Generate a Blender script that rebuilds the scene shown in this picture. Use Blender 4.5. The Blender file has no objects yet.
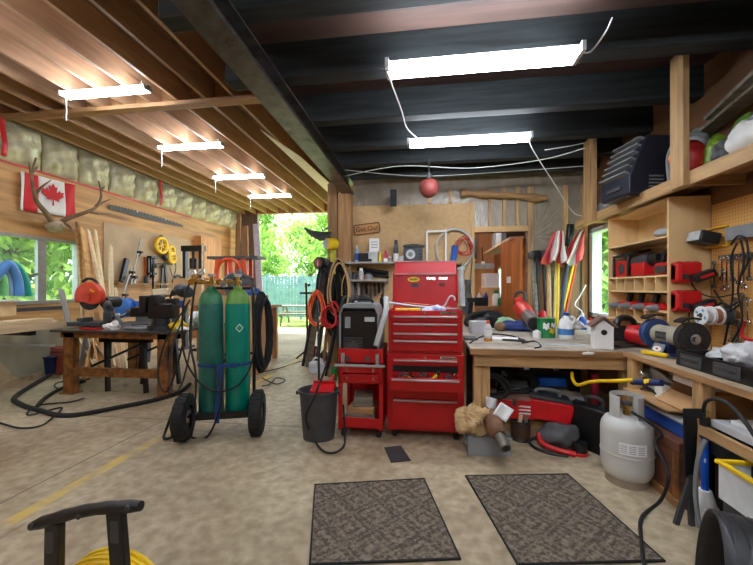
import bpy, bmesh, math, random
from mathutils import Vector as V, Matrix, Euler
R = math.radians
SC = bpy.context.scene
C = SC.collection
rnd = random.Random(11)

# ------------------------------------------------------------------ camera
FPX, TH, HZ, CH = 356.0, R(7.76), 288.0, 1.34      # focal length in pixels, yaw, horizon row, eye height
cs, sn = math.cos(TH), math.sin(TH)
def ray(px, py):
    u = (px-376.5)/FPX
    return V((u*cs-sn, u*sn+cs, (HZ-py)/FPX))
def A(px, py, Y):                                   # point on the plane y = Y
    d = ray(px, py); k = Y/d.y
    return V((d.x*k, Y, CH+d.z*k))
def B(px, py, X):                                   # point on the plane x = X
    d = ray(px, py); k = X/d.x
    return V((X, d.y*k, CH+d.z*k))
def F(px, py, z=0.0):                               # point on the plane z = z
    d = ray(px, py); k = (z-CH)/d.z
    return V((d.x*k, d.y*k, z))
cd = bpy.data.cameras.new('camera'); cam = bpy.data.objects.new('camera', cd); C.objects.link(cam)
cam.location = (0, 0, CH); cam.rotation_euler = (R(90), 0, TH)
cd.sensor_width = 36; cd.sensor_fit = 'HORIZONTAL'; cd.lens = 36*FPX/753
cd.shift_y = (HZ-282.5)/753; cd.clip_start = .05; cd.clip_end = 300
SC.camera = cam

# ------------------------------------------------------------------ mesh builder
def rotm(rx=0, ry=0, rz=0):
    return Euler((R(rx), R(ry), R(rz)), 'XYZ').to_matrix().to_4x4()
class M:
    def __init__(s): s.bm = bmesh.new(); s.mi = 0
    def _v(s, co): return s.bm.verts.new(co)
    def _f(s, vs):
        try:
            f = s.bm.faces.new(vs); f.material_index = s.mi; return f
        except ValueError: return None
    def box(s, c, d, rot=None, taper=1.0):
        h = V(d)*.5; c = V(c); q = []
        for z in (-1, 1):
            t = taper if z > 0 else 1
            for x, y in ((-1,-1),(1,-1),(1,1),(-1,1)):
                p = V((x*h.x*t, y*h.y*t, z*h.z))
                if rot: p = rot @ p
                q.append(s._v(c+p))
        for i in ((3,2,1,0),(4,5,6,7),(0,1,5,4),(1,2,6,5),(2,3,7,6),(3,0,4,7)): s._f([q[k] for k in i])
        return s
    def bb(s, x0, x1, y0, y1, z0, z1):
        return s.box(((x0+x1)/2,(y0+y1)/2,(z0+z1)/2), (abs(x1-x0),abs(y1-y0),abs(z1-z0)))
    def bar(s, p0, p1, w, h, up=(0,0,1)):           # a board of section w x h from p0 to p1
        p0, p1 = V(p0), V(p1); d = p1-p0; L = d.length; d.normalize()
        u = V(up)
        if abs(d.dot(u)) > .98: u = V((0,1,0)) if abs(d.y) < .9 else V((1,0,0))
        x = d.cross(u).normalized(); u = x.cross(d)
        m = Matrix((x, d, u)).transposed().to_4x4()
        return s.box((p0+p1)/2, (w, L, h), m)
    def tube(s, pts, r, n=8, closed=False):
        P = [V(p) for p in pts]; N = len(P)
        rs = r if isinstance(r, (list, tuple)) else [r]*N
        T = []
        for i in range(N):
            a = P[i-1] if (i or closed) else P[0]; b = P[(i+1) % N] if (i < N-1 or closed) else P[-1]
            t = (b-a); T.append(t.normalized() if t.length > 1e-9 else V((0,0,1)))
        nrm = T[0].orthogonal().normalized(); rings = []
        for i in range(N):
            nrm = nrm - T[i]*nrm.dot(T[i])
            nrm = nrm.normalized() if nrm.length > 1e-6 else T[i].orthogonal().normalized()
            bi = T[i].cross(nrm)
            rings.append([s._v(P[i]+(nrm*math.cos(2*math.pi*k/n)+bi*math.sin(2*math.pi*k/n))*rs[i]) for k in range(n)])
        for i in range(N-1 if not closed else N):
            a, b = rings[i], rings[(i+1) % N]
            for k in range(n): s._f([a[k], a[(k+1)%n], b[(k+1)%n], b[k]])
        if not closed: s._f(rings[0][::-1]); s._f(rings[-1])
        return s
    def cyl(s, p0, p1, r0, r1=None, n=20): return s.tube([p0, p1], [r0, r0 if r1 is None else r1], n)
    def lathe(s, prof, c=(0,0,0), rot=None, n=28):
        c = V(c); rings = []
        for r, z in prof:
            if r < 1e-6:
                p = V((0,0,z)); p = rot @ p if rot else p; rings.append([s._v(c+p)])
            else:
                q = []
                for k in range(n):
                    a = 2*math.pi*k/n; p = V((r*math.cos(a), r*math.sin(a), z)); p = rot @ p if rot else p; q.append(s._v(c+p))
                rings.append(q)
        for a, b in zip(rings, rings[1:]):
            for k in range(n):
                if len(a) == 1 and len(b) == 1: break
                if len(a) == 1: s._f([a[0], b[(k+1)%n], b[k]][::-1])
                elif len(b) == 1: s._f([a[k], a[(k+1)%n], b[0]])
                else: s._f([a[k], a[(k+1)%n], b[(k+1)%n], b[k]])
        return s
    def prism(s, poly, h, mtx=None, c=(0,0,0)):     # polygon in local xy extruded along local z
        c = V(c); lo, hi = [], []
        for x, y in poly:
            a, b = V((x,y,0)), V((x,y,h))
            if mtx: a, b = mtx @ a, mtx @ b
            lo.append(s._v(c+a)); hi.append(s._v(c+b))
        s._f(lo[::-1]); s._f(hi); n = len(lo)
        for k in range(n): s._f([lo[k], lo[(k+1)%n], hi[(k+1)%n], hi[k]])
        return s
    def sph(s, c, r, n=16, m=10, rot=None):
        r = V(r) if isinstance(r, (tuple, list)) else V((r,r,r))
        c = V(c); rings = []
        for i in range(m+1):
            t = math.pi*i/m
            if i in (0, m):
                p = V((0,0,r.z*math.cos(t))); rings.append([s._v(c+(rot @ p if rot else p))])
            else:
                q = []
                for k in range(n):
                    p = V((r.x*math.sin(t)*math.cos(2*math.pi*k/n), r.y*math.sin(t)*math.sin(2*math.pi*k/n), r.z*math.cos(t)))
                    q.append(s._v(c+(rot @ p if rot else p)))
                rings.append(q)
        for a, b in zip(rings, rings[1:]):
            for k in range(n):
                if len(a) == 1: s._f([a[0], b[k], b[(k+1)%n]])
                elif len(b) == 1: s._f([a[k], b[0], a[(k+1)%n]])
                else: s._f([a[k], b[k], b[(k+1)%n], a[(k+1)%n]])
        return s
    def grid(s, nx, ny, f):                          # f(i/nx, j/ny) -> point
        g = [[s._v(f(i/nx, j/ny)) for j in range(ny+1)] for i in range(nx+1)]
        for i in range(nx):
            for j in range(ny): s._f([g[i][j], g[i+1][j], g[i+1][j+1], g[i][j+1]])
        return s
    def blob(s, c, r, amp=.25, seed=0, n=18, m=12, rot=None, flat=None, fine=0.0):   # a crumpled closed lump
        q = random.Random(seed); k0 = len(s.bm.verts)
        s.sph(c, r, n, m, rot); s.bm.verts.ensure_lookup_table()
        w = [(V((q.uniform(-1,1), q.uniform(-1,1), q.uniform(-1,1))).normalized()*q.uniform(3,9), q.uniform(0,6)) for _ in range(7)]
        c = V(c)
        w2 = [(V((q.uniform(-1,1), q.uniform(-1,1), q.uniform(-1,1))).normalized()*q.uniform(9,20), q.uniform(0,6)) for _ in range(6)]
        for v in list(s.bm.verts)[k0:]:
            d = v.co-c; u = d.normalized(); t = sum(math.sin(u.dot(a)+b) for a, b in w)/7
            t2 = sum(1-2*abs(math.sin(u.dot(a)+b)) for a, b in w2)/6
            v.co = c+d*(1+amp*t+fine*t2)
            if flat is not None and v.co.z < flat: v.co.z = flat
        return s

def curve(pts, k=6, closed=False):                   # Catmull-Rom through points
    P = [V(p) for p in pts]; out = []; N = len(P)
    for i in range(N if closed else N-1):
        if closed: a, b, c, d = P[i-1], P[i], P[(i+1)%N], P[(i+2)%N]
        else: a, b, c, d = P[max(i-1,0)], P[i], P[i+1], P[min(i+2,N-1)]
        for j in range(k):
            t = j/k
            out.append(.5*((2*b)+(c-a)*t+(2*a-5*b+4*c-d)*t*t+(3*b-a-3*c+d)*t**3))
    if not closed: out.append(P[-1])
    return out
def arc(c, r, a0, a1, n=16, ax='xz'):
    o = []
    for i in range(n+1):
        a = R(a0+(a1-a0)*i/n); p, q = r*math.cos(a), r*math.sin(a)
        o.append(V(c)+(V((p,0,q)) if ax == 'xz' else V((p,q,0)) if ax == 'xy' else V((0,p,q))))
    return o

def _wm(o):
    m = Matrix.Translation(o.location) @ o.rotation_euler.to_matrix().to_4x4()
    return _wm(o.parent) @ m if o.parent else m
def obj(name, b, mats, parent=None, bev=0, smooth=True, ang=40, world=False, sub=0, solid=0):
    me = bpy.data.meshes.new(name); bm = b.bm
    bmesh.ops.recalc_face_normals(bm, faces=bm.faces[:])
    bm.to_mesh(me); bm.free()
    o = bpy.data.objects.new(name, me); C.objects.link(o)
    for m in (mats if isinstance(mats, (list, tuple)) else [mats]): me.materials.append(m)
    if parent:
        if world: me.transform(_wm(parent).inverted())
        o.parent = parent
    elif len(me.vertices):
        lo = [min(v.co[i] for v in me.vertices) for i in range(3)]; hi = [max(v.co[i] for v in me.vertices) for i in range(3)]
        c = V(((lo[0]+hi[0])/2, (lo[1]+hi[1])/2, lo[2]))
        me.transform(Matrix.Translation(-c)); o.location = c
    if smooth:
        for p in me.polygons: p.use_smooth = True
        me.set_sharp_from_angle(angle=R(ang))
    if solid: q = o.modifiers.new('solid', 'SOLIDIFY'); q.thickness = solid; q.offset = 0
    if sub: q = o.modifiers.new('sub', 'SUBSURF'); q.levels = q.render_levels = sub
    if bev:
        q = o.modifiers.new('bevel', 'BEVEL'); q.width = bev; q.segments = 2; q.limit_method = 'ANGLE'; q.angle_limit = R(35)
    return o
def tag(o, label=None, cat=None, group=None, kind=None):
    if label: o['label'] = label
    if cat: o['category'] = cat
    if group: o['group'] = group
    if kind: o['kind'] = kind
    return o
def thing(name, label, cat, loc=(0,0,0), rz=0, group=None, rx=0, ry=0):
    o = bpy.data.objects.new(name, None); C.objects.link(o); o.empty_display_size = .05
    o.location = loc; o.rotation_euler = (R(rx), R(ry), R(rz))
    return tag(o, label, cat, group)
def one(name, b, mats, label, cat, group=None, **k): return tag(obj(name, b, mats, **k), label, cat, group)
def struct(name, b, mats, parent=None, **k):
    o = obj(name, b, mats, parent, **k)
    if not parent: o['kind'] = 'structure'
    return o
def dup(r, loc, rz=None, label=None, group=None):
    n = r.copy(); C.objects.link(n); n.location = loc
    if rz is not None: n.rotation_euler = (r.rotation_euler.x, r.rotation_euler.y, R(rz))
    if label: n['label'] = label
    if group: n['group'] = group
    def kids(a, b):
        for ch in list(a.children):
            if ch.name in NEW: continue
            c = ch.copy(); C.objects.link(c); NEW.add(c.name); c.parent = b; kids(ch, c)
    NEW = set(); kids(r, n)
    return n

# ------------------------------------------------------------------ materials
def lin(c):
    c = [x/255 for x in c]
    return tuple((x/12.92 if x <= .04045 else ((x+.055)/1.055)**2.4) for x in c)+(1,)
def mul(c, k): return tuple(min(1, x*k) for x in c[:3])+(1,)
def nodes(name):
    m = bpy.data.materials.new(name); m.use_nodes = True; nt = m.node_tree
    return m, nt, nt.nodes['Principled BSDF']
def mat(name, rgb, rough=.55, metal=0, var=.14, sc=6, bump=0, bsc=60, coat=0, stretch=None, dirt=None, dsc=3, dth=.55):
    m, nt, p = nodes(name); N, L = nt.nodes, nt.links; c = lin(rgb)
    tc = N.new('ShaderNodeTexCoord'); src = tc.outputs['Object']
    if stretch:
        mp = N.new('ShaderNodeMapping'); mp.inputs['Scale'].default_value = stretch; L.new(src, mp.inputs[0]); src = mp.outputs[0]
    nz = N.new('ShaderNodeTexNoise'); nz.inputs['Scale'].default_value = sc; nz.inputs['Detail'].default_value = 5; L.new(src, nz.inputs[0])
    rp = N.new('ShaderNodeValToRGB'); e = rp.color_ramp.elements
    e[0].position, e[1].position = .3, .72; e[0].color, e[1].color = mul(c, 1-var*1.6), mul(c, 1+var)
    L.new(nz.outputs[0], rp.inputs[0]); out = rp.outputs[0]
    if dirt:
        n2 = N.new('ShaderNodeTexNoise'); n2.inputs['Scale'].default_value = dsc; n2.inputs['Detail'].default_value = 8; L.new(src, n2.inputs[0])
        r2 = N.new('ShaderNodeValToRGB'); r2.color_ramp.elements[0].position = dth; r2.color_ramp.elements[1].position = dth+.16; L.new(n2.outputs[0], r2.inputs[0])
        mx = N.new('ShaderNodeMix'); mx.data_type = 'RGBA'; L.new(r2.outputs[0], mx.inputs[0]); L.new(out, mx.inputs[6]); mx.inputs[7].default_value = lin(dirt); out = mx.outputs[2]
    L.new(out, p.inputs['Base Color']); p.inputs['Roughness'].default_value = rough; p.inputs['Metallic'].default_value = metal
    if coat: p.inputs['Coat Weight'].default_value = coat
    if bump:
        nb = N.new('ShaderNodeTexNoise'); nb.inputs['Scale'].default_value = bsc; nb.inputs['Detail'].default_value = 4; L.new(src, nb.inputs[0])
        bp = N.new('ShaderNodeBump'); bp.inputs['Strength'].default_value = bump; bp.inputs['Distance'].default_value = .01
        L.new(nb.outputs[0], bp.inputs['Height']); L.new(bp.outputs[0], p.inputs['Normal'])
    return m
def wood(name, rgb, ax='z', rough=.6, var=.24, sc=9, knots=True, rand=.25, bump=.1):
    m, nt, p = nodes(name); N, L = nt.nodes, nt.links; c = lin(rgb)
    tc = N.new('ShaderNodeTexCoord'); oi = N.new('ShaderNodeObjectInfo')
    ad = N.new('ShaderNodeVectorMath'); ad.operation = 'MULTIPLY_ADD'; ad.inputs[1].default_value = (7,7,7)
    cb = N.new('ShaderNodeCombineXYZ')
    for k in range(3): L.new(oi.outputs['Random'], cb.inputs[k])
    L.new(cb.outputs[0], ad.inputs[0]); L.new(tc.outputs['Object'], ad.inputs[2])
    mp = N.new('ShaderNodeMapping'); s = [sc, sc, sc]; s['xyz'.index(ax)] = sc*.09; mp.inputs['Scale'].default_value = s; L.new(ad.outputs[0], mp.inputs[0])
    nz = N.new('ShaderNodeTexNoise'); nz.inputs['Scale'].default_value = 2.2; nz.inputs['Detail'].default_value = 6; nz.inputs['Distortion'].default_value = .6; L.new(mp.outputs[0], nz.inputs[0])
    rp = N.new('ShaderNodeValToRGB'); e = rp.color_ramp.elements; e[0].position, e[1].position = .3, .7
    e[0].color, e[1].color = mul(c, 1-var*1.7), mul(c, 1+var*.7); L.new(nz.outputs[0], rp.inputs[0]); out = rp.outputs[0]
    if knots:
        vo = N.new('ShaderNodeTexVoronoi'); vo.inputs['Scale'].default_value = .55; L.new(mp.outputs[0], vo.inputs[0])
        r2 = N.new('ShaderNodeValToRGB'); r2.color_ramp.elements[0].position = .05; r2.color_ramp.elements[1].position = .13
        r2.color_ramp.elements[0].color = (.35,.25,.18,1); r2.color_ramp.elements[1].color = (1,1,1,1); L.new(vo.outputs['Distance'], r2.inputs[0])
        mx = N.new('ShaderNodeMix'); mx.data_type = 'RGBA'; mx.blend_type = 'MULTIPLY'; mx.inputs[0].default_value = .8
        L.new(out, mx.inputs[6]); L.new(r2.outputs[0], mx.inputs[7]); out = mx.outputs[2]
    hv = N.new('ShaderNodeHueSaturation'); mr = N.new('ShaderNodeMapRange'); mr.inputs[3].default_value = 1-rand; mr.inputs[4].default_value = 1+rand*.6
    L.new(oi.outputs['Random'], mr.inputs[0]); L.new(mr.outputs[0], hv.inputs['Value']); L.new(out, hv.inputs['Color'])
    L.new(hv.outputs[0], p.inputs['Base Color']); p.inputs['Roughness'].default_value = rough
    bp = N.new('ShaderNodeBump'); bp.inputs['Strength'].default_value = bump; bp.inputs['Distance'].default_value = .006
    L.new(nz.outputs[0], bp.inputs['Height']); L.new(bp.outputs[0], p.inputs['Normal'])
    return m
def emit(name, rgb, s):
    m = bpy.data.materials.new(name); m.use_nodes = True; nt = m.node_tree; nt.nodes.clear()
    e = nt.nodes.new('ShaderNodeEmission'); e.inputs[0].default_value = lin(rgb); e.inputs[1].default_value = s
    o = nt.nodes.new('ShaderNodeOutputMaterial'); nt.links.new(e.outputs[0], o.inputs[0]); return m
def glassy(name, rgb=(235,245,245), clear=.85, rough=.03):
    m = bpy.data.materials.new(name); m.use_nodes = True; nt = m.node_tree; nt.nodes.clear(); N, L = nt.nodes, nt.links
    t = N.new('ShaderNodeBsdfTransparent'); t.inputs[0].default_value = lin(rgb)
    g = N.new('ShaderNodeBsdfPrincipled'); g.inputs['Base Color'].default_value = lin(rgb); g.inputs['Roughness'].default_value = rough
    x = N.new('ShaderNodeMixShader'); x.inputs[0].default_value = 1-clear
    o = N.new('ShaderNodeOutputMaterial'); L.new(t.outputs[0], x.inputs[1]); L.new(g.outputs[0], x.inputs[2]); L.new(x.outputs[0], o.inputs[0]); return m

K = {}
for a in 'xyz':
    K['pine_'+a] = wood('pine_'+a, (214,172,118), a)
    K['old_'+a] = wood('old_pine_'+a, (178,134,88), a)
    K['pale_'+a] = wood('pale_wood_'+a, (232,206,166), a, rand=.1, knots=False, var=.12)
    K['dark_'+a] = wood('dark_timber_'+a, (52,52,54), a, var=.35, knots=False, rough=.7)
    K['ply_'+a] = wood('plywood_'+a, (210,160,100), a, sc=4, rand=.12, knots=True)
    K['birch_'+a] = wood('birch_ply_'+a, (230,196,142), a, sc=3, rand=.05, knots=False, var=.1)
    K['rust_'+a] = mat('rusty_steel_'+a, (150,98,48), .6, .2, .35, 14, .3, dirt=(74,50,32), dsc=5)
K['joist'] = wood('joist_wood', (180,142,110), 'y', rand=.2, var=.16)
K['timber'] = wood('painted_timber', (42,48,50), 'x', var=.4, knots=False, rough=.75)
K['steel'] = mat('worn_steel', (110,108,106), .38, .75, .25, 9, .15, dirt=(70,60,52), dsc=6)
K['black'] = mat('black_plastic', (26,27,29), .42, 0, .2, 12)
K['satin'] = mat('black_painted_steel', (32,32,34), .35, .3, .2, 10)
K['rubber'] = mat('black_rubber', (28,28,28), .75, 0, .25, 25, .2)
K['dgrey'] = mat('dark_grey_plastic', (66,67,70), .5, 0, .15, 10)
K['grey'] = mat('grey_plastic', (135,138,140), .5)
K['lgrey'] = mat('light_grey_paint', (190,192,192), .45)
K['white'] = mat('white_plastic', (235,235,232), .45, 0, .05)
K['paper'] = mat('white_paper', (238,238,235), .8, 0, .05)
K['chrome'] = mat('chrome', (205,207,210), .2, 1, .05)
K['red'] = mat('red_enamel', (186,9,18), .45, 0, .1, 5, dirt=(120,8,14), dsc=7, dth=.66)
K['redp'] = mat('red_plastic', (206,26,30), .4, 0, .08)
K['orange'] = mat('orange_paint', (222,78,26), .4, 0, .1)
K['yellow'] = mat('yellow_plastic', (242,200,24), .42, 0, .08)
K['blue'] = mat('blue_plastic', (28,84,178), .45, 0, .12)
K['navy'] = mat('navy_plastic', (28,48,98), .45, 0, .12)
K['green'] = mat('green_label', (18,122,62), .4, 0, .12)
K['card'] = mat('cardboard', (196,152,104), .8, 0, .08)
K['brass'] = mat('brass', (200,158,76), .3, 1, .1)
K['tube'] = emit('fluorescent_tube', (234,243,255), 26)
K['glass'] = glassy('window_glass', (240,248,246), .93)
K['clear'] = glassy('clear_plastic', (226,232,236), .72, .15)
K['bag'] = glassy('clear_poly_bag', (240,240,242), .35, .12)
# ================================================================== SETTING
XL, XR, YB, YE = -6.2, 2.28, 5.4, 11.4
def floor_mat():
    m, nt, p = nodes('stained_concrete'); N, L = nt.nodes, nt.links
    tc = N.new('ShaderNodeTexCoord')
    def noise(s, d=6, dist=0):
        n = N.new('ShaderNodeTexNoise'); n.inputs['Scale'].default_value = s; n.inputs['Detail'].default_value = d; n.inputs['Distortion'].default_value = dist
        L.new(tc.outputs['Object'], n.inputs[0]); return n.outputs[0]
    def ramp(src, a, b, ca, cb):
        r = N.new('ShaderNodeValToRGB'); r.color_ramp.elements[0].position = a; r.color_ramp.elements[1].position = b
        r.color_ramp.elements[0].color = ca; r.color_ramp.elements[1].color = cb; L.new(src, r.inputs[0]); return r.outputs[0]
    def mix(f, a, b, bl='MIX'):
        x = N.new('ShaderNodeMix'); x.data_type = 'RGBA'; x.blend_type = bl
        for s, k in ((f,0),(a,6),(b,7)):
            if hasattr(s, 'is_output'): L.new(s, x.inputs[k])
            else: x.inputs[k].default_value = s
        return x.outputs[2]
    base = ramp(noise(1.1, 9, .4), .32, .7, lin((172,153,124)), lin((220,203,172)))
    base = mix(ramp(noise(14, 8), .35, .75, (0,0,0,1), (1,1,1,1)), mix(1.0, base, lin((205,200,192)), 'MULTIPLY'), base)
    base = mix(ramp(noise(.75, 5, .8), .54, .72, (0,0,0,1), (.55,.55,.55,1)), base, lin((132,100,66)))
    base = mix(ramp(noise(2.6, 8, 1), .62, .7, (0,0,0,1), (.5,.5,.5,1)), base, lin((96,82,68)))
    sp = N.new('ShaderNodeSeparateXYZ'); L.new(tc.outputs['Object'], sp.inputs[0])
    def band(c, w, ax='X'):
        a = N.new('ShaderNodeMath'); a.operation = 'SUBTRACT'; L.new(sp.outputs[ax], a.inputs[0]); a.inputs[1].default_value = c
        b = N.new('ShaderNodeMath'); b.operation = 'ABSOLUTE'; L.new(a.outputs[0], b.inputs[0])
        d = N.new('ShaderNodeMath'); d.operation = 'LESS_THAN'; L.new(b.outputs[0], d.inputs[0]); d.inputs[1].default_value = w; return d.outputs[0]
    def times(a, b):
        t = N.new('ShaderNodeMath'); t.operation = 'MULTIPLY'; L.new(a, t.inputs[0]); L.new(b, t.inputs[1]); return t.outputs[0]
    wear = ramp(noise(3.2, 9), .36, .56, (0,0,0,1), (.85,.85,.85,1))
    base = mix(times(band(YX, .045), wear), base, lin((222,190,84)))
    for c, ax in ((-2.62,'X'), (3.3,'Y'), (7.2,'Y')): base = mix(band(c, .006, ax), base, lin((96,86,74)))
    L.new(base, p.inputs['Base Color']); p.inputs['Roughness'].default_value = .55
    bp = N.new('ShaderNodeBump'); bp.inputs['Strength'].default_value = .25; bp.inputs['Distance'].default_value = .01
    L.new(noise(30, 6), bp.inputs['Height']); L.new(bp.outputs[0], p.inputs['Normal'])
    return m
o = bpy.data.objects.new
# floor slab: origin kept at the world origin so the paint line and joints fall where they are
YX = -2.36
me = bpy.data.meshes.new('floor'); b = M(); b.bb(XL-.2, XR+.2, -4, YE+.15, -.12, 0); b.bm.to_mesh(me); b.bm.free()
fl = bpy.data.objects.new('floor', me); C.objects.link(fl); me.materials.append(floor_mat()); fl['kind'] = 'structure'
K['grass'] = mat('lawn', (132,158,70), .9, 0, .35, 3, .5, 40, dirt=(196,190,120), dsc=.6, dth=.5)
b = M(); b.grid(60, 60, lambda i, j: V((-60+120*i, -60+120*j, -.14+.06*math.sin(i*60)*math.cos(j*47))))
struct('ground', b, K['grass'])

b = M(); b.bb(XL-.12, XR+.1, -4.12, -4.0, 0, 4.12); struct('wall_front', b, K['ply_x'])  # unseen wall added to keep open-end daylight from washing out contrast
# ---- left wall with its sliding window
WY0, WY1, WZ0, WZ1 = 3.3, 5.66, 1.08, 2.17
b = M()
for y0, y1, z0, z1 in ((-4,WY0,0,4.16),(WY1,YE,0,4.16),(WY0,WY1,0,WZ0),(WY0,WY1,WZ1,4.16)): b.bb(XL-.12, XL, y0, y1, z0, z1)
wl = struct('wall_left', b, K['ply_y'])
g = A(103, 300, 1); yj = B(103, 240, XL).y
b = M(); b.bb(XL, XL+.015, yj, 8.75, 1.5, 2.62); tag(obj('wall_panel', b, mat('grey_tan_sheet', (186,160,126), .7, 0, .1, 3), wl, world=True), 'large grey-tan sheet')
b = M(); b.bb(XL, XL+.2, 8.9, 9.9, .0, 2.75); obj('boxed_panel', b, wood('orange_ply', (214,150,88), 'z', sc=4, rand=0), wl, world=True)
b = M(); b.bb(XL, XL+.02, -4, 8.75, 3.21, 3.235); tag(obj('tape_line', b, K['redp'], wl, world=True), 'thin red tape along the top edge')
w1 = thing('window_1', None, None, (XL, WY0, WZ0)); w1['kind'] = 'structure'
K['frame'] = mat('grey_window_frame', (150,150,146), .5)
b = M()
for y0, y1, z0, z1 in ((WY0,WY1,WZ0,WZ0+.06),(WY0,WY1,WZ1-.05,WZ1),(WY1-.05,WY1,WZ0,WZ1),(WY0,WY0+.05,WZ0,WZ1)): b.bb(XL-.1, XL+.02, y0, y1, z0, z1)
obj('window_frame', b, K['frame'], w1, world=True, bev=.004)
b = M(); b.bb(XL-.06, XL+.005, 4.96, 5.09, WZ0+.06, WZ1-.05); obj('mullion', b, K['frame'], w1, world=True, bev=.004)
for y0, y1 in ((WY0+.05,4.96),(5.09,WY1-.05)):
    b = M(); b.bb(XL-.05, XL-.044, y0, y1, WZ0+.06, WZ1-.05); obj('pane', b, K['glass'], w1, world=True)

# ---- insulation between the studs at the top of the left wall
K['insul'] = mat('poly_faced_insulation', (214,210,176), .25, 0, .3, 2.5, .9, 9, dirt=(164,168,112), dsc=3, dth=.5)
ordn = ['first','second','third','fourth','fifth','sixth','seventh','eighth','ninth','tenth','eleventh','twelfth','thirteenth']
yy = 3.77
for k in range(12):
    y0, y1 = yy+.62*k, yy+.62*(k+1)-.03; q = random.Random(k); ph = [q.uniform(0,6) for _ in range(5)]
    def f(i, j):
        e = (1-(2*i-1)**6)*(1-(2*j-1)**4); w = .025*math.sin(9*i+ph[0]+5*j)+.018*math.sin(17*j+ph[1]-7*i)+.012*math.sin(23*i+11*j+ph[2])
        return V((XL+.02+e*(.13+w), y0+(y1-y0)*i, 3.24+.62*j))
    b = M(); b.grid(22, 22, f)
    one('insulation_batt', b, K['insul'], f'{ordn[k]} insulation batt from the near end along the top of the window wall', 'insulation', 'insulation batts along the window wall', ang=180)
for k, y in enumerate((yy+.62*1, yy+.62*6)):
    b = M(); b.grid(2, 10, lambda i, j: V((XL+.16+.02*math.sin(j*6), y-.05+.07*i, 3.25+.58*j)))
    one('tape_strip', b, K['redp'], ('red sealing tape strip over insulation above the big red and white flag', 'red sealing tape strip on insulation above the black toothed saw')[k], 'tape', solid=.004)

# ---- far end of the left wing
b = M(); b.bb(XL-.12, -5.62, YE, YE+.12, 0, 4.12); struct('wall_far', b, wood('grey_boards', (120,98,82), 'z', sc=5, rand=0))
b = M(); b.bb(-5.62, -1.1, YE-.05, YE+.12, 3.84, 4.12); struct('trim_1', b, K['old_x'])
b = M(); b.bb(-1.12, -1.0, YB+.1, YE, 0, 4.12); struct('wall_middle', b, K['ply_y'])
# ---- ceiling of the left wing
b = M(); b.bb(XL-.12, -1.05, -4.1, YE+.2, 4.13, 4.18); cl = struct('ceiling_left', b, wood('brown_roof_deck', (120,84,66), 'x', sc=4, rand=0))
b0 = M(); b0.bb(-.021, .021, -4, YE, 3.845, 4.14)
r0 = None
for k in range(12):
    x = -6.08+.4*k
    if r0 is None: r0 = obj('rafter', b0, K['joist'], cl)
    else: r = r0.copy(); C.objects.link(r); r.parent = cl; r0 = r0; 
    (r0 if k == 0 else r).location = V((x, 0, 0))-cl.location
for k in range(11):
    b = M(); b.bb(-6.06+.4*k, -5.70+.4*k, 4.55, 4.59, 3.85, 4.13); obj('blocking', b, K['old_x'], cl, world=True)
b = M(); b.bb(XL, -1.3, 4.35, 4.44, 3.79, 3.845); obj('cross_strap', b, K['old_x'], cl, world=True)

b = M(); b.prism([(-2.57,5.3),(-2.34,6.5),(-2.2,9.2),(-2.5,9.2)], .012, None, (0,0,3.828)); tag(obj('ceiling_panel', b, K['paper'], cl, world=True), 'white strip panel')
# ---- ceiling of the main bay: painted timbers on a steel beam
ZT = 2.92
b = M(); b.bb(-1.5, XR+.1, -4.1, YB+.1, ZT+.26, ZT+.31); cm = struct('ceiling', b, wood('dark_roof_boards', (74,54,46), 'x', sc=4, rand=0, var=.3))
b = M(); b.bb(-1.08, -1.04, -4, YB, ZT+.31, 4.1); struct('wall_upper', b, K['old_y'])
for k, (y, x0, w, h) in enumerate(((-3.2,-1.3,.14,.25),(-2.5,-1.3,.14,.25),(-1.85,-1.3,.14,.25),(-1.2,-1.3,.14,.25),(-.55,-1.3,.14,.25),(.1,-1.3,.14,.25),(.75,-1.5,.14,.25),(1.36,-1.45,.13,.25),(2.02,-1.55,.13,.25),(2.68,-1.52,.13,.25),(3.39,-1.4,.12,.25),(4.05,-1.3,.12,.25),(4.62,-1.25,.12,.25),(5.15,-1.2,.12,.25))):
    b = M(); b.bb(x0, XR, y-w, y, ZT, ZT+h+.02)
    obj('timber_beam', b, K['timber'], cm, world=True, bev=.008)
st = thing('steel_beam', 'long grey steel I-beam running under the ceiling timbers towards the post', 'beam', (-1.15, 2, ZT-.16))
b = M(); b.bb(-1.245,-1.06,-4,5.32,ZT-.16,ZT-.145); obj('bottom_flange', b, K['steel'], st, world=True)
b = M(); b.bb(-1.245,-1.06,-4,5.32,ZT-.015,ZT); obj('top_flange', b, K['steel'], st, world=True)
b = M(); b.bb(-1.16,-1.145,-4,5.32,ZT-.145,ZT-.015); obj('web', b, K['steel'], st, world=True)
for k, (x0, x1, zt) in enumerate(((-1.46,-1.31,ZT),(-1.3,-1.1,ZT-.16))):
    b = M(); b.bb(x0, x1, YB-.18, YB-.03, 0, zt)
    one('timber_post', b, K['old_z'], ('narrow rough timber post left of the wider post under the steel beam','wide rough timber post holding up the end of the steel beam')[k], 'post', bev=.012)

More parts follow.
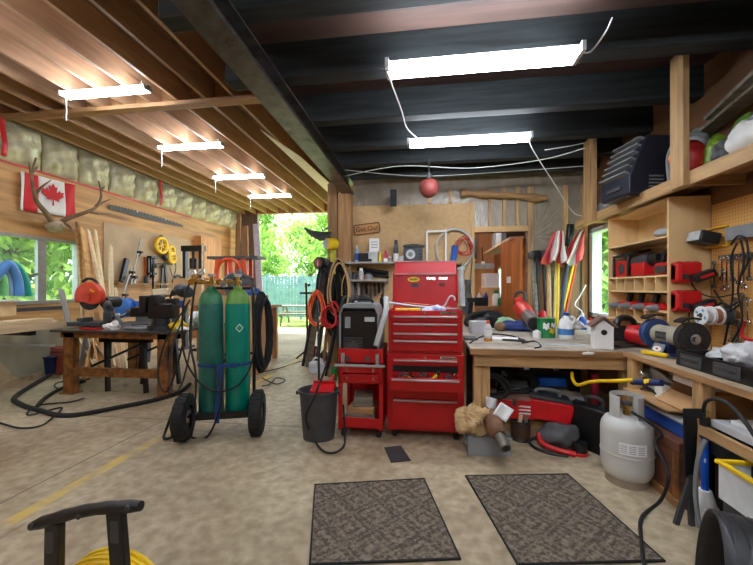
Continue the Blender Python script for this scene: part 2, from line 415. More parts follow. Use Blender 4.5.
# ---- back wall of the main bay, its doorway and the room behind
DX0, DX1, DZ = .72, 1.47, 2.16
b = M()
b.bb(-1.1, DX0, YB+.02, YB+.1, 0, ZT+.3); b.bb(DX1, XR, YB+.02, YB+.1, 0, ZT+.3); b.bb(DX0, DX1, YB+.02, YB+.1, DZ, ZT+.3)
K['poly'] = mat('silvery_poly_sheet', (166,154,138), .2, 0, .12, 5, 1.0, 11, stretch=(1.6,1,.9))
wb = struct('wall_back', b, K['poly'])
b = M(); b.bb(-1.22, .70, YB-.005, YB+.02, 0, 2.6); tag(obj('wall_panel', b, mat('particle_board', (208,172,124), .75, 0, .08, 20), wb, world=True), 'tan particle board sheet')
for x0, x1, z0, z1 in ((.66,.72,0,2.6),(.92,.96,DZ+.08,2.8),(1.12,1.16,DZ+.08,2.8),(1.31,1.35,DZ+.08,2.8),(1.47,1.54,0,2.8),(1.96,2.01,0,2.8),(2.2,2.27,0,2.8),(-.5,-.46,2.6,2.8),(.05,.09,2.6,2.8),(.35,.39,2.6,2.8)):
    b = M(); b.bb(x0, x1, YB-.03, YB+.02, z0, z1); obj('stud', b, K['pine_z'], wb, world=True)
b = M(); b.bb(DX0+.002, DX1-.002, YB-.028, YB+.1, DZ, DZ+.08); obj('header', b, K['pine_x'], wb, world=True)
q = random.Random(3)
for (cx, cz) in ((1.545, 2.08),):                    # fan of folds in the poly sheet
    b = M()
    for k in range(26):
        a = R(-84+168*k/25+q.uniform(-2,2)); L_ = min(.42/max(.05,math.cos(a)), .62+.1*math.sin(k*3)); d = V((math.cos(a), 0, math.sin(a)))*L_
        b.tube([V((cx,YB+.018,cz))+d*.08, V((cx,YB+.008,cz))+d*.4, V((cx,YB+.018,cz))+d], [.003,.013+.005*math.sin(k*2.3),.002], 5)
    tag(obj('poly_folds', b, K['poly'], wb, world=True), 'gathered folds')
K['orange_ply_x'] = wood('orange_ply_room', (206,136,76), 'z', sc=3, rand=0, knots=False)
b = M(); b.bb(.0, 1.9, 9.4, 9.45, 0, 2.9); rb = struct('wall_back_room', b, K['orange_ply_x'])
b = M(); b.bb(0, 1.9, 9.37, 9.4, 1.83, 1.97); tag(obj('pale_band', b, K['lgrey'], rb, world=True), 'pale green-grey band')
b = M(); b.bb(1.75, 1.8, YB+.1, 7.95, 0, 2.9); b.bb(1.75, 1.8, 8.85, 9.4, 0, 2.9); b.bb(1.75,1.8,7.95,8.85,0,1.15); b.bb(1.75,1.8,7.95,8.85,1.85,2.9); struct('wall_back_room_right', b, K['orange_ply_x'])
b = M(); b.bb(0, .05, YB+.1, 9.4, 0, 2.9); struct('wall_back_room_left', b, K['orange_ply_x'])
b = M(); b.bb(0, 1.9, YB+.1, 9.45, 2.9, 2.95); struct('ceiling_back_room', b, K['old_x'])
w3 = thing('window_3', None, None, (1.77, 7.95, 1.15)); w3['kind'] = 'structure'
b = M()
for y0, y1, z0, z1 in ((7.95,8.85,1.15,1.2),(7.95,8.85,1.8,1.85),(7.95,8.0,1.15,1.85),(8.8,8.85,1.15,1.85)): b.bb(1.73,1.81,y0,y1,z0,z1)
obj('window_frame', b, K['white'], w3, world=True)
b = M(); b.bb(1.77,1.775,8,8.8,1.2,1.8); obj('pane', b, K['glass'], w3, world=True)
d1 = thing('door_1', None, None, (DX1-.03, YB+.05, .02), 9); d1['kind'] = 'structure'
b = M(); b.bb(-.04, 0, .05, .82, 0, 2.08); obj('door_leaf', b, wood('door_ply', (200,124,62), 'z', sc=3, rand=0, knots=False), d1, bev=.004)
b = M(); b.bb(-.047,-.04, .4,.55,1.4,1.5); obj('notice', b, K['paper'], d1)
for z in (.3, 1.1, 1.8):
    b = M(); b.bb(-.005,.012,-.0,.06,z,z+.09); obj('hinge', b, K['brass'], d1)

# ---- right wall, window and pegboard
VY0, VY1, VZ0, VZ1 = 4.15, 5.3, .95, 2.15
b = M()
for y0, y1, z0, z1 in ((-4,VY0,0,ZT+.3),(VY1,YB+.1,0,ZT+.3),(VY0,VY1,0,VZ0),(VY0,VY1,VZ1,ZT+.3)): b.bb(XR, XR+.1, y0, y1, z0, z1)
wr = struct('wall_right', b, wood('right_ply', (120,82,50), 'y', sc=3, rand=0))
def peg():
    m, nt, p = nodes('pegboard'); N, L = nt.nodes, nt.links
    tc = N.new('ShaderNodeTexCoord'); sp = N.new('ShaderNodeSeparateXYZ'); L.new(tc.outputs['Object'], sp.inputs[0]); o = []
    for ax in 'YZ':
        a = N.new('ShaderNodeMath'); a.operation = 'PINGPONG'; a.inputs[1].default_value = .0127; L.new(sp.outputs[ax], a.inputs[0])
        s = N.new('ShaderNodeMath'); s.operation = 'POWER'; s.inputs[1].default_value = 2; L.new(a.outputs[0], s.inputs[0]); o.append(s.outputs[0])
    ad = N.new('ShaderNodeMath'); ad.operation = 'ADD'; L.new(o[0], ad.inputs[0]); L.new(o[1], ad.inputs[1])
    lt = N.new('ShaderNodeMath'); lt.operation = 'LESS_THAN'; lt.inputs[1].default_value = .0032**2; L.new(ad.outputs[0], lt.inputs[0])
    mx = N.new('ShaderNodeMix'); mx.data_type = 'RGBA'; L.new(lt.outputs[0], mx.inputs[0]); mx.inputs[6].default_value = lin((214,160,88)); mx.inputs[7].default_value = lin((70,46,24))
    L.new(mx.outputs[2], p.inputs['Base Color']); p.inputs['Roughness'].default_value = .5; return m
b = M(); b.bb(XR-.012, XR, .2, 3.18, .85, 2.0); tag(obj('pegboard', b, peg(), wr, world=True), 'tan pegboard sheet')
w2 = thing('window_2', None, None, (XR, VY0, VZ0)); w2['kind'] = 'structure'
b = M()
for y0, y1, z0, z1 in ((VY0,VY1,VZ0,VZ0+.06),(VY0,VY1,VZ1-.06,VZ1),(VY0,VY0+.06,VZ0,VZ1),(VY1-.09,VY1,VZ0,VZ1)): b.bb(XR-.02, XR+.1, y0, y1, z0, z1)
obj('window_frame', b, mat('white_vinyl', (222,226,228), .4), w2, world=True, bev=.005)
b = M(); b.bb(XR+.04, XR+.046, VY0+.06, VY1-.09, VZ0+.06, VZ1-.06); obj('pane', b, K['glass'], w2, world=True)

# ================================================================== OUTDOORS
def leafmat():
    m, nt, p = nodes('leaf'); N, L = nt.nodes, nt.links
    oi = N.new('ShaderNodeTexCoord'); nz = N.new('ShaderNodeTexNoise'); nz.inputs['Scale'].default_value = 1.6; nz.inputs['Detail'].default_value = 3; L.new(oi.outputs['Object'], nz.inputs[0])
    rp = N.new('ShaderNodeValToRGB'); e = rp.color_ramp.elements; e[0].position, e[1].position = .35, .65; e[0].color, e[1].color = lin((84,136,56)), lin((196,226,120)); L.new(nz.outputs[0], rp.inputs[0])
    L.new(rp.outputs[0], p.inputs['Base Color']); p.inputs['Roughness'].default_value = .6
    t = N.new('ShaderNodeBsdfTranslucent'); L.new(rp.outputs[0], t.inputs[0]); x = N.new('ShaderNodeMixShader'); x.inputs[0].default_value = .5
    L.new(p.outputs[0], x.inputs[1]); L.new(t.outputs[0], x.inputs[2]); L.new(x.outputs[0], nt.nodes['Material Output'].inputs[0]); return m
K['leaf'] = leafmat(); K['bark'] = mat('bark', (112,98,78), .9, 0, .3, 6, .8, 20, stretch=(4,4,.6))
def tree_proto(seed, H, W, z0, n, ls):
    q = random.Random(seed); tr = M(); fo = M()
    tr.tube([(0,0,-.2),(.05,0,H*.3),(-.05,.05,H*.6),(0,0,H*.9)], [.2,.16,.1,.03], 10)
    cl = []
    for k in range(26):
        z = z0+(H-z0)*q.random(); a = q.uniform(0,6.28); r = W*(.25+.75*q.random())*(1-.5*(z-z0)/(H-z0)); c = V((r*math.cos(a), r*math.sin(a), z)); cl.append(c)
        tr.tube([(0,0,max(.4,z-.9)), c*.55+V((0,0,(z-.5)*.45)), c], [.05,.03,.01], 5)
    for k in range(n):
        c = q.choice(cl); d = V((q.gauss(0,1), q.gauss(0,1), q.gauss(0,.7)))*W*.2; p = c+d
        if p.z < .05: continue
        s = ls*q.uniform(.6,1.3); m = rotm(q.uniform(-70,70), q.uniform(-70,70), q.uniform(0,360))
        fo._f([fo._v(p+m@V(v)) for v in ((-s*.9,0,0),(-.2*s,-.42*s,.05*s),(s,0,-.1*s),(-.2*s,.42*s,.05*s))])
    return tr, fo
protos = []
spots = [(-9.6,19,0,'tall bright green tree at the left of the open bay end',0),(-7.6,23,1,'spreading green tree behind the pale fence, seen mid opening',0),(-5.4,20,0,'leafy tree by the right side of the open bay end',0),(-3.4,26,1,'green tree far behind the timber posts',0),
 (-12.5,27,1,'hazy tree furthest to the left beyond the open bay end',0),(-10.2,6.1,0,'leafy tree seen in the left pane of the sliding window',0),(-11.6,8.6,1,'bushy tree in the middle of the sliding window',0),(-13.5,11.5,0,'tree behind the window mullion, further off',0),(-11.5,11.6,1,'tree with a broad trunk in the right pane of the sliding window',0),(-15,7.5,1,'tree far out behind the left window pane',0),
 (5.6,10.5,0,'pale green tree outside the window beside the wall cabinet',0),(6.8,14,1,'further tree outside the window beside the wall cabinet',0),(5.2,13.2,1,'bush-like tree seen through the back room window',0)]
P0 = [None, None]
for k, (x, y, t, lab, g) in enumerate(spots):
    if P0[t] is None:
        th = thing('tree', lab, 'tree', (x, y, -.1), 40*k, 'trees around the workshop')
        tr, fo = tree_proto(5+t, (8.5,7)[t], (2.3,2.8)[t], (.9,.5)[t], 5200, .17)
        obj('trunk', tr, K['bark'], th); obj('foliage', fo, K['leaf'], th, smooth=False); P0[t] = th
    else: dup(P0[t], (x, y, -.1), 47*k, lab)
fe = thing('fence', 'pale blue-green board fence along the lawn beyond the open bay end', 'fence', (-7, 15.6, -.1))
K['fence'] = mat('weathered_blue_fence', (112,150,152), .8, 0, .15, 4)
for k in range(7):
    b = M(); b.bb(-12+1.6*k-.05, -12+1.6*k+.05, 15.58, 15.66, -.1, 2.0); obj('fence_post', b, K['fence'], fe, world=True)
for k in range(6):
    b = M(); x0 = -12+1.6*k
    for j in range(10): b.bb(x0+.06+.152*j, x0+.06+.152*j+.135, 15.55, 15.57, .02, 1.85+.03*((j*7+k)%3))
    b.bb(x0, x0+1.6, 15.57, 15.6, .4, .5); b.bb(x0, x0+1.6, 15.57, 15.6, 1.4, 1.5)
    obj('fence_panel', b, K['fence'], fe, world=True)
pt = thing('picnic_table', 'small weathered picnic table on the lawn in front of the fence', 'table', (-5.0, 13.8, -.1), 8)
K['wgrey'] = wood('weathered_wood', (132,124,110), 'x', rand=.1)
b = M(); [b.bb(-.9,.9,-.34+.14*j,-.22+.14*j,.7,.74) for j in range(5)]; obj('tabletop', b, K['wgrey'], pt)
for s in (-1, 1):
    b = M(); b.bb(-.9,.9,s*.7-.12,s*.7+.12,.42,.46); obj('bench_seat', b, K['wgrey'], pt)
    b = M(); b.bar((s*.6,-.25,.7),(s*.6,-.7,0),.05,.1); b.bar((s*.6,.25,.7),(s*.6,.7,0),.05,.1); b.bb(s*.6-.03,s*.6+.03,-.8,.8,.34,.42); obj('leg_frame', b, K['wgrey'], pt)

# ================================================================== LIGHTS
wd = bpy.data.worlds.new('sky'); SC.world = wd; wd.use_nodes = True
bg = wd.node_tree.nodes['Background']; bg.inputs[0].default_value = (.78,.90,1,1); bg.inputs[1].default_value = 2.6
sd = bpy.data.lights.new('sun', 'SUN'); sd.energy = 4; sd.angle = R(4); sd.color = (1,.95,.86); so = bpy.data.objects.new('sun', sd); C.objects.link(so); so.rotation_euler = (R(24), R(6), R(200))
SC.view_settings.view_transform = 'Standard'; SC.view_settings.look = 'None'; SC.view_settings.gamma = 1; SC.view_settings.exposure = 1.5
SC.cycles.use_denoising = True; SC.cycles.max_bounces = 8; SC.cycles.transparent_max_bounces = 24

def batten(label, x, y, z, L, w=.14, rz=0, cord=()):
    t = thing('shop_light', label, 'light', (x, y, z), rz, 'fluorescent shop lights')
    b = M(); b.prism([(-w*.22,-.005),(w*.22,-.005),(w*.16,.05),(-w*.16,.05)], L, Matrix.Translation((-L/2,0,0)) @ Matrix(((0,0,1,0),(1,0,0,0),(0,1,0,0),(0,0,0,1)))); obj('housing', b, K['white'], t)
    for s in (-.36, .36):
        b = M(); b.cyl((-L/2+.03, s*w, -.002), (L/2-.03, s*w, -.002), .02, n=10); obj('lamp_tube', b, K['tube'], t)
    for s in (-1, 1):
        b = M(); b.box((s*(L/2-.012), 0, .01), (.024, w*.96, .06)); obj('end_cap', b, K['lgrey'], t)
    for p in cord:
        b = M(); b.tube(curve(p), .005, 6); obj('cord', b, K['white'], t, world=True)
    return t
for k, (px, py, dep) in enumerate(((105,94,4.4),(191,148,6.1),(239,178,7.77),(270,197,9.4))):
    p = ray(px, py)*dep; z = CH+p.z
    batten('%s fluorescent light hanging under the left rafters' % ('nearest','second','third','farthest')[k], p.x, p.y, z+.02, 1.19, .13,
           cord=[[(p.x-.5,p.y,z+.08),(p.x-.5,p.y,3.86)], [(p.x+.5,p.y,z+.08),(p.x+.5,p.y,3.86)], [(p.x-.55,p.y,z+.03),(p.x-.555,p.y+.01,z-.16),(p.x-.55,p.y,z-.3)]])
p = ray(480, 66)*2.36; batten('big close fluorescent light under the dark timbers, its cord hanging at its left end', p.x, p.y, CH+p.z+.02, 1.25, .17, 0,
      cord=[[(p.x-.62,p.y,CH+p.z+.02), A(392,85,2.3), A(402,112,2.6), A(407,128,3.0), A(417,138,3.55)], [(p.x+.6,p.y,CH+p.z+.05), A(590,52,2.5), A(605,33,2.3), A(612,18,2.1)]])
p = ray(468, 143)*3.6; batten('smaller fluorescent light further back under the dark timbers', p.x, p.y, CH+p.z+.02, 1.22, .13, 0,
      cord=[[(p.x+.58,p.y,CH+p.z+.04), A(533,150,3.75), A(552,180,4.0), A(572,211,4.4), A(582,216,4.5)]])

for k, y in enumerate((2.2,.5,-1.2,-2.9)): batten('added unseen fill light under the left rafters, %s' % ordn[k], -3.92, y, 3.76, 1.19, .13)  # unseen tubes added to light the left bay from overhead
for k, y in enumerate((.6,-1.6)): batten('added unseen fill light under the dark timbers, %s' % ordn[k], .55, y, 2.8, 1.22, .15)  # unseen tubes added for overhead light in the main bay
batten('added unseen light on the ceiling of the back room', 1.0, 6.9, 2.84, 1.22, .13)  # unseen fixture added to brighten the back room
# ================================================================== LEFT WALL
def quad(pts, t, mats, name, parent, nv, waves=0):   # a small sheet through four corners, thickness t along nv
    a, b_, c, d = [V(p) for p in pts]; m = M()
    m.grid(16, 8, lambda i, j: (a*(1-i)+b_*i)*(1-j)+(d*(1-i)+c*i)*j + V(nv)*waves*math.sin(i*11+j*3))
    return obj(name, m, mats, parent, world=True, solid=t, ang=180)
# flag
fx = XL+.045
TL, TR, BR, BL = B(20.6,171.2,fx), B(75.3,185.4,fx), B(75.3,218,fx), B(20.6,210,fx)
ft = thing('flag', 'red and white maple leaf flag pinned flat behind the antlers', 'flag', (XL, (TL.y+TR.y)/2, BL.z))
K['fred'] = mat('flag_red', (206,28,38), .7, 0, .08); K['fwhite'] = mat('flag_white', (236,232,230), .75, 0, .05)
def fp(i, j):
    return (TL*(1-i)+TR*i)*(1-j)+(BL*(1-i)+BR*i)*j
for nm, i0, i1, m in (('hoist',0,.05,'fwhite'),('red_band',.05,.29,'fred'),('white_field',.29,.79,'fwhite'),('red_band',.79,1,'fred')):
    b = M(); b.grid(8, 10, lambda i, j: fp(i0+(i1-i0)*i, j)+V((.012*math.sin((i0+(i1-i0)*i)*22+j*4),0,0)))
    obj(nm, b, K[m], ft, world=True, solid=.003, ang=180)
half = [(0,.98),(.13,.74),(.19,.72),(.31,.78),(.23,.36),(.28,.33),(.47,.54),(.52,.42),(.55,.41),(.77,.46),(.70,.24),(.72,.20),(.80,.16),(.42,-.16),(.41,-.20),(.45,-.34),(.06,-.27),(.03,-.30),(.05,-.72)]
leaf = half+[(-x, y) for x, y in half[::-1] if x > 0]
b = M(); cc = fp(.54,.48)+V((.02,0,0)); hw = (TR.y-TL.y)*.23; hh = (TL.z-BL.z)*.36
b.prism([(x*hw*1.15, y*hh) for x, y in leaf], .006, Matrix(((0,0,1,0),(1,0,0,0),(0,1,0,0),(0,0,0,1))), cc); obj('maple_leaf', b, K['fred'], ft, world=True, smooth=False)
# antlers
K['bone'] = mat('antler', (128,100,72), .6, 0, .3, 8, .4); K['skull'] = mat('skull_bone', (176,158,132), .7, 0, .25, 14, .5)
at = thing('antler_mount', 'branching elk antlers on a skull plate above the sliding window', 'antlers', B(55,226,XL+.02))
b = M(); b.blob(B(55,226,XL+.12), (.12,.13,.11), .3, 4); obj('skull_plate', b, K['skull'], at, world=True)
def ant(main, tines):
    b = M()
    P = [B(x, y, XL+d) for x, y, d in main]; b.tube(curve(P, 5), [.042-.03*k/(5*(len(P)-1)) for k in range(5*(len(P)-1)+1)], 8)
    for tn in tines:
        P = [B(x, y, XL+d) for x, y, d in tn]; n = 5*(len(P)-1)+1; b.tube(curve(P, 5), [.027-.021*k/(n-1) for k in range(n)], 7)
    obj('antler', b, K['bone'], at, world=True)
ant([(51,221,.14),(46,213,.28),(37,202,.4),(34.5,194,.46),(32.5,184,.48),(32,174,.46),(36,158,.4)], [[(36,193,.45),(43,186,.55),(51,180,.6)],[(32,176,.46),(30,168,.44),(29,162,.4)],[(33,171,.46),(38,167,.48)]])
ant([(61,222,.14),(72,217,.25),(84,213,.36),(95,208,.42),(100.5,200,.44),(101,191,.42),(98.5,181,.36)], [[(96,206,.42),(104,202,.46),(111,199,.48)],[(90,212,.38),(100,214,.46),(111,213.5,.5)],[(63,222,.15),(70,227,.28),(73,233,.34)],[(101.2,190,.42),(105,186,.42)]])
# crosscut saw
K['sawsteel'] = mat('dark_saw_steel', (66,62,58), .5, .4, .3, 10)
xs = XL+.03; up = []; lo = []
n = 46
for k in range(n+1):
    t = k/n; px = 109.3+(183-109.3)*t; yu = 203.8+(224.6-203.8)*t-1.2*math.sin(t*3.14); yl = 209+(227-209)*t+1.0*math.sin(t*3.14)
    p = B(px, yu+(1.0 if k % 2 else 0), xs); up.append((p.y, p.z)); p = B(px, yl, xs); lo.append((p.y, p.z))
b = M(); b.prism(up+lo[::-1], .004, Matrix(((0,0,1,0),(1,0,0,0),(0,1,0,0),(0,0,0,1))), (xs,0,0))
ct = thing('crosscut_saw', 'long dark two-man crosscut saw hung on the wall under the insulation', 'saw', B(146,218,xs))
obj('blade', b, K['sawsteel'], ct, world=True, smooth=False)
for px, py in ((137,211.5),(165,219.5)):
    b = M(); p = B(px, py, xs); b.cyl(p, p+V((.016,0,0)), .022, n=12); tag(obj('rivet', b, K['lgrey'], ct, world=True), 'pale round rivet')
# ledge and hung tools
p0, p1 = B(113,283,XL), B(190,286,XL)
b = M(); b.bb(XL, XL+.12, p0.y, 8.85, p0.z-.03, p0.z); one('wall_ledge', b, K['old_y'], 'narrow wooden ledge along the tool wall', 'ledge')
def plank(label, p0, p1, w, t, m='pine_z', up=(0,1,0), name='plank', group=None, cat='plank'):
    b = M(); b.bar(p0, p1, w, t, up)
    return one(name, b, K[m] if isinstance(m, str) else m, label, cat, group, bev=.003)
def wtop(px, py, d=.08): return B(px, py, XL+d)
g = 'boards leaning on the left wall'
plank('thin rough stick leaning at the right edge of the sliding window', F(86,372), wtop(77.5,222,.1), .05, .04, 'old_y', (1,0,0), group=g)
plank('wide tan board leaning behind the white boards', F(104,369), wtop(83,229,.2), .26, .02, 'ply_y', (1,.5,0), group=g)
plank('white-painted board leaning, nearer to the window', F(119,368), wtop(88,230,.12), .13, .035, 'pale_y', (1,.5,0), group=g)
plank('white-painted board leaning, nearer to the clamps', F(114,366), wtop(95,230,.1), .1, .03, 'pale_y', (1,.5,0), group=g)
plank('upright pale stud board standing right of the white boards', F(113,366), wtop(110.5,246,.14), .14, .04, 'pale_y', (1,.5,0), group=g)
plank('short pale offcut board standing right of the upright stud board', F(126,372), wtop(116,290,.3), .13, .04, 'pale_y', (1,.5,0), group=g)
plank('grey board leaning beside the orange chop saw', F(80,376), B(61,289,-5.5), .16, .02, mat('grey_board', (150,146,138), .7), (1,.5,0), group=g)
def clamp(label, a, c, hx):
    t = thing('bar_clamp', label, 'clamp', c); b = M(); b.bar(a, c, .035, .012, (1,0,0)); obj('bar', b, K['steel'], t, world=True)
    d = (c-a)
    for k in hx:
        b = M(); p = a+d*k; b.box(p+V((.05,0,0)), (.1,.07,.05)); b.cyl(p+V((.1,.0,0)), p+V((.1,-.1,-.1)), .014, n=8); obj('jaw', b, K['black'], t, world=True, bev=.005)
clamp('long silver bar clamp leaning on the grey-tan sheet', B(141,239,XL+.08), B(131,284,XL+.15), (.3,.85))
clamp('lower silver bar clamp leaning under the long one', B(131,269,XL+.2), B(122,298,XL+.3), (.12,.9))
b = M(); b.bar(B(127,259,XL+.05), B(121.5,282,XL+.08), .1, .06, (1,0,0)); one('level', b, K['satin'], 'black level leaning on the ledge left of the bar clamps', 'level', bev=.004)
# orange clamp rack
XL_ = XL; t = thing('tool_rack', 'orange wooden rack holding black clamps on the left wall', 'rack', B(147,281,XL))
p, q = B(143.3,257,XL), B(151.5,280,XL)
b = M(); b.bb(XL+.015, XL+.06, p.y, q.y, q.z, p.z); obj('backboard', b, mat('orange_wood', (176,84,40), .6), t, world=True)
for s in (.2,.55,.85):
    y = p.y+(q.y-p.y)*s; b = M(); b.bb(XL+.06,XL+.1,y-.02,y+.02,q.z+.05,p.z+.03); b.bb(XL+.06,XL+.18,y-.02,y+.05,p.z-.02,p.z+.03); b.bb(XL+.06,XL+.15,y-.02,y+.03,q.z+.12,q.z+.16); obj('clamp', b, K['satin'], t, world=True, bev=.004)
b = M(); b.tube([B(153,303,XL+.15),B(153,264,XL+.1),B(172,264,XL+.1)], .022, 8); b.tube([B(156,264,XL+.1),B(156,268,XL+.12)], .02, 6); one('pipe_tool', b, K['satin'], 'black T-shaped pipe tool standing right of the orange rack', 'tool')
b = M(); b.bar(B(163,266,XL+.05),B(161,290,XL+.05),.05,.03,(1,0,0)); b.bar(B(165,266,XL+.05),B(167,290,XL+.05),.05,.03,(1,0,0)); b.sph(B(164,266,XL+.06),(.03,.07,.05)); one('bolt_cutter', b, K['satin'], 'black bolt cutter hanging below the yellow pulleys', 'tool')
b = M(); b.tube(arc(B(178,283,XL+.12), .18, 0, 180, 14, 'yz'), .03, 8); one('hose_hanger', b, K['black'], 'black hose arch on the ledge left of the tall press', 'hose')
# yellow pulleys
t = thing('chain_hoist', 'yellow chain hoist wheels hanging on the left wall', 'hoist', B(166,262,XL))
for (px, py, r) in ((161.5,245.5,.17),(171,250.5,.1),(172,258,.11)):
    b = M(); c = B(px, py, XL+.1); b.tube(arc(c, r, 0, 352, 28, 'yz'), .045, 10, True); 
    for a in (20, 80, 140): b.bar(c+V((0,r*math.cos(R(a)),r*math.sin(R(a)))), c-V((0,r*math.cos(R(a)),r*math.sin(R(a)))), .02, .03, (1,0,0))
    obj('wheel', b, K['yellow'], t, world=True)
b = M(); b.tube(arc(B(161.5,238,XL+.08), .06, -30, 210, 12, 'yz'), .014, 7); b.sph(B(165,257,XL+.1),(.05,.08,.08)); obj('hook', b, K['satin'], t, world=True)
b = M(); b.tube(curve([B(174,258,XL+.1),B(176,268,XL+.1),B(173,276,XL+.1),B(170,268,XL+.1)]), .012, 6); obj('chain', b, K['steel'], t, world=True)
# ================================================================== LEFT BENCHES
TB = .81
t = thing('welding_table', 'low steel welding table on rusty channel legs, chop saw and vise on top', 'table', (-3.8, 4.5, 0))
b = M(); b.bb(-4.68,-2.98,3.88,5.1,TB-.025,TB); obj('tabletop', b, mat('dark_plate_steel', (92,86,82), .4, .6, .3, 5, dirt=(70,56,46)), t, world=True, bev=.003)
for y0 in (3.95, 4.96): b = M(); b.bb(-4.6,-3.05,y0,y0+.07,TB-.1,TB-.025); obj('apron', b, K['rust_x'], t, world=True)
for x in (-4.49, -3.17):
    for y in (3.98, 4.98):
        lg = M(); lg.bb(x-.075,x+.075,y-.03,y-.02,0.01,TB-.025); lg.bb(x-.075,x-.062,y-.03,y+.05,.01,TB-.025); lg.bb(x+.062,x+.075,y-.03,y+.05,.01,TB-.025)
        l = obj('leg', lg, K['rust_z'], t, world=True); b = M(); b.bb(x-.1,x+.1,y-.06,y+.08,0,.012); obj('foot_plate', b, K['rust_x'], l, world=True)
b = M(); b.bb(-4.42,-3.24,3.95,3.97,.23,.33); b.bb(-4.42,-3.24,3.97,4.02,.32,.33); b.bb(-4.42,-3.24,3.97,4.02,.23,.24); obj('stretcher', b, K['rust_x'], t, world=True)
def horse(label, x0, x1, y, z):
    t = thing('sawhorse', label, 'sawhorse', ((x0+x1)/2, y, 0), 0, 'black sawhorses under the welding table')
    b = M(); b.bb(x0-.1,x1+.1,y-.04,y+.04,z-.09,z); obj('top_rail', b, K['satin'], t, world=True)
    for x in (x0, x1):
        for s in (-1, 1): b = M(); b.bar((x,y+s*.02,z-.05),(x-.2*s,y+s*.2,0),.05,.04,(1,0,0)); obj('leg', b, K['satin'], t, world=True)
    b = M(); b.bar((x0-.12,y-.12,.3),(x1+.05,y-.05,.62),.03,.03); obj('brace', b, K['satin'], t, world=True)
horse('black steel sawhorse under the front half of the welding table', -4.27, -3.72, 4.3, .7)
horse('black steel sawhorse under the back half of the welding table', -4.15, -3.6, 4.75, .7)
# chop saw
t = thing('chop_saw', 'orange-red abrasive chop saw on the welding table', 'saw', A(92,326,4.35)); t.location.z = TB
b = M(); b.box((0,0,.04),(.5,.28,.06)); b.box((-.12,0,.09),(.2,.05,.05)); b.box((-.02,-.06,.1),(.05,.16,.06)); obj('base', b, K['dgrey'], t, bev=.008)
b = M(); b.prism([(.21*math.cos(R(a)),.21*math.sin(R(a))) for a in range(-20,201,10)]+[(-.09,-.06),(.06,-.1)], .09, Matrix.Translation((-.03,.045,.4))@rotm(90,0,0)); g_ = obj('blade_guard', b, mat('orange_red_guard', (214,62,26), .42), t, bev=.01)
b = M(); b.cyl((-.03,-.052,.4),(-.03,-.06,.4),.06,n=20); obj('hub_cover', b, mat('orange_red_hub', (196,50,20), .42), t)
b = M(); b.prism([(.0,.0),(.07,-.03),(.075,-.015),(.005,.02)], .004, Matrix.Translation((.02,-.05,.5))@rotm(90,0,0)); tag(obj('warning_label', b, K['yellow'], t), 'yellow sticker')
b = M(); b.cyl((-.03,-.012,.4),(-.03,.0,.4),.175,n=36); obj('blade', b, mat('abrasive_disc', (38,36,36), .9), t)
b = M(); b.cyl((.13,.06,.33),(.13,.28,.33),.08,n=20); b.bar((.13,.1,.3),(.25,.05,.1),.08,.1); obj('motor', b, K['black'], t, bev=.005)
b = M(); b.tube(curve([(.12,.06,.4),(.0,.06,.62),(-.1,.04,.66),(-.18,.03,.62)]), .02, 8); obj('handle', b, K['black'], t)
b = M(); b.cyl((.24,0,.08),(.24,0,.2),.05,n=14); b.sph((.22,.02,.3),(.05,.05,.06)); obj('pivot', b, K['dgrey'], t)
# vise
t = thing('bench_vise', 'dark iron bench vise on the corner of the welding table', 'vise', (-3.33, 4.12, TB), 8); t.scale = (1.25,1.25,1.5)
b = M(); b.cyl((0,0,0),(0,0,.04),.13,.12); b.cyl((0,0,.04),(0,0,.1),.09,.08); obj('swivel_base', b, K['satin'], t)
b = M(); b.box((.03,0,.16),(.26,.13,.13)); b.box((-.04,0,.25),(.07,.17,.09)); b.box((.12,0,.24),(.1,.1,.05)); obj('body', b, K['satin'], t, bev=.012)
b = M(); b.box((-.17,0,.15),(.24,.08,.08)); b.box((-.14,0,.22),(.07,.17,.14)); obj('sliding_jaw', b, K['satin'], t, bev=.01)
b = M(); b.cyl((-.29,0,.15),(-.34,0,.15),.025); b.cyl((-.32,-.11,.12),(-.32,.11,.18),.01); b.sph((-.32,-.11,.12),.016,8,6); b.sph((-.32,.11,.18),.016,8,6); obj('screw_handle', b, K['steel'], t)
def crumple(name, label, cat, p, r, m, seed, amp=.5): b = M(); b.blob(V(p)+V((0,0,r[2]*.6)), r, amp, seed, 40, 26, None, p[2]+.002, .14); return one(name, b, m, label, cat, ang=60)
crumple('work_gloves', 'yellow work gloves in a heap at the right end of the welding table', 'gloves', (-3.1,4.14,TB), (.11,.08,.07), K['yellow'], 3)
crumple('paper_wad', 'crumpled white paper beside the chop saw', 'paper', (-4.02,4.1,TB), (.1,.07,.05), K['paper'], 8)
crumple('rag', 'grey rag lying on the welding table left of the vise', 'rag', (-3.62,4.1,TB), (.18,.08,.03), mat('grey_cloth', (150,150,150), .9), 9)
crumple('paper_wad', 'white paper scraps right of the vise', 'paper', (-3.02,4.1,TB), (.1,.06,.03), K['paper'], 18)
b = M(); b.bar((-4.35,3.98,TB+.014),(-4.05,4.0,TB+.014),.03,.022); one('red_file', b, K['redp'], 'red-handled tool lying in front of the chop saw', 'tool', bev=.004)
t = thing('spray_can', 'small yellow-capped can behind the bench vise', 'can', (-3.45,4.4,TB))
b = M(); b.cyl((0,0,0),(0,0,.15),.04); obj('body', b, K['lgrey'], t); b = M(); b.cyl((0,0,.15),(0,0,.21),.035,.03); obj('cap', b, K['yellow'], t)
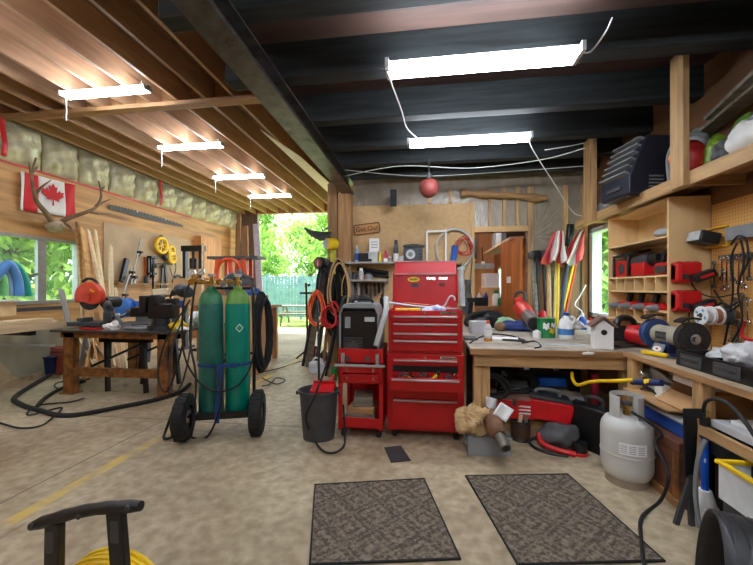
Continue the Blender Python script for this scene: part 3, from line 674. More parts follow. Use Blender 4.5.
# lumber at the left edge
g = 'lumber on the rack at the left edge'
t = thing('lumber_rack', 'black steel rack carrying lumber under the sliding window', 'rack', (-5.1, 3, 0))
for y in (1.6, 2.7, 3.75):
    b = M(); b.bb(-6.05,-4.75,y-.03,y+.03,.76,.82); obj('crossbar', b, K['satin'], t, world=True)
    for x in (-6.0,-5.75): b = M(); b.bb(x-.03,x+.03,y-.03,y+.03,0,.76); obj('leg', b, K['satin'], t, world=True)
for k, (x0, x1, y1, z0, h, lab) in enumerate(((-4.92,-4.68,4.06,.82,.09,'front long board of the lumber stack, its end nearest the welding table'),(-5.2,-4.94,4.2,.82,.09,'middle long board of the lumber stack'),(-5.48,-5.22,4.1,.82,.09,'rear long board of the lumber stack beneath the window'),(-4.9,-4.7,3.95,.915,.045,'thin board lying on top of the lumber stack'))):
    b = M(); b.bb(x0,x1,1.2,y1,z0,z0+h); one('lumber_board', b, K['pale_y'], lab, 'board', g, bev=.004)
t = thing('table_saw', 'cream-sided table saw with a pale top under the window', 'saw', (-5.3,3.1,.915))
b = M(); b.bb(-5.45,-4.95,1.8,3.72,1.0,1.17); obj('body', b, mat('cream_side', (226,196,150), .6), t, world=True, bev=.006)
b = M(); b.bb(-5.5,-4.93,1.75,3.76,1.17,1.195); obj('top', b, mat('pale_table', (224,222,216), .4), t, world=True, bev=.004)
for y in (2.2, 3.4): b = M(); b.bb(-5.42,-5.02,y-.04,y+.04,.961,1.0); obj('foot', b, K['black'], t, world=True)
b = M(); b.bb(-5.1,-5.04,2.2,4.35,1.04,1.09); obj('rail', b, K['dgrey'], t, world=True)
b = M(); b.bar(B(37,274,-5.6), V((-5.4,3.7,1.2)), .03, .03); obj('push_stick', b, K['satin'], t, world=True)
b = M(); b.bb(-5.4,-5.36,3.0,3.04,1.195,1.5); b.bb(-5.42,-5.3,2.85,2.98,1.195,1.27); b.bb(-5.42,-5.28,3.15,3.3,1.195,1.3); obj('fence_block', b, K['black'], t, world=True, bev=.004)
for nm, lab, pts, r, m in (('dust_hose','green dust hose arching over the table saw, outer one',[(28,296),(24,279),(16,266),(8,266),(-6,276),(-10,296)],.05,mat('sea_green_hose',(40,176,150),.35)),('dust_hose','blue dust hose arching over the table saw, inside the green one',[(19,296),(17,279),(10,264.5),(3,268),(-8,282),(-12,296)],.055,mat('blue_hose',(92,150,214),.35)),('dust_hose','pale blue dust hose, innermost arch over the table saw',[(9,296),(8,280),(5,270),(-3,274),(-14,290)],.05,mat('pale_blue_hose',(160,196,226),.35)),('dust_hose','light green dust hose at the left edge of the table saw',[(4,296),(4.5,284),(1,276),(-8,284)],.04,mat('light_green_hose',(130,206,130),.35))):
    b = M(); b.tube(curve([V((p_.x,p_.y,max(p_.z,1.197+r*.2))) for p_ in (B(x,y,-5.2-(.1 if 'outer' in lab else .05 if 'inner' in lab else 0)) for x, y in pts)]), r, 12); one(nm, b, m, lab, 'hose', 'dust hoses over the table saw')
g = 'plywood sheets under the lumber rack'
def sheet(label, a, c, h, lean, m, th=.02):
    a, c = V(a), V(c); n = V((0,0,1)).cross(c-a).normalized()*lean; b = M()
    b.bar((a+c)/2+V((0,0,.0)), (a+c)/2+n+V((0,0,h)), (c-a).length, th, (c-a).cross(V((0,0,1))))
    return one('plywood_sheet', b, m, label, 'plywood', g)
dr = mat('greyed_plywood', (206,182,144), .75, 0, .15, 3, dirt=(120,112,92), dsc=3)
sheet('low weathered plywood sheet standing on the floor by the left edge', F(-60,410), F(41,375), .5, .12, dr)
b = M(); b.bar(F(-60,409)+V((.06,0,.0)), F(43,374.5)+V((.06,0,0)), .03, .16); one('kick_board', b, dr, 'long low board standing against the weathered plywood sheet', 'board')
sheet('taller grey plywood sheet leaning behind the low weathered sheet', F(-30,393)+V((.12,0,0)), F(38,368)+V((.6,0,0)), .72, .04, mat('grey_green_ply', (164,160,138), .75, 0, .15, 3))
b = M(); b.bar(B(-20,344,-5.2), B(54,345.5,-5.2), .05, .03); one('metal_strip', b, K['lgrey'], 'pale metal strip lying across the plywood sheets', 'strip')
t = thing('storage_tote', 'blue storage tote on the floor beside the weathered plywood', 'tote', F(46,374), 20)
b = M(); b.box((0,0,.13),(.3,.24,.26),None,1.1); obj('bin', b, K['navy'], t, bev=.012); b = M(); b.box((0,0,.27),(.36,.3,.03)); obj('lid', b, K['navy'], t, bev=.01)
for lab, a, c, w, m in (('tan board leaning under the welding table, leftmost',(84,382),(96,330),.2,'ply_y'),('wide orange-tan board leaning behind the welding table',(103,374),(92,328),.45,'ply_y'),('pale board leaning low behind the sawhorses',(118,377),(88,334),.14,'pale_y'),('narrow pale strip leaning behind the sawhorses',(100,378),(78,336),.08,'pale_y')):
    plank(lab, F(*a), B(c[0],c[1],-5.6), w, .02, m, (1,.5,0), group='boards leaning behind the welding table')
b = M(); b.bar(F(79,373), B(86,331,-5.2), .05, .03); b.bar(F(92,371), B(86,333,-5.2), .04, .03); one('folding_leg', b, K['lgrey'], 'pale grey folding leg frame behind the left table leg', 'stand')
b = M(); b.box(F(61,373)+V((0,0,.38)),(.3,.15,.07)); b.box(F(61,373)+V((0,0,.17)),(.26,.14,.34)); one('red_block', b, mat('dull_red', (170,90,74), .6), 'dull red block beside the left table leg', 'block', bev=.005)
# blue bandsaw, ledger of things further back
t = thing('band_saw', 'long blue horizontal band saw behind the welding table', 'saw', (-4.6,5.75,.0))
z = A(150,305,5.7).z; xa, xb = A(122,305,5.7).x, A(182,303,5.7).x
b = M(); b.bar((xa+.1,5.7,z),(xb,5.7,z+.02),.1,.13); obj('arm', b, K['blue'], t, world=True, bev=.01)
b = M(); b.cyl((xa+.12,5.58,z-.05),(xa+.12,5.74,z-.05),.17,n=28); obj('wheel_housing', b, mat('blue_casting', (40,104,186), .4), t, world=True, bev=.01)
b = M(); b.bb(xa+.4,xb-.1,5.62,5.78,z-.2,z-.12); b.bb(xa+.5,xa+.6,5.65,5.75,z-.12,z-.07); obj('bed', b, K['dgrey'], t, world=True)
for x in (xa+.45, xb-.2): b = M(); b.bar((x,5.7,z-.15),(x-.06,5.7,0),.08,.3); obj('leg', b, K['dgrey'], t, world=True)
def box1(label, c, d, rz, m, name='cardboard_box', cat='box', bev=.004, group=None):
    b = M(); b.box((0,0,d[2]/2), d, None); o = one(name, b, m, label, cat, group, bev=bev); o.location = V(c); o.rotation_euler.z = R(rz); return o
# press
pa, pb = A(185.5,246,7.2), A(201.5,246,7.2); t = thing('shop_press', 'tall black hydraulic shop press behind the gas cylinders', 'press', ((pa.x+pb.x)/2,7.2,0))
for x in (pa.x, pb.x): b = M(); b.bb(x-.035,x+.035,7.15,7.25,0,pa.z); obj('upright', b, K['satin'], t, world=True)
b = M(); b.bb(pa.x-.06,pb.x+.06,7.13,7.27,pa.z-.12,pa.z); obj('crosshead', b, K['satin'], t, world=True)
b = M(); m_ = (pa.x+pb.x)/2; b.cyl((m_,7.2,pa.z-.12),(m_,7.2,pa.z-.3),.03); b.cyl((m_,7.2,pa.z-.28),(m_,7.2,pa.z-.5),.08); obj('ram', b, K['black'], t, world=True)
b = M(); b.bb(pa.x-.05,pb.x+.05,7.12,7.28,1.32,1.42); obj('bed', b, K['satin'], t, world=True)
b = M(); b.bb(pa.x-.05,pa.x+.05,6.95,7.45,0,.05); b.bb(pb.x-.05,pb.x+.05,6.95,7.45,0,.05); obj('base', b, K['satin'], t, world=True)
q0 = A(190,300,4.75)
# low bench behind, carrying boxes
t = thing('low_bench', 'low wooden bench behind the cylinders, boxes on it', 'bench', (-3.6,6.2,0))
b = M(); b.bb(-4.2,-2.75,5.95,6.6,.98,1.02); obj('top', b, K['old_x'], t, world=True)
for x in (-4.1,-2.85):
    for y in (6.05,6.5): b = M(); b.bb(x-.04,x+.04,y-.04,y+.04,0,.98); obj('leg', b, K['old_z'], t, world=True)
def xat(px, Y): return A(px,288,Y).x
box1('long brown cardboard box behind the gas cylinder tops', ((xat(168,5.9)+xat(204,5.9))/2,6.16,1.02), (.64,.36,.5), 0, K['card'])
box1('smaller brown cardboard box right of the long one on the low bench', (xat(214,6.2),6.3,1.02), (.3,.34,.48), 0, K['card'])
box1('brown cardboard box right of the green cylinder tops', (xat(243,5.3),5.36,.0), (.62,.4,1.22), 5, K['card'])
b = M(); b.bar(A(155,292,5.3), A(170,291,5.3), .12, .1); o = one('timber_offcut', b, K['pale_x'], 'pale timber offcut on a black stand behind the vise', 'offcut', bev=.006)
b = M(); x_ = o.location.x; b.bb(x_-.12,x_+.12,5.24,5.36,o.location.z-.03,o.location.z); b.bb(x_-.03,x_+.03,5.27,5.33,0,o.location.z-.03); b.bb(x_-.15,x_+.15,5.15,5.45,0,.03); one('support_stand', b, K['satin'], 'black support stand under the pale timber offcut', 'stand')
plank('pale broom handle leaning by the press', V((xat(214,5.4),5.1,0)), A(203,243,5.45), .03, .03, 'pale_y', (0,1,0), name='broomstick', cat='broomstick')
# face shield
t = thing('welding_helmet', 'dark grey welding helmet hung on the cable at the left of the cylinders', 'helmet', A(184,297,4.2))
b = M(); c = A(184,291,4.2); b.sph(c, (.13,.1,.085), 20, 12, rotm(0,18,10)); obj('shell', b, mat('dark_shell', (58,62,66), .4), t, world=True)
b = M(); b.bar(c+V((.06,-.1,.0)), c+V((-.09,-.1,-.04)), .02, .05, (0,0,1)); obj('visor', b, K['black'], t, world=True)
b = M(); b.tube(curve([c+V((-.1,0,.02)), c+V((-.2,.05,-.0)), c+V((-.26,.08,-.14)), V((c.x-.3,c.y+.1,TB))]), .012, 6); obj('support_arm', b, K['black'], t, world=True)
# orange work stand with coat
xs0, xs1 = xat(213,6.6), xat(262,6.6); zt = A(230,257,6.6).z
t = thing('work_stand', 'orange-legged work stand with a dark top beyond the cylinders', 'stand', ((xs0+xs1)/2,6.6,0))
b = M(); b.bb(xs0,xs1,6.4,6.8,zt-.05,zt); obj('top', b, K['dgrey'], t, world=True)
for k, x in enumerate((xs0+.2, xs0+.45, xs1-.3)): b = M(); b.bar((x,6.45,zt-.05),(x+(.25 if k else -.12),6.42,0),.09,.05,(0,1,0)); b.bar((x,6.75,zt-.05),(x,6.78,0),.06,.05,(0,1,0)); obj('leg', b, K['orange'], t, world=True)
b = M(); b.tube(arc((xs0+.45,6.42,zt-.3), .25, 0, 180, 12), .035, 8); obj('brace', b, K['orange'], t, world=True)
c = A(240,281,5.2); b = M()
b.grid(14, 10, lambda i, j: c+V((-.28+.5*i, .1*math.sin(6*i)+.1*j, .16*math.sin(3.14*i)**.6-.26*j*(1-.4*i)+.03*math.sin(13*i+9*j))))
one('jacket', b, mat('grey_jacket', (112,116,120), .9, 0, .2, 12), 'grey work jacket heaped over the cardboard box behind the cylinders', 'jacket', solid=.04, ang=180)
crumple('blue_rag', 'blue and white rag hanging by the right cylinder top', 'rag', V((xat(253,5.25),5.26,1.222)), (.12,.08,.07), mat('blue_rag', (66,104,176), .9), 31)
# planks in the far corner
for lab, a, c, w, m in (('grey plank leaning diagonally in the far left corner',(247,322),(232,240),.2,'wgrey'),('brown upright plank in the far left corner',(246,326),(245,226),.2,'old_z'),('pale lilac plank standing at the left jamb of the open bay end',(262,328),(256,224),.2,'lil'),('dark narrow board standing in the far corner',(233,325),(228,214),.16,'old_z')):
    K['lil'] = K.get('lil') or mat('pale_lilac_board', (184,180,196), .7)
    A_ = F(*a); yb = min(A_.y, 10.7); A_ = V((max(-6.0, A(a[0],300,yb).x), yb, 0)); y = A_.y; top = A(c[0], c[1], y+.12); top.x = max(-5.98, top.x); plank(lab, A_, top, w, .04, m, (0,1,0), group='planks in the far corner')
# ================================================================== CYLINDER CART
t = thing('cylinder_cart', 'two-wheeled black cart carrying the green gas cylinders', 'cart', (-1.81,2.975,0), 17.9)
for s in (-1, 1):
    b = M(); rt = rotm(0,90,0); b.lathe([(.1,-.05),(.17,-.055),(.195,-.04),(.203,0),(.195,.04),(.17,.055),(.1,.05),(.1,-.05)], (s*.31,0,.203), rt, 36)
    for k in range(30):
        a = 2*math.pi*k/30; b.box((s*.31+(.012 if k%2 else -.012), .199*math.sin(a), .203+.199*math.cos(a)), (.06,.018,.012), rotm(-math.degrees(a),0,0))
    w = obj('wheel', b, K['rubber'], t)
    b = M(); b.lathe([(.0,-.03),(.05,-.035),(.06,-.01),(.1,-.03),(.105,0),(.1,.03),(.06,.01),(.05,.035),(0,.03)], (s*.31,0,.203), rt, 24); tag(obj('rim', b, mat('rim_steel', (150,146,138), .4, .6), w), 'grey steel rim')
b = M(); b.cyl((-.33,0,.203),(.33,0,.203),.014); obj('axle', b, K['satin'], t)
b = M(); b.box((0,.12,.185),(.5,.27,.02)); b.box((0,-.01,.2),(.52,.02,.06)); obj('platform', b, K['satin'], t)
for s in (-1, 1): b = M(); b.tube(curve([(s*.24,.26,.18),(s*.24,.27,.8),(s*.23,.28,1.2),(s*.2,.4,1.34)],4), .016, 8); obj('upright', b, K['satin'], t)
b = M(); b.cyl((-.2,.4,1.34),(.2,.4,1.34),.016); obj('handle', b, K['satin'], t)
b = M(); b.cyl((-.24,.27,.7),(.24,.27,.7),.012); obj('cross_brace', b, K['satin'], t)
Tc = _wm(t)
def cyl_(label, lx, mbody, mtop, lab2=None):
    p = Tc @ V((lx,.125,.196)); c = thing('gas_cylinder', label, 'gas cylinder', p, 17.9)
    b = M(); b.lathe([(0,0),(.1,0),(.108,.012),(.108,.98),(.107,1.0)], n=40); obj('body', b, mbody, c)
    b = M(); b.lathe([(.107,1.0),(.1,1.05),(.085,1.09),(.06,1.12),(.04,1.135),(.036,1.16),(0,1.16)], n=40); obj('shoulder', b, mtop, c)
    b = M(); b.cyl((0,0,1.16),(0,0,1.25),.018); b.cyl((-.05,0,1.2),(.03,0,1.2),.014); obj('valve', b, K['brass'], c)
    b = M(); b.cyl((0,0,1.25),(0,0,1.275),.032,n=12); obj('handwheel', b, K['lgrey'], c)
    if lab2:
        b = M(); n_ = 6
        for k in range(1):
            f = lambda i, j: V((.1095*math.sin(-.1+.75*(i-.5)+.3), -.1095*math.cos(-.1+.75*(i-.5)+.3), .72+.09*j))
            b.prism([(0,.04),(.035,0),(0,-.04),(-.035,0)], .003, Matrix.Translation((.035,-.105,.78))@rotm(90,0,0)@rotm(0,18,0))
        tag(obj('hazard_label', b, K['white'], c), 'white diamond label')
        b = M(); b.prism([(0,.03),(.026,0),(0,-.03),(-.026,0)], .003, Matrix.Translation((.0355,-.1075,.78))@rotm(90,0,0)@rotm(0,18,0)); tag(obj('label_center', b, mat('teal_ink',(30,140,110),.4), c), 'green diamond')
    return c
cyl_('weathered dark green gas cylinder, the left one on the cart', -.116, mat('weathered_green_paint', (40,112,100), .4, 0, .2, 6, dirt=(74,128,120), dsc=5), mat('dull_green_top', (58,128,84), .45, 0, .2))
cyl_('bright teal gas cylinder with light green top, the right one on the cart', .116, mat('teal_paint', (0,138,118), .32, 0, .08), mat('light_green_top', (112,162,70), .4), True)
for k, (lx, lab) in enumerate(((-.116,'brass regulator with two white gauges on the left gas cylinder'),(.116,'brass regulator on the right gas cylinder'))):
    p = Tc @ V((lx-.05,.125,1.396)); r_ = thing('gas_regulator', lab, 'regulator', p, 17.9)
    b = M(); b.cyl((0,0,0),(-.14,-.02,.0),.022); b.cyl((-.1,-.05,0),(-.1,.03,0),.028); obj('body', b, K['brass'], r_)
    for (gx, gz) in (((-.1,.085),(-.02,.09)) if k == 0 else ((-.06,-.02),)):
        b = M(); b.cyl((gx,-.03,gz),(gx,-.075,gz),.03); gg = obj('gauge', b, K['chrome'], r_)
        b = M(); b.cyl((gx,-.075,gz),(gx,-.077,gz),.026); obj('dial', b, K['white' if k == 0 else 'grey'], gg)
        b = M(); b.bar((gx-.015,-.0785,gz-.01),(gx+.018,-.0785,gz+.014),.003,.002,(0,1,0)); obj('needle', b, K['black'], gg)
        b = M(); b.cyl((gx,-.05,gz),(-.1,-.02,0),.008); obj('stem', b, K['brass'], gg)
b = M(); zs = .64
pts = [(-.116+.113*math.cos(R(a)), .125+.113*math.sin(R(a))) for a in range(90,271,20)]+[(.116+.113*math.cos(R(a)), .125+.113*math.sin(R(a))) for a in range(-90,91,20)]
for (a, c_) in zip(pts, pts[1:]+pts[:1]):
    b.bar(Tc@V((a[0],a[1],zs)), Tc@V((c_[0],c_[1],zs)), .004, .026)
b.bar(Tc@V((-.01,.005,zs)), Tc@V((-.03,-.03,.14)), .045, .006, (0,1,0)); b.box(Tc@V((.1,.008,zs)), (.07,.015,.035), rotm(0,0,17.9))
one('ratchet_strap', b, mat('blue_webbing', (24,62,128), .8), 'blue ratchet strap around both gas cylinders, its end hanging down', 'strap')
b = M()
for k in range(7):
    o_ = .022*k; pts = []
    for a in range(0, 360, 20): pts.append(Tc@V((.30+.008*k+.055*math.cos(R(a))*(1+.1*math.sin(k)), .3+.05*math.cos(R(a))+.02*math.sin(k*2), .9+(.4-.012*k)*math.sin(R(a)))))
    b.tube(pts, .017, 8, True)
one('welding_cable_coil', b, K['rubber'], 'thick black welding cable coiled on the right of the cart', 'cable')
def cable(label, pts, r, m='rubber', name='cable', cat='cable', closed=False, n=8, group=None):
    b = M(); b.tube(curve(pts, 7, closed), r, n, closed); return one(name, b, K[m] if isinstance(m, str) else m, label, cat, group, ang=180)
fz = lambda x, y, z=.02: F(x, y, z)
cable('black gas hose drooping across the front of both cylinders', [Tc@V(p) for p in ((-.28,.04,1.38),(-.32,-.0,1.15),(-.3,-.02,.75),(-.16,-.04,.5),(.0,-.03,.42),(.18,-.04,.5),(.28,-.02,.75),(.27,.05,1.25))], .008)
cable('black hose hanging from the gauges down to the left cart wheel', [A(196,282,2.95),A(193,300,2.9),A(190,340,2.85),A(196,380,2.75),fz(192,432,.1),fz(190,437,.02),fz(208,436,.02),A(221,400,2.8),A(214,365,2.9)], .009)
cable('looped thin hoses hanging at the left of the cart', [A(190,300,3.5),A(166,340,3.5),A(158,375,3.4),A(166,392,3.3),A(176,370,3.3),A(186,330,3.3)], .009)
cable('black cable lying beside the left cart wheel', [A(176,402,3.0),fz(166,430),fz(164,438),fz(172,437),fz(181,428)], .012)
cable('thick black cable snaking over the floor in front of the welding table', [fz(58,370),fz(46,377),fz(16,396),fz(20,404),fz(42,411),fz(58,415),fz(80,414.5),fz(120,407),fz(155,400),fz(180,392),fz(190,384)], .026)
cable('second thick black cable meeting the first on the floor', [fz(85,381),fz(62,388),fz(45,398),fz(36,408)], .022)
cable('thin black cord running off the left edge of the floor', [fz(-20,418),fz(0,423),fz(20,428),fz(40,426),fz(52,418),fz(62,408),fz(50,410),fz(30,415),fz(28,412),fz(40,405),fz(70,402),fz(84,398)], .009)
cable('thin black cord looped under the welding table', [fz(90,379),fz(60,382),fz(55,387),fz(68,389),fz(80,386)], .009)
cable('thin black cord on the floor near the open bay', [fz(262,378),fz(276,384),fz(285,380),fz(276,378),fz(270,384),fz(262,386)], .008)
cable('thin black cord stretched over the floor to the open bay', [fz(262,372),fz(280,368),fz(298,362),fz(312,360)], .008)
# ================================================================== TOOL CHESTS
def text_mesh(name, body, size, mtx, m, parent, depth=.0015):
    cu = bpy.data.curves.new('text', 'FONT'); cu.body = body; cu.size = size; cu.extrude = depth; cu.align_x = 'CENTER'; cu.align_y = 'CENTER'
    o = bpy.data.objects.new('text', cu); C.objects.link(o)
    me = bpy.data.meshes.new_from_object(o.evaluated_get(bpy.context.evaluated_depsgraph_get())); bpy.data.objects.remove(o)
    me.transform(mtx); me.materials.clear(); me.materials.append(m); n = bpy.data.objects.new(name, me); C.objects.link(n); n.parent = parent; return n
K['redin'] = K['red']; K['strip'] = mat('brushed_aluminium', (196,196,198), .35, .8, .08)
def caster(b, x, y, r=.035):
    b.cyl((x-.015,y,r),(x+.015,y,r),r,n=16); b.box((x,y,r*2+.004),(.04,.06,.012)); b.box((x-.02,y,r*1.4),(.005,.03,r*1.6)); b.box((x+.02,y,r*1.4),(.005,.03,r*1.6))
def drawer(parent, x0, x1, z0, z1, out=0.0, handle='top', fill=False):
    b = M(); b.bb(x0, x1, -.018-out, -out, z0, z1)
    if out:
        b.bb(x0+.01,x0+.016,-out,.3-out,z0+.01,z1-.008); b.bb(x1-.016,x1-.01,-out,.3-out,z0+.01,z1-.008); b.bb(x0+.01,x1-.01,-out,.3-out,z0+.01,z0+.016)
    d = obj('drawer', b, K['red'], parent, bev=.004)
    h = M(); hz = z1-.012; h.bb(x0+.015, x1-.015, -.034-out, -.018-out, hz-.006, hz+.005); h.bb(x0+.015, x1-.015, -.036-out, -.031-out, hz-.009, hz+.005)
    tag(obj('handle', h, K['strip'], d, bev=.002), 'full-width aluminium handle'); return d
W_ = .336
rc = thing('roller_cabinet', 'red roller tool cabinet on casters with one drawer pulled open', 'tool cabinet', (0, 3.17, 0))
b = M(); b.bb(-W_,W_,0,.46,.075,.745); obj('body', b, K['red'], rc, bev=.006)
b = M(); b.bb(-W_-.004,W_+.004,-.006,.465,.735,.755); obj('top', b, K['red'], rc, bev=.004)
drawer(rc,-.29,.29,.66,.715); drawer(rc,-.29,.29,.49,.595,.2);
b = M(); b.bb(-.285,.285,-.004,.0,.598,.652); tag(obj('drawer_gap_shade', b, K['black'], rc), 'black panel for the shaded drawer gap')  # flat black panel on the solid body stands for the shaded gap
drawer(rc,-.29,.29,.37,.475); drawer(rc,-.29,.29,.1,.362)
for x in (-.27,.27):
    for y in (.05,.4): b = M(); caster(b, x, y); obj('caster', b, K['rubber'], rc)
b = M(); b.cyl((0,-.005,.728),(0,.002,.728),.012); obj('lock', b, K['chrome'], rc)
for z in (.728,):
    b = M(); b.bb(.13,.27,-.009,-.004,z-.012,z+.012); obj('badge', b, K['chrome'], rc)
    b = M(); [b.bb(.145+.021*k,.145+.021*k+.014,-.0115,-.009,z-.006,z+.006) for k in range(6)]; obj('badge_lettering', b, K['black'], rc)
q = random.Random(5)
for k in range(16):
    px = -.25+.033*k; ln = q.uniform(.1,.17); a = q.uniform(-30,30); b = M()
    p = V((px, 3.17-.11+q.uniform(-.03,.03), .56+.014*(k%4))); dv = V((math.sin(R(a)),math.cos(R(a)),0))*ln*.5
    b.cyl(p-dv, p+dv*.1, .007, n=8); b.cyl(p+dv*.1, p+dv, .014, n=10)
    one('hand_tool', b, K[('chrome','steel','dgrey','chrome','yellow','black')[k%6]], 'loose hand tools lying in the opened drawer of the red roller cabinet', 'tool', 'hand tools in the open drawer')
tc = thing('tool_chest', 'red top tool chest with its stickered lid open, on the red roller cabinet', 'tool chest', (0, 3.17, .755))
b = M(); b.bb(-W_+.01,W_-.01,.01,.45,0,.3); b.bb(-W_+.01,W_-.01,.01,.02,.3,.385); b.bb(-W_+.01,W_-.01,.44,.45,.3,.385); b.bb(-W_+.01,-W_+.02,.01,.45,.3,.385); b.bb(W_-.02,W_-.01,.01,.45,.3,.385); obj('body', b, K['red'], tc, bev=.004)
drawer(tc,-.29,.29,.285,.345); drawer(tc,-.29,.29,.2,.28); drawer(tc,-.29,.29,.135,.195); drawer(tc,-.29,.29,.03,.13)
b = M(); b.bb(.13,.27,.003,.01,.353,.376); obj('badge', b, K['chrome'], tc)
b = M(); [b.bb(.145+.021*k,.145+.021*k+.014,.0005,.003,.359,.371) for k in range(6)]; obj('badge_lettering', b, K['black'], tc)
b = M(); b.cyl((0,.003,.365),(0,.012,.365),.012); obj('lock', b, K['chrome'], tc)
b = M(); b.box((0,.475,.555),(W_*2-.03,.012,.35),rotm(-6,0,0)); b.box((0,.53,.79),(W_*2-.045,.012,.14),rotm(-24,0,0))
for s in (-1,1): b.box((s*(W_-.02),.46,.59),(.012,.1,.3),rotm(-6,0,0))
ld = obj('lid', b, K['red'], tc, bev=.003)
b = M(); b.box((0,.492,.728),(W_*2-.02,.045,.014)); b.box((0,.556,.862),(W_*2-.04,.02,.012)); tag(obj('lid_edge', b, mat('pale_red_edge',(206,150,150),.4), ld), 'pale lid edges')  # lid edges coloured paler than the red body
def sticker(name, lab, x, z, w, h, m, el=True, marks=None):
    y = .466-(z-.555)*-.105-.004
    T_ = Matrix.Translation((x, y, z)) @ rotm(84,0,0); b = M()
    b.prism([(w*.5*math.cos(2*math.pi*k/28), h*.5*math.sin(2*math.pi*k/28)) for k in range(28)] if el else [(-w/2,-h/2),(w/2,-h/2),(w/2,h/2),(-w/2,h/2)], .002, T_)
    s = tag(obj(name, b, m, ld), lab)
    if marks:
        b = M()
        for k in range(marks):
            t0 = -w*.34+w*.68*k/marks; b.prism([(t0,-h*.2),(t0+w*.08,-h*.2),(t0+w*.1,h*.2),(t0+w*.02,h*.2)], .001, T_ @ Matrix.Translation((0,0,.002)))
        obj('lettering', b, K['black'], s)
sticker('sticker','yellow oval sticker', -.115,.672,.125,.052,K['yellow'],True,6)
sticker('sticker','silver badge', .06,.682,.085,.022,K['chrome'],False,6); sticker('sticker','silver badge', .18,.682,.085,.022,K['chrome'],False,5)
sticker('sticker','black and silver sticker', -.1,.612,.08,.035,K['dgrey'],False,4); sticker('sticker','dark red emblem', .17,.62,.07,.04,mat('dark_red',(96,20,24),.5),True)
# loose things on the tray of the top chest
ZC = .755+.3
t = thing('angle_grinder', 'yellow corded power tool lying in the open top chest', 'power tool', (-.14,3.4,ZC+.03), 8)
b = M(); b.cyl((-.14,0,.03),(.1,0,.03),.035,n=14); obj('body', b, K['yellow'], t); b = M(); b.cyl((.1,0,.03),(.17,0,.03),.04,.03,n=14); b.cyl((.15,0,-.01),(.15,0,.02),.05); obj('head', b, K['dgrey'], t)
crumple('plastic_packet', 'blue and white packet in the open top chest', 'packet', (.09,3.36,ZC+.04), (.11,.07,.05), mat('blue_white_packet',(206,212,234),.4,0,.1,10,dirt=(52,80,170),dsc=9,dth=.52), 12)
b = M(); b.tube(curve([(-.34,3.3,ZC+.15),(-.1,3.36,ZC+.115),(.2,3.42,ZC+.09),(.3,3.45,ZC+.085)]), .012, 8); one('steel_rod', b, K['strip'], 'long silver rod lying across the open top chest', 'rod')
b = M(); b.tube(curve([(.1,3.44,ZC+.03),(.19,3.5,ZC+.12),(.235,3.5,ZC+.2),(.275,3.5,ZC+.2),(.285,3.5,ZC+.165)]), .009, 8); one('wire_hook', b, K['lgrey'], 'pale cane-shaped wire hook in the open top chest', 'hook')
b = M(); b.tube(curve([(-.2,3.5,ZC+.14),(0,3.52,ZC+.12),(.24,3.5,ZC+.1)]), .008, 6); one('copper_rod', b, mat('orange_rod',(206,90,50),.4), 'thin orange-red rod behind the silver rod in the top chest', 'rod')
for k in range(7): 
    b = M(); x = -.28+.085*k; b.cyl((x,3.26+.01*(k%3),ZC+.02),(x+.05,3.3,ZC+.02+.055*(k%2)),.014,n=8); b.cyl((x-.02,3.24,ZC+.02),(x,3.26,ZC+.02),.02,n=8)
    one('loose_tool', b, K[('steel','dgrey','chrome','white')[k%4]], 'small metal tools jumbled at the front of the open top chest', 'tool', 'tools in the top chest')
# ---- small red cart with the welder
ct_ = thing('red_tool_cart', 'small red steel tool cart with an open lower bay, next to the bin', 'cart', (-.57, 3.12, 0))
for x in (-.185,.185):
    for y in (.015,.385): b = M(); b.bb(x-.018,x+.018,y-.015,y+.015,.075,.78); obj('corner_post', b, K['red'], ct_, bev=.003)
b = M(); b.bb(-.2,.2,-.005,.4,.66,.68); b.bb(-.2,.2,-.005,.005,.66,.8); b.bb(-.2,-.19,0,.4,.66,.8); b.bb(.19,.2,0,.4,.66,.8); b.bb(-.2,.2,.39,.4,.66,.8); obj('top_tray', b, K['red'], ct_, bev=.003)
b = M(); b.bb(-.2,.2,0,.4,.49,.505); b.bb(-.2,-.19,0,.4,.5,.66); b.bb(.19,.2,0,.4,.5,.66); b.bb(-.2,.2,.39,.4,.08,.66); obj('drawer_case', b, K['red'], ct_)
for z0, z1 in ((.585,.645),(.51,.575)):
    b = M(); b.bb(-.165,.165,-.012,.006,z0,z1); d = obj('drawer', b, K['red'], ct_, bev=.003)
    for x in (-.12,.12): b = M(); b.bb(x-.008,x+.008,-.022,-.012,(z0+z1)/2-.012,(z0+z1)/2+.012); obj('pull', b, K['chrome'], d)
b = M(); b.bb(-.2,.2,-.005,.4,.085,.1); b.bb(-.2,.2,-.005,.005,.085,.185); obj('bottom_shelf', b, K['red'], ct_, bev=.003)
b = M(); b.cyl((-.225,-.035,.655),(.225,-.035,.655),.014); b.bb(-.17,-.14,-.03,0,.64,.76); b.bb(.14,.17,-.03,0,.64,.76); tag(obj('push_handle', b, K['strip'], ct_, bev=.003), 'silver push handle')
for x in (-.16,.16):
    for y in (.05,.35): b = M(); caster(b, x, y, .038); obj('caster', b, K['rubber'], ct_)
for k, (x, y, z, w, h, lab, mm) in enumerate(((-.02,.16,.1,.26,.1,'grey wood block at the bottom of the red cart','wgrey'),(-.0,.16,.2,.24,.06,'tan wood block on top of the grey one in the red cart','old_x'),(.0,.18,.26,.17,.09,'grey-brown block topmost in the red cart','wgrey'))):
    b = M(); b.box((0,0,h/2),(w,.24,h)); o = one('wood_block', b, K[mm], lab, 'block', 'blocks in the red cart', bev=.006); o.location = (-.57+x, 3.12+y, z); o.rotation_euler.z = R((3,-4,8)[k])
w = thing('welder', 'black welding machine with pale rounded top on the small red cart', 'welder', (-.585, 3.14, .68))
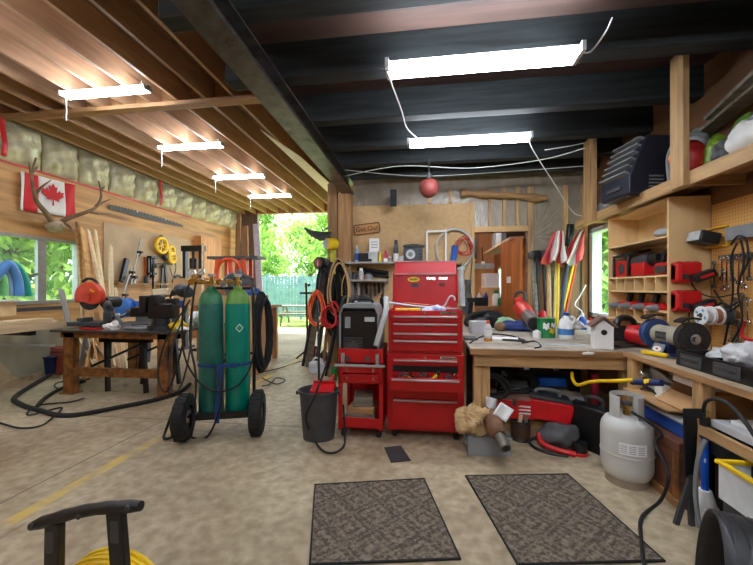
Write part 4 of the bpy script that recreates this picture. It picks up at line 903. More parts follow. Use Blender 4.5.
b = M(); b.bb(-.165,.165,0,.36,0,.46); obj('case', b, mat('gloss_black',(16,16,18),.35), w, bev=.012)
b = M(); b.prism([(-.18,.42),(-.15,.5),(-.12,.52),(.12,.52),(.15,.5),(.18,.42),(.168,.42),(.14,.48),(-.14,.48),(-.168,.42)], .4, Matrix.Translation((0,.38,0))@rotm(90,0,0)); b.bb(-.18,-.166,-.02,.38,0,.42); b.bb(.166,.18,-.02,.38,0,.42); tag(obj('shell', b, K['grey'], w, bev=.004), 'pale grey shell')
b = M(); [b.bb(-.14,.03,-.008,0,.05+.022*k,.062+.022*k) for k in range(8)]; b.cyl((-.055,-.012,.13),(-.055,0,.13),.05); obj('grille', b, K['dgrey'], w)
b = M(); b.bb(.05,.14,-.004,0,.36,.4); obj('panel_label', b, K['lgrey'], w); b = M(); b.bb(-.13,-.08,-.004,0,.3,.4); obj('panel_label', b, K['grey'], w)
b = M(); b.tube(curve([(-.09,.18,.49),(-.08,.18,.55),(.08,.18,.55),(.09,.18,.49)]), .014, 8); obj('handle', b, K['black'], w)
for x in (-.1,.08): b = M(); b.cyl((x,-.03,.03),(x,0,.03),.022); obj('socket', b, K['dgrey'], w)
cable('white padded tube leaning against the welder', [A(386,298,3.25),A(386,310,3.12),A(381,328,3.05),A(376,346,3.02)], .024, 'lgrey', 'tube', 'tube', n=12)
# ---- bin
t = thing('trash_bin', 'dark grey plastic rubbish bin beside the small red cart', 'bin', (-.945,3.1,0), 6)
b = M(); b.lathe([(0,.012),(.12,.012),(.125,0),(.14,.0),(.172,.4),(.185,.405),(.188,.43),(.178,.435),(.168,.42),(.165,.4),(.135,.03),(0,.03)], n=32)
for v in b.bm.verts: v.co.x *= 1.0; v.co.y *= .86
obj('bin', b, K['dgrey'], t)
b = M(); b.box((-.187,0,.41),(.02,.1,.03)); b.box((.187,0,.41),(.02,.1,.03)); obj('grip', b, K['dgrey'], t, bev=.004)
b = M(); b.box((-.9,3.08,.45),(.2,.12,.015),rotm(28,0,5)); b.box((-.9,3.13,.47),(.2,.012,.07),rotm(20,0,5)); b.cyl((-.86,3.14,.47),(-.83,3.2,.54),.014); b.box((-.94,3.1,.37),(.15,.14,.14),rotm(0,0,8)); one('dustpan', b, K['redp'], 'red dustpan and box stuck into the rubbish bin', 'dustpan', bev=.003)
b = M(); b.cyl(V((-.97,3.2,.05)), A(318,300,3.5), .012, n=8); one('black_pole', b, K['satin'], 'black pole standing in the rubbish bin', 'pole')
cable('black cord looping over the floor in front of the small red cart', [V((-.72,3.1,.3)),fz(345,436,.03),fz(343,447),fz(333,453),fz(322,450),fz(313,437,.03),V((-1.0,2.9,.25)),V((-.93,2.93,.42)),V((-.84,3.0,.7)),V((-.8,3.05,.95))], .009)
# ================================================================== POST CLUTTER
def loops(label, c, ry, rz, n, r, m, sp=.03, name='cord_coil', cat='cord', tilt=0, seed=0):
    b = M(); q = random.Random(seed); c = V(c)
    for k in range(n):
        jx, jz, sc = q.uniform(-sp,sp), q.uniform(-sp,sp), q.uniform(.82,1.05)
        b.tube([c+V((jx+ry*sc*math.cos(R(a))*(1-.3*math.sin(R(a))), .02*k-.01*n+.02*math.sin(R(a)*2+k), jz+rz*sc*math.sin(R(a))+tilt*math.cos(R(a)))) for a in range(0,360,15)], r, 6, True)
    return one(name, b, K[m] if isinstance(m, str) else m, label, cat, ang=180)
K['ocord'] = mat('orange_cord', (232,92,30), .5); K['rcord'] = mat('red_cord', (196,34,36), .5); K['tcord'] = mat('tan_rope', (196,160,112), .8)
loops('black cords in a long coil hanging on the wide timber post', A(340,292,5.12), .13, .45, 9, .016, 'rubber', .03, seed=1)
loops('tan rope loop hanging around the black cords on the post', A(339,288,5.0), .16, .42, 2, .014, 'tcord', .01, seed=2)
loops('orange extension cord coil hanging left of the timber posts', A(317,309,5.0), .11, .26, 6, .011, 'ocord', .03, seed=3)
loops('red cord coil hanging low on the timber posts', A(331,315,4.95), .11, .17, 6, .013, 'rcord', .03, seed=4)
loops('dark grey hose coil hanging by the shelves, low on the wide post', A(346,325,5.0), .1, .4, 4, .015, 'dgrey', .02, seed=5)
loops('thin tan cord loop hanging at the left end of the lower shelf', A(347,288,5.05), .07, .22, 2, .008, 'tcord', .02, seed=7)
for lab, a, c, w, m in (('long grey-brown board leaning against the narrow timber post',F(308,367),A(326,258,5.14),.1,'wgrey'),('dark stick leaning beside the grey-brown board',F(303,366),A(322,262,5.1),.05,'dark_z'),('wooden handle leaning against the timber posts',F(323,372),A(330,296,5.05),.045,'old_z'),('yellow-tan stick behind the red cord',F(334,374),A(329,300,5.1),.03,'pine_z')):
    plank(lab, a, c, w, .03, m, (0,1,0), name='leaning_stick', cat='stick', group='sticks against the posts')
loops('black hose bundle hanging behind the tan rope on the wide post', A(334,300,5.15), .1, .5, 7, .014, 'rubber', .05, seed=21)
loops('dark cord coil low beside the welder, hanging off the wide post', A(343,318,5.08), .09, .33, 6, .011, 'satin', .04, seed=22)
loops('grey cable coil hanging behind the orange extension cord', A(324,290,5.15), .09, .36, 5, .011, 'dgrey', .04, seed=23)
loops('pale grey cable coil at the right of the black cords', A(349,300,5.2), .06, .45, 3, .009, 'grey', .02, seed=24)
for lab, a, c, w, m in (('dark narrow slat leaning in front of the narrow post',F(316,369),A(331,262,5.0),.06,'dark_z'),('brown slat leaning between the two timber posts',F(330,373),A(336,270,5.16),.07,'old_z'),('black tube leaning low behind the rubbish bin',F(326,376),A(343,300,4.95),.04,'satin')):
    plank(lab, a, c, w, .03, m, (0,1,0), name='leaning_stick', cat='stick', group='sticks against the posts')
b = M(); b.blob(F(327,369)+V((0,0,.14)), (.16,.12,.14), .3, 33, 24, 16, None, .003, .2); one('black_bag', b, K['black'], 'dark bag of cords on the floor behind the white jug', 'bag', ang=60)
t = thing('roller_stand', 'black stand with a short crossbar in the open bay', 'stand', F(308,358))
p = F(308,358); b = M(); b.cyl(p, A(306,283,p.y), .02, n=10); obj('pole', b, K['satin'], t, world=True)
b = M(); b.cyl(A(300,293,p.y), A(313,293,p.y), .02, n=10); obj('crossbar', b, K['satin'], t, world=True)
b = M(); b.sph(A(309,285,p.y), .03, 10, 8); obj('knob', b, K['satin'], t, world=True)
for dx, dy in ((-.2,-.1),(.22,-.08),(0,.25)): b = M(); b.bar(p+V((0,0,.18)), p+V((dx,dy,0)), .03, .03); obj('foot', b, K['satin'], t, world=True)
t = thing('jack_stand', 'small red jack on the floor by the open bay', 'jack', F(308,361)); t.location = F(313,364)
b = M(); b.box((0,0,.03),(.22,.18,.06)); b.bar((0,0,.05),(.02,0,.28),.07,.07); b.cyl((.02,0,.26),(.02,0,.32),.05); obj('frame', b, mat('dark_red_jack',(120,34,34),.5), t, bev=.006)
b = M(); b.cyl((.08,0,.1),(.24,-.05,.3),.013); obj('lever', b, K['steel'], t)
t = thing('white_jug', 'white plastic jug on the floor left of the rubbish bin', 'jug', F(318,373))
b = M(); b.box((0,0,.09),(.26,.17,.18)); b.cyl((.07,0,.18),(.07,0,.23),.03); obj('body', b, mat('milky_plastic',(206,208,214),.4), t, bev=.03); b = M(); b.tube(curve([(-.08,0,.17),(-.06,0,.23),(.03,0,.23),(.05,0,.17)]),.014,8); obj('handle', b, K['white'], t)
b = M(); b.cyl(F(334,381),F(334,381)+V((0,0,.2)),.045); one('green_bottle', b, K['green'], 'small green bottle standing behind the bin and the small red cart', 'bottle', bev=.01)
t = thing('plastic_scoop', 'pointed black plastic scoop fixed to the narrow timber post', 'scoop', A(325,240,5.1))
b = M(); P = [A(x,y,5.1+d) for x, y, d in ((305,228,-.15),(313,231,-.1),(322,232,0),(332,232,.08))]; Q = [A(x,y,5.1+d) for x, y, d in ((305,229,-.15),(311,236,-.22),(320,241,-.16),(331,240,.02))]
b.grid(12, 4, lambda i, j: (lambda k, f: (P[k]*(1-f)+P[min(k+1,3)]*f)*(1-j)+(Q[k]*(1-f)+Q[min(k+1,3)]*f)*j+V((0,-.05*math.sin(j*3.14),0)))(min(int(i*3),2), i*3-min(int(i*3),2)))
obj('scoop', b, K['dgrey'], t, world=True, solid=.012, ang=180)
b = M(); b.bar(A(322,231,5.12), A(331,226,5.15), .02, .02); obj('bracket', b, K['steel'], t, world=True)
t = thing('yellow_can', 'yellow can tipped on its side on the narrow timber post', 'can', A(330,250,5.05))
b = M(); b.cyl(A(327,244,5.0), A(335,244,5.14), .085, n=24); obj('can', b, K['yellow'], t, world=True, bev=.006)
b = M(); b.cyl(A(326.8,244,4.995), A(327,244,5.0), .07, n=24); obj('can_end', b, K['lgrey'], t, world=True)
b = M(); b.grid(3, 12, lambda i, j: A(330.5+5*i, 250+24*j, 5.08+.03*math.sin(j*9+i*2))); one('hi_vis_strap', b, mat('yellow_green_strap',(206,200,60),.7), 'yellow-green strap hanging under the yellow can', 'strap', solid=.01)
t = thing('reflector', 'round red reflector on an arm left of the timber posts', 'reflector', A(318,270,5.1))
b = M(); c = A(318,263,5.0); b.cyl(c, c+V((.03,.06,0)), .09, n=28); obj('housing', b, K['black'], t, world=True, bev=.006)
b = M(); b.cyl(c-V((.003,.006,0)), c+V((.001,.002,0)), .062, n=28); l_ = obj('lens', b, mat('red_lens',(150,40,36),.3), t, world=True)
b = M(); b.bar(c+V((-.004,-.009,-.035)), c+V((-.004,-.009,.035)), .012, .003, (0,1,0)); obj('mark', b, K['lgrey'], l_, world=True)
b = M(); b.bar(c+V((.03,.06,0)), A(327,268,5.2), .025, .02); obj('arm', b, K['satin'], t, world=True)
# ================================================================== SHELVES ON THE BACK WALL
def sx(px, Y=5.25): return A(px, 262, Y).x
def sz(py, Y=5.25): return A(400, py, Y).z
S1, S2 = sz(261.3,5.15), sz(279.3,5.15)
K['shelf'] = mat('pale_grey_shelf', (176,172,164), .55)
for lab, x1, z in (('upper pale wall shelf left of the red tool chest lid', 424, S1), ('lower short wall shelf under the upper one', 388, S2)):
    t = thing('wall_shelf', lab, 'shelf', ((sx(346)+sx(x1))/2, 5.27, z))
    b = M(); b.bb(sx(346),sx(x1),5.12,5.39,z-.028,z); obj('board', b, K['shelf'], t, world=True, bev=.002)
    for x in (sx(350), sx(x1-4)): b = M(); b.bb(x-.01,x+.01,5.2,5.392,z-.05,z-.028); b.bb(x-.01,x+.01,5.38,5.394,z-.15,z-.028); obj('bracket', b, K['lgrey'], t, world=True)
def bottle(lab, x, y, z, h, r, m, mc, name='bottle', cat='bottle', cap=.22, group=None, neck=.45):
    t = thing(name, lab, cat, (x,y,z), 0, group)
    b = M(); b.lathe([(0,0),(r*.95,0),(r,.008),(r,h*.62),(r*.8,h*.7),(r*neck,h*(1-cap)),(r*neck,h*(1-cap)+.005),(0,h*(1-cap)+.005)], n=20); obj('body', b, K[m] if isinstance(m,str) else m, t)
    b = M(); b.cyl((0,0,h*(1-cap)),(0,0,h),r*neck*1.05,r*neck*.9,n=16); obj('cap', b, K[mc] if isinstance(mc,str) else mc, t); return t
def label_band(t, r, z0, z1, m, n=20):
    b = M(); b.lathe([(r,z0),(r+.0015,z0),(r+.0015,z1),(r,z1)], n=n); return obj('label', b, K[m] if isinstance(m,str) else m, t)
y_ = 5.24; g = 'things on the upper wall shelf'
t = bottle('pale blue bottle at the left end of the upper wall shelf', sx(357), y_, S1, .25, .035, mat('pale_blue',(150,176,200),.3), 'white'); label_band(t,.0352,.03,.13,'blue')
box1('dark box beside the pale blue bottle on the upper wall shelf', (sx(364),y_,S1), (.15,.1,.13), 0, K['satin'], 'small_box')
box1('black tray right of the pale blue bottle on the upper shelf', (sx(371),5.17,S1), (.05,.06,.04), 0, K['black'], 'small_tray', 'tray')
box1('off-white box under the tall white box on the upper wall shelf', (sx(372.5),y_+.02,S1), (.17,.12,.15), 0, K['lgrey'], 'small_box')
t = thing('white_box', 'tall white box stacked highest on the upper wall shelf', 'box', (sx(374.5),y_+.02,S1+.15)); b = M(); b.bb(-.075,.075,-.05,.05,0,.2); obj('carton', b, K['white'], t, bev=.003)
b = M(); [b.bb(-.04,.05,-.052,-.05,.06+.04*k,.07+.04*k) for k in range(3)]; obj('print', b, K['grey'], t)
bottle('slim yellow tube on the upper wall shelf', sx(380), y_, S1, .16, .022, 'yellow', 'yellow')
t = bottle('red and white bottle on the upper wall shelf', sx(385.5), y_, S1, .17, .032, mat('pink_red',(214,60,84),.4), 'redp'); label_band(t,.0325,.0,.05,'white')
bottle('small grey jar between the red bottle and the black spray bottle', sx(390), y_, S1, .08, .025, 'grey', 'white', neck=.8)
t = bottle('tall black bottle with white label on the upper wall shelf', sx(396), y_, S1, .32, .036, 'dgrey', 'black', neck=.7); label_band(t,.0365,.0,.12,'white')
box1('small pale box left of the radio on the upper wall shelf', (sx(401.5),y_-.03,S1), (.07,.06,.08), 0, K['lgrey'], 'small_box')
t = thing('radio', 'dark radio with a round speaker on the upper wall shelf', 'radio', (sx(413.5),y_,S1))
b = M(); b.bb(-.14,.13,-.08,.08,0,.2); obj('case', b, mat('dark_slate',(58,64,72),.5), t, bev=.012)
b = M(); b.cyl((-.04,-.09,.1),(-.04,-.078,.1),.068,n=28); c_ = obj('speaker', b, K['lgrey'], t); b = M(); b.sph((-.04,-.088,.1),(.035,.012,.035)); obj('cone', b, K['grey'], c_)
for z in (.05,.1,.15): b = M(); b.cyl((.09,-.095,z),(.09,-.08,z),.018,n=14); obj('knob', b, K['black'], t)
crumple('folded_bag', 'dark folded bag lying on top of the radio', 'bag', (sx(414),y_,S1+.2), (.15,.07,.035), K['dgrey'], 22, .35)
t = thing('picture_frame', 'empty white frame leaning behind the tool chest lid', 'frame', ((sx(426)+sx(447))/2,5.3,S1-.02))
x0, x1, z1 = sx(427), sx(446), sz(232,5.3)
for nm, q_ in (('stile',(x0-.012,x0+.012,S1-.02,z1)),('stile',(x1-.012,x1+.012,S1-.02,z1+.02)),('rail',(x0,x1,S1-.02,S1+.01)),('rail',(x0,x1,z1-.012,z1+.012))):
    b = M(); b.bb(q_[0],q_[1],5.29,5.32,q_[2],q_[3]); obj(nm, b, K['white'], t, world=True)
b = M(); b.bb(sx(425),sx(462),5.2,5.39,S1-.05,S1-.022); one('shelf_extension', b, K['old_x'], 'rough board behind the chest lid carrying the white frame', 'board')
t = thing('blue_cylinder', 'blue tube standing right of the white frame', 'tube', (sx(453),5.27,S1-.022)); b = M(); b.cyl((0,0,0),(.03,0,.24),.045,n=20); obj('tube', b, K['blue'], t, bev=.006); b = M(); b.cyl((.03,0,.24),(.032,0,.25),.04,n=20); obj('lid', b, K['navy'], t)
def ring(label, cx, cy, Y, rx, rz, n, r, m, name='cable_coil', seed=0):
    b = M(); q = random.Random(seed); c = A(cx, cy, Y)
    for k in range(n):
        s = q.uniform(.93,1.04); b.tube([c+V((rx*s*math.cos(R(a)), -.012*k, rz*s*math.sin(R(a)))) for a in range(0,360,10)], r, 7, True)
    return one(name, b, K[m], label, 'cable', ang=180)
ring('white cable coiled in a big ring on the particle board', 454.5, 249, 5.36, .27, .29, 3, .011, 'lgrey')
loops('red and dark wires tangled inside the white cable ring', A(463,244,5.3), .11, .13, 6, .005, 'rcord', .05, 'wire_tangle', 'wire', seed=9)
b = M(); b.cyl(A(461,270,5.3), A(462.5,306,5.3), .04, n=14); b.cyl(A(461,267,5.3), A(461,270,5.3), .06, n=14); one('white_pipe', b, K['lgrey'], 'white pipe hanging right of the red tool chest', 'pipe')
for k, (px, y0, y1, w, lab) in enumerate(((468,282,300,.05,'dark grey tool hanging nearest the doorway stud'),(466,296,314,.08,'grey ratchet tool hanging low beside the chest'),(471,300,316,.06,'dark clamp hanging lowest by the doorway stud'))):
    b = M(); b.bar(A(px,y0,5.33), A(px-1,y1,5.33), w, .04, (0,1,0)); b.box(A(px,y0,5.33),(w*1.7,.05,.07)); one('hanging_tool', b, K[('dgrey','steel','satin')[k]], lab, 'tool', bev=.006)
cable('thin dark wire hanging down beside the doorway', [A(468,240,5.33),A(472,260,5.34),A(470,285,5.33),A(473,305,5.34)], .006)
for k, (px, h, r, m, lab) in enumerate(((354.5,.11,.045,'dgrey','dark jar at the left end of the lower wall shelf'),(361.5,.17,.038,'lgrey','white bottle on the lower wall shelf'),(369,.1,.055,'grey','grey tin on the lower wall shelf'),(366,.07,.03,'orange','small orange tin on the lower wall shelf'))):
    bottle(lab, sx(px), 5.22, S2, h, r, m, 'black' if k != 1 else 'white', 'jar' if k != 1 else 'bottle', 'jar' if k != 1 else 'bottle', neck=.7)
b = M(); b.tube([V((sx(356),5.34,S2+.17)),V((sx(388),5.34,S2+.1))], .03, 10); b.tube([V((sx(358),5.36,S2+.12)),V((sx(388),5.36,S2+.04))], .025, 10); one('pipe_pair', b, K['satin'], 'dark pipes lying at the back of the lower wall shelf', 'pipe')
for k in range(9):
    px = 350+4.1*k; h = (10,14,12,16,11,17,13,10,15)[k]; b = M(); b.bar(A(px,283,5.36), A(px+.4,283+h,5.35), .03, .02, (0,1,0)); b.cyl(A(px+.4,283+h*.45,5.35), A(px+.4,283+h,5.35), .018, n=8)
    one('hanging_hand_tool', b, K[('satin','steel','white','dgrey','satin','steel','dgrey','satin','steel')[k]], '%s hand tool from the left hanging under the lower wall shelf' % ordn[k], 'tool', 'hand tools hanging under the lower shelf')
b = M(); b.sph(A(364,301,5.2), (.11,.08,.09)); one('grey_roll', b, K['dgrey'], 'dark round bundle hanging behind the welder top', 'bundle')
box1('low crate of clutter on the floor behind the welder and the red cart', (sx(368),5.15,0), (.5,.3,1.0), 0, K['card'], 'cardboard_box')
# plaque
c = A(367,229,5.385); t = thing('carved_plaque', 'small wooden plaque with carved words on the particle board wall', 'plaque', c-V((0,0,.1)))
Tm = Matrix.Translation(c) @ rotm(90,-6,0); b = M(); hw, hh = .205, .085
b.prism([( (hw-.04+.04*math.cos(R(a)))*sgx, (hh-.04+.04*math.sin(R(a)))*sgy) for sgx, sgy, rg in ((1,1,range(0,91,30)),(-1,1,range(90,-1,-30)),(-1,-1,range(0,91,30)),(1,-1,range(90,-1,-30))) for a in rg], .016, Tm)
pq = obj('board', b, wood('plaque_wood',(196,142,86),'x'), t, world=True, bev=.004)
b = M(); pr = [Tm@V(((hw-.015)*math.cos(R(a))**(1) if 0 else max(-hw+.012,min(hw-.012,1.25*hw*math.cos(R(a)))), max(-hh+.012,min(hh-.012,1.3*hh*math.sin(R(a)))), .017)) for a in range(0,360,10)]; b.tube(pr, .006, 6, True); obj('burned_border', b, K['dark_x'], t, world=True)
text_mesh('carved_words', 'Get Out', .1, _wm(t).inverted() @ Tm @ Matrix.Translation((0,0,.018)), mat('burned_letters',(62,36,20),.8), t)
# buoy under the ceiling, log on the plate
t = thing('buoy', 'dull red round buoy hanging under the dark timbers', 'buoy', A(429,196,4.4)); c = A(429,188,4.4)
b = M(); b.sph(c, .118, 24, 16); obj('float', b, mat('faded_red_buoy',(140,62,58),.5), t, world=True); b = M(); b.cyl(c+V((0,0,.11)), c+V((0,0,.17)), .03); b.cyl(c+V((0,0,.17)), V((c.x,c.y,2.92)), .006); obj('eye', b, K['dgrey'], t, world=True)
b = M(); b.bar(A(393.5,190,5.1), A(393.5,206,5.1), .09, .06, (0,1,0)); one('hanger_plate', b, K['timber'], 'dark vertical hanger block above the particle board wall', 'block')
b = M(); q = random.Random(2); P = [A(x,y,5.335) for x, y in ((461,193),(480,194),(500,195),(520,196),(536,198),(547,198))]; b.tube(curve(P,4), [.03+.035*q.random() for _ in range(21)], 9); one('log_pole', b, K['old_x'], 'rough split pole lying along the top of the stud wall', 'pole')
cable('white wires strung under the dark timbers', [A(345,176,4.6),A(400,166,4.5),A(470,168,4.5),A(540,160,4.4),A(585,148,4.2)], .006, 'white', 'ceiling_wire', 'wire')
cable('second white wire sagging under the rear timbers', [A(345,170,4.7),A(420,176,4.7),A(500,172,4.7),A(584,166,4.7)], .005, 'white', 'ceiling_wire', 'wire')
cable('white wire looping by the left shelf post', [A(545,150,3.9),A(570,146,3.9),A(584,143,4.0)], .005, 'white', 'ceiling_wire', 'wire')
# back room contents
t = thing('back_bench', 'workbench in the room beyond the doorway', 'bench', (.95,7.4,0)); zb = A(485,306,6.9).z
b = M(); b.bb(.35,1.6,6.8,7.8,zb-.05,zb); obj('top', b, K['old_x'], t, world=True)
for x in (.42,1.5): b = M(); b.bb(x-.04,x+.04,6.85,6.93,0,zb-.05); obj('leg', b, K['old_z'], t, world=True)
box1('white carton stack on the bench in the back room', (A(490,300,7.4).x,7.4,zb+.35), (.26,.25,.28), 12, K['white'], 'white_carton')
box1('tan box under the white cartons in the back room', (A(489,300,7.4).x,7.4,zb), (.36,.3,.35), 0, mat('tan_box',(206,160,110),.7), 'cardboard_box')
bottle('white bottle with green label on the back room bench', A(496,300,7.1).x, 7.1, zb, .3, .07, 'white', 'green', neck=.6)
bottle('green bottle on the back room bench', A(500.5,300,7.0).x, 7.0, zb, .2, .05, 'green', 'white')
box1('dark tool box on the back room bench', (A(480,300,7.0).x,7.0,zb), (.26,.2,.16), 0, K['satin'], 'tool_box')
b = M(); b.bb(1.31,1.75,5.75,8.3,2.1,2.14); one('overhead_shelf', b, K['pale_y'], 'high pale shelf in the back room beyond the doorway', 'shelf')
for k, (y, d, m, lab) in enumerate(((6.5,.35,'dgrey','dark box on the high back room shelf, nearer one'),(7.4,.3,'grey','grey box on the high back room shelf, further one'))): box1(lab, (1.52,y,2.14), (.3,.4,d), 0, K[m], 'storage_box')
b = M(); b.bb(.08,1.2,8.5,9.3,1.98,2.02); one('rear_shelf', b, K['old_x'], 'shelf across the back wall of the back room', 'shelf')
box1('black case on the rear shelf of the back room', (.95,8.8,2.02), (.5,.4,.5), 0, K['black'], 'black_case', 'case')
cable('black lamp cord hanging in the back room doorway', [A(482,247,6.2),A(482.5,256,6.2),A(483,262,6.2)], .01); 
b = M(); b.sph(A(483,263,6.2), .03, 10, 8); one('bulb', b, K['white'], 'small bulb hanging on a cord in the back room', 'bulb')
# ================================================================== LONG TOOLS IN THE BACK CORNER
t0 = 5.22
def pole(label, a, c, r, m, name='pole', cat='pole', Ya=5.15, Yc=5.3):
    b = M(); p = A(*a, Ya); 
    q_ = A(*c, Yc); d = (p-q_); e = p+d*((p.z-.02)/(-d.z)) if d.z < 0 else p
    e = q_+(p-q_)*((q_.z-.01)/(q_.z-p.z)); b.cyl(e, q_, r, n=10); return one(name, b, K[m] if isinstance(m,str) else m, label, cat)
def maul(label, px, py, m, mh, hw):
    t = thing('sledgehammer', label, 'sledgehammer', A(px,300,5.2)*1.0); t.location.z = 0
    h = A(px,py,5.25); f = V((h.x+.03,5.1,.01)); b = M(); b.cyl(f, h, .018, n=10); obj('shaft', b, K[m], t, world=True)
    b = M(); b.box(h,(hw,.08,.085)); b.box(h,(hw*.5,.1,.1)); obj('head', b, K[mh], t, world=True, bev=.015)
maul('black sledgehammer head up, its shaft in front of the stud wall', 536.5, 254, 'satin', 'satin', .17)
maul('second black sledgehammer, close beside the striped flags', 543, 254, 'satin', 'dgrey', .15)
maul('grey-headed maul, nearest the doorway', 531.5, 255.5, 'wgrey', 'steel', .1)
pole('grey weathered shaft leaning between the sledgehammers', (536,316), (534.5,262), .03, 'wgrey')
pole('stout pale axe handle standing under the left striped flag', (549,316), (548,262), .034, 'pine_z', 'axe', 'axe')
pole('pale yellow pole close beside the upright flag', (554.5,318), (557,240), .018, mat('pale_yellow',(226,206,120),.5), 'wooden_pole')
pole('orange pole slanting beside the right flag', (566,314), (580,244), .014, 'orange', 'wooden_pole')
sv = thing('shovel', 'blue-black shovel standing blade up between the flags', 'shovel', A(566,330,5.2)); sv.location.z = 0
def polep(name, a, c, r, m, t, Ya=5.15, Yc=5.3):
    p, q_ = A(*a, Ya), A(*c, Yc); e = q_+(p-q_)*((q_.z-.01)/(q_.z-p.z)); b = M(); b.cyl(e, q_, r, n=10); return obj(name, b, m, t, world=True)
polep('shaft', (561,318), (571,228), .028, mat('slate_shaft',(62,70,86),.5), sv)
b = M(); b.grid(4, 8, lambda i, j: A(567+7*i-2*j, 224+22*j, 5.29-.04*math.sin(i*3.14))); obj('blade', b, K['satin'], sv, world=True, solid=.006, ang=180)
K['faded'] = mat('faded_red', (214,74,78), .75, 0, .2, 9)
def drape(label, top, bots, Y, stripes, pl, seed):
    t = thing('striped_flag', label, 'flag', A(top[0],300,Y)); t.location.z = 0
    polep('pole', pl[0], pl[1], .02, K['yellow'], t)
    for nm, i0, i1, m in stripes:
        def f(i, j):
            u = i0+(i1-i0)*i; w = math.sin(3.14*min(1,j*1.15))**.5 if j < .87 else 1
            xt = top[0]+top[2]*(u-.5); xb = bots[0]+(bots[1]-bots[0])*u; jj = j**.75
            px = xt*(1-jj)+xb*jj+1.6*math.sin(j*5+u*9+seed)*j; py = top[1]+(bots[2]+(bots[3]-bots[2])*u-top[1])*j+2.2*math.sin(u*10+seed)*j
            return A(px, py, Y-.06*math.sin(u*13+seed+j*2)*(.3+j)-.03*j)
        b = M(); b.grid(8, 18, f); obj(nm, b, K[m], t, world=True, solid=.004, ang=180)
drape('faded red and white flag furled on the upright yellow pole', (559,231,9), (542,566,263,261), 5.08, (('red_band',0,.28,'faded'),('white_field',.28,.62,'fwhite'),('red_band',.62,.82,'faded'),('white_field',.82,1,'fwhite')), ((557.5,318),(558.5,231)), 0)
drape('faded red and white flag furled on the slanting yellow pole', (583,230,5), (560,582,266,262), 5.06, (('red_band',0,.3,'faded'),('white_field',.3,.68,'fwhite'),('red_band',.68,1,'faded')), ((561,317),(581,231)), 2)
cable('white cord dangling in the corner beside the window frame', [A(586,285,5.2),A(580,296,5.15),A(575,305,5.1),A(582,312,5.1),A(577,320,5.05)], .007, 'white', 'dangling_wire', 'wire')
for k, (px, m, lab) in enumerate(((551,'wgrey','grey board standing behind the flag poles'),(572,'old_z','brown board standing behind the slanting pole'),(540,'old_z','brown slat standing behind the sledgehammers'))):
    b = M(); p = A(px,300,5.36); b.bb(p.x-.07,p.x+.07,5.33,5.365,0,1.75-.1*k); one('standing_board', b, K[m], lab, 'board')
# ================================================================== BENCHES
ZB = .83
t = thing('corner_workbench', 'wooden workbench along the doorway wall, piled with tools', 'workbench', (1.3,3.8,0))
b = M(); b.bb(.38,XR-.005,3.1,5.0,ZB-.03,ZB); obj('worktop', b, mat('grey_worktop',(172,160,144),.6,0,.2,5,dirt=(112,92,72),dsc=6), t, world=True, bev=.003)
b = M(); b.bb(.38,1.62,3.09,3.13,ZB-.055,ZB-.003); obj('edge_strip', b, K['old_x'], t, world=True, bev=.004)
b = M(); b.bb(.42,1.66,3.14,3.18,ZB-.16,ZB-.056); obj('apron', b, K['pine_x'], t, world=True, bev=.003)
for x in (.42, .49, 1.62):
    for y in (3.16, 4.85): b = M(); b.bb(x,x+.068,y+.025,y+.105,0,ZB-.056); obj('leg', b, K['pine_z'], t, world=True, bev=.003)
b = M(); b.bb(.57,1.7,3.38,3.99,.17,.19); obj('lower_shelf', b, K['old_x'], t, world=True)
b = M(); b.bb(.5,1.64,3.36,3.4,.0,.19); obj('shelf_rail', b, K['pine_x'], t, world=True, bev=.003)
b = M(); b.bb(.45,1.62,4.0,4.02,.0,ZB-.056); obj('back_panel', b, K['dark_x'], t, world=True)  # dark panel put in for the shade under the bench
t = thing('side_workbench', 'long workbench along the right wall under the pegboard', 'workbench', (1.93,1.8,0))
b = M(); b.bb(1.58,XR-.005,.3,3.095,ZB-.03,ZB); obj('worktop', b, mat('worn_plywood_top',(186,166,138),.6,0,.15,5,dirt=(122,100,76),dsc=5), t, world=True, bev=.002)
b = M(); b.bb(1.572,1.58,.3,3.09,ZB-.034,ZB+.002); obj('edge_strip', b, K['old_y'], t, world=True)
for x, y in ((1.62,3.02),(1.62,2.33),(1.62,1.2),(2.2,3.0),(2.2,2.33),(2.2,1.2)): b = M(); b.bb(x-.035,x+.035,y-.04,y+.04,0,ZB-.03); obj('leg', b, K['pine_z'], t, world=True, bev=.003)
b = M(); b.bb(1.66,2.25,.3,3.0,.535,.555); obj('middle_shelf', b, K['old_y'], t, world=True)
b = M(); b.bb(1.56,1.585,.3,2.29,.50,.555); obj('shelf_rail', b, K['pine_y'], t, world=True)
# ---- on the corner bench
def on(px, py, z=ZB): return F(px, py, z)
t = bottle('clear drink bottle with an orange cap and amber dregs on the corner bench', on(488,341).x, on(488,341).y, ZB, .2, .036, mat('cloudy_plastic',(214,214,210),.25), 'orange', cap=.16)
label_band(t,.0365,.05,.11,'white'); b = M(); b.lathe([(0,0.001),(.0372,.001),(.0372,.03),(0,.03)], n=20); obj('dregs', b, mat('amber_liquid',(206,130,40),.2), t)
p = on(482,329); t = thing('duffel_bag', 'black bag with a looped strap at the left end of the corner bench', 'bag', (p.x,p.y+.15,ZB))
b = M(); b.blob((.08,.05,.09),(.26,.17,.13),.3,6,40,26,None,.002,.1); obj('bag_body', b, K['black'], t, ang=70)
b = M(); b.tube(curve([(-.12,-.1,.04),(-.2,-.14,.07),(-.14,-.1,.16),(.0,-.06,.2),(.16,-.02,.2)]), .025, 8); obj('strap', b, K['black'], t)
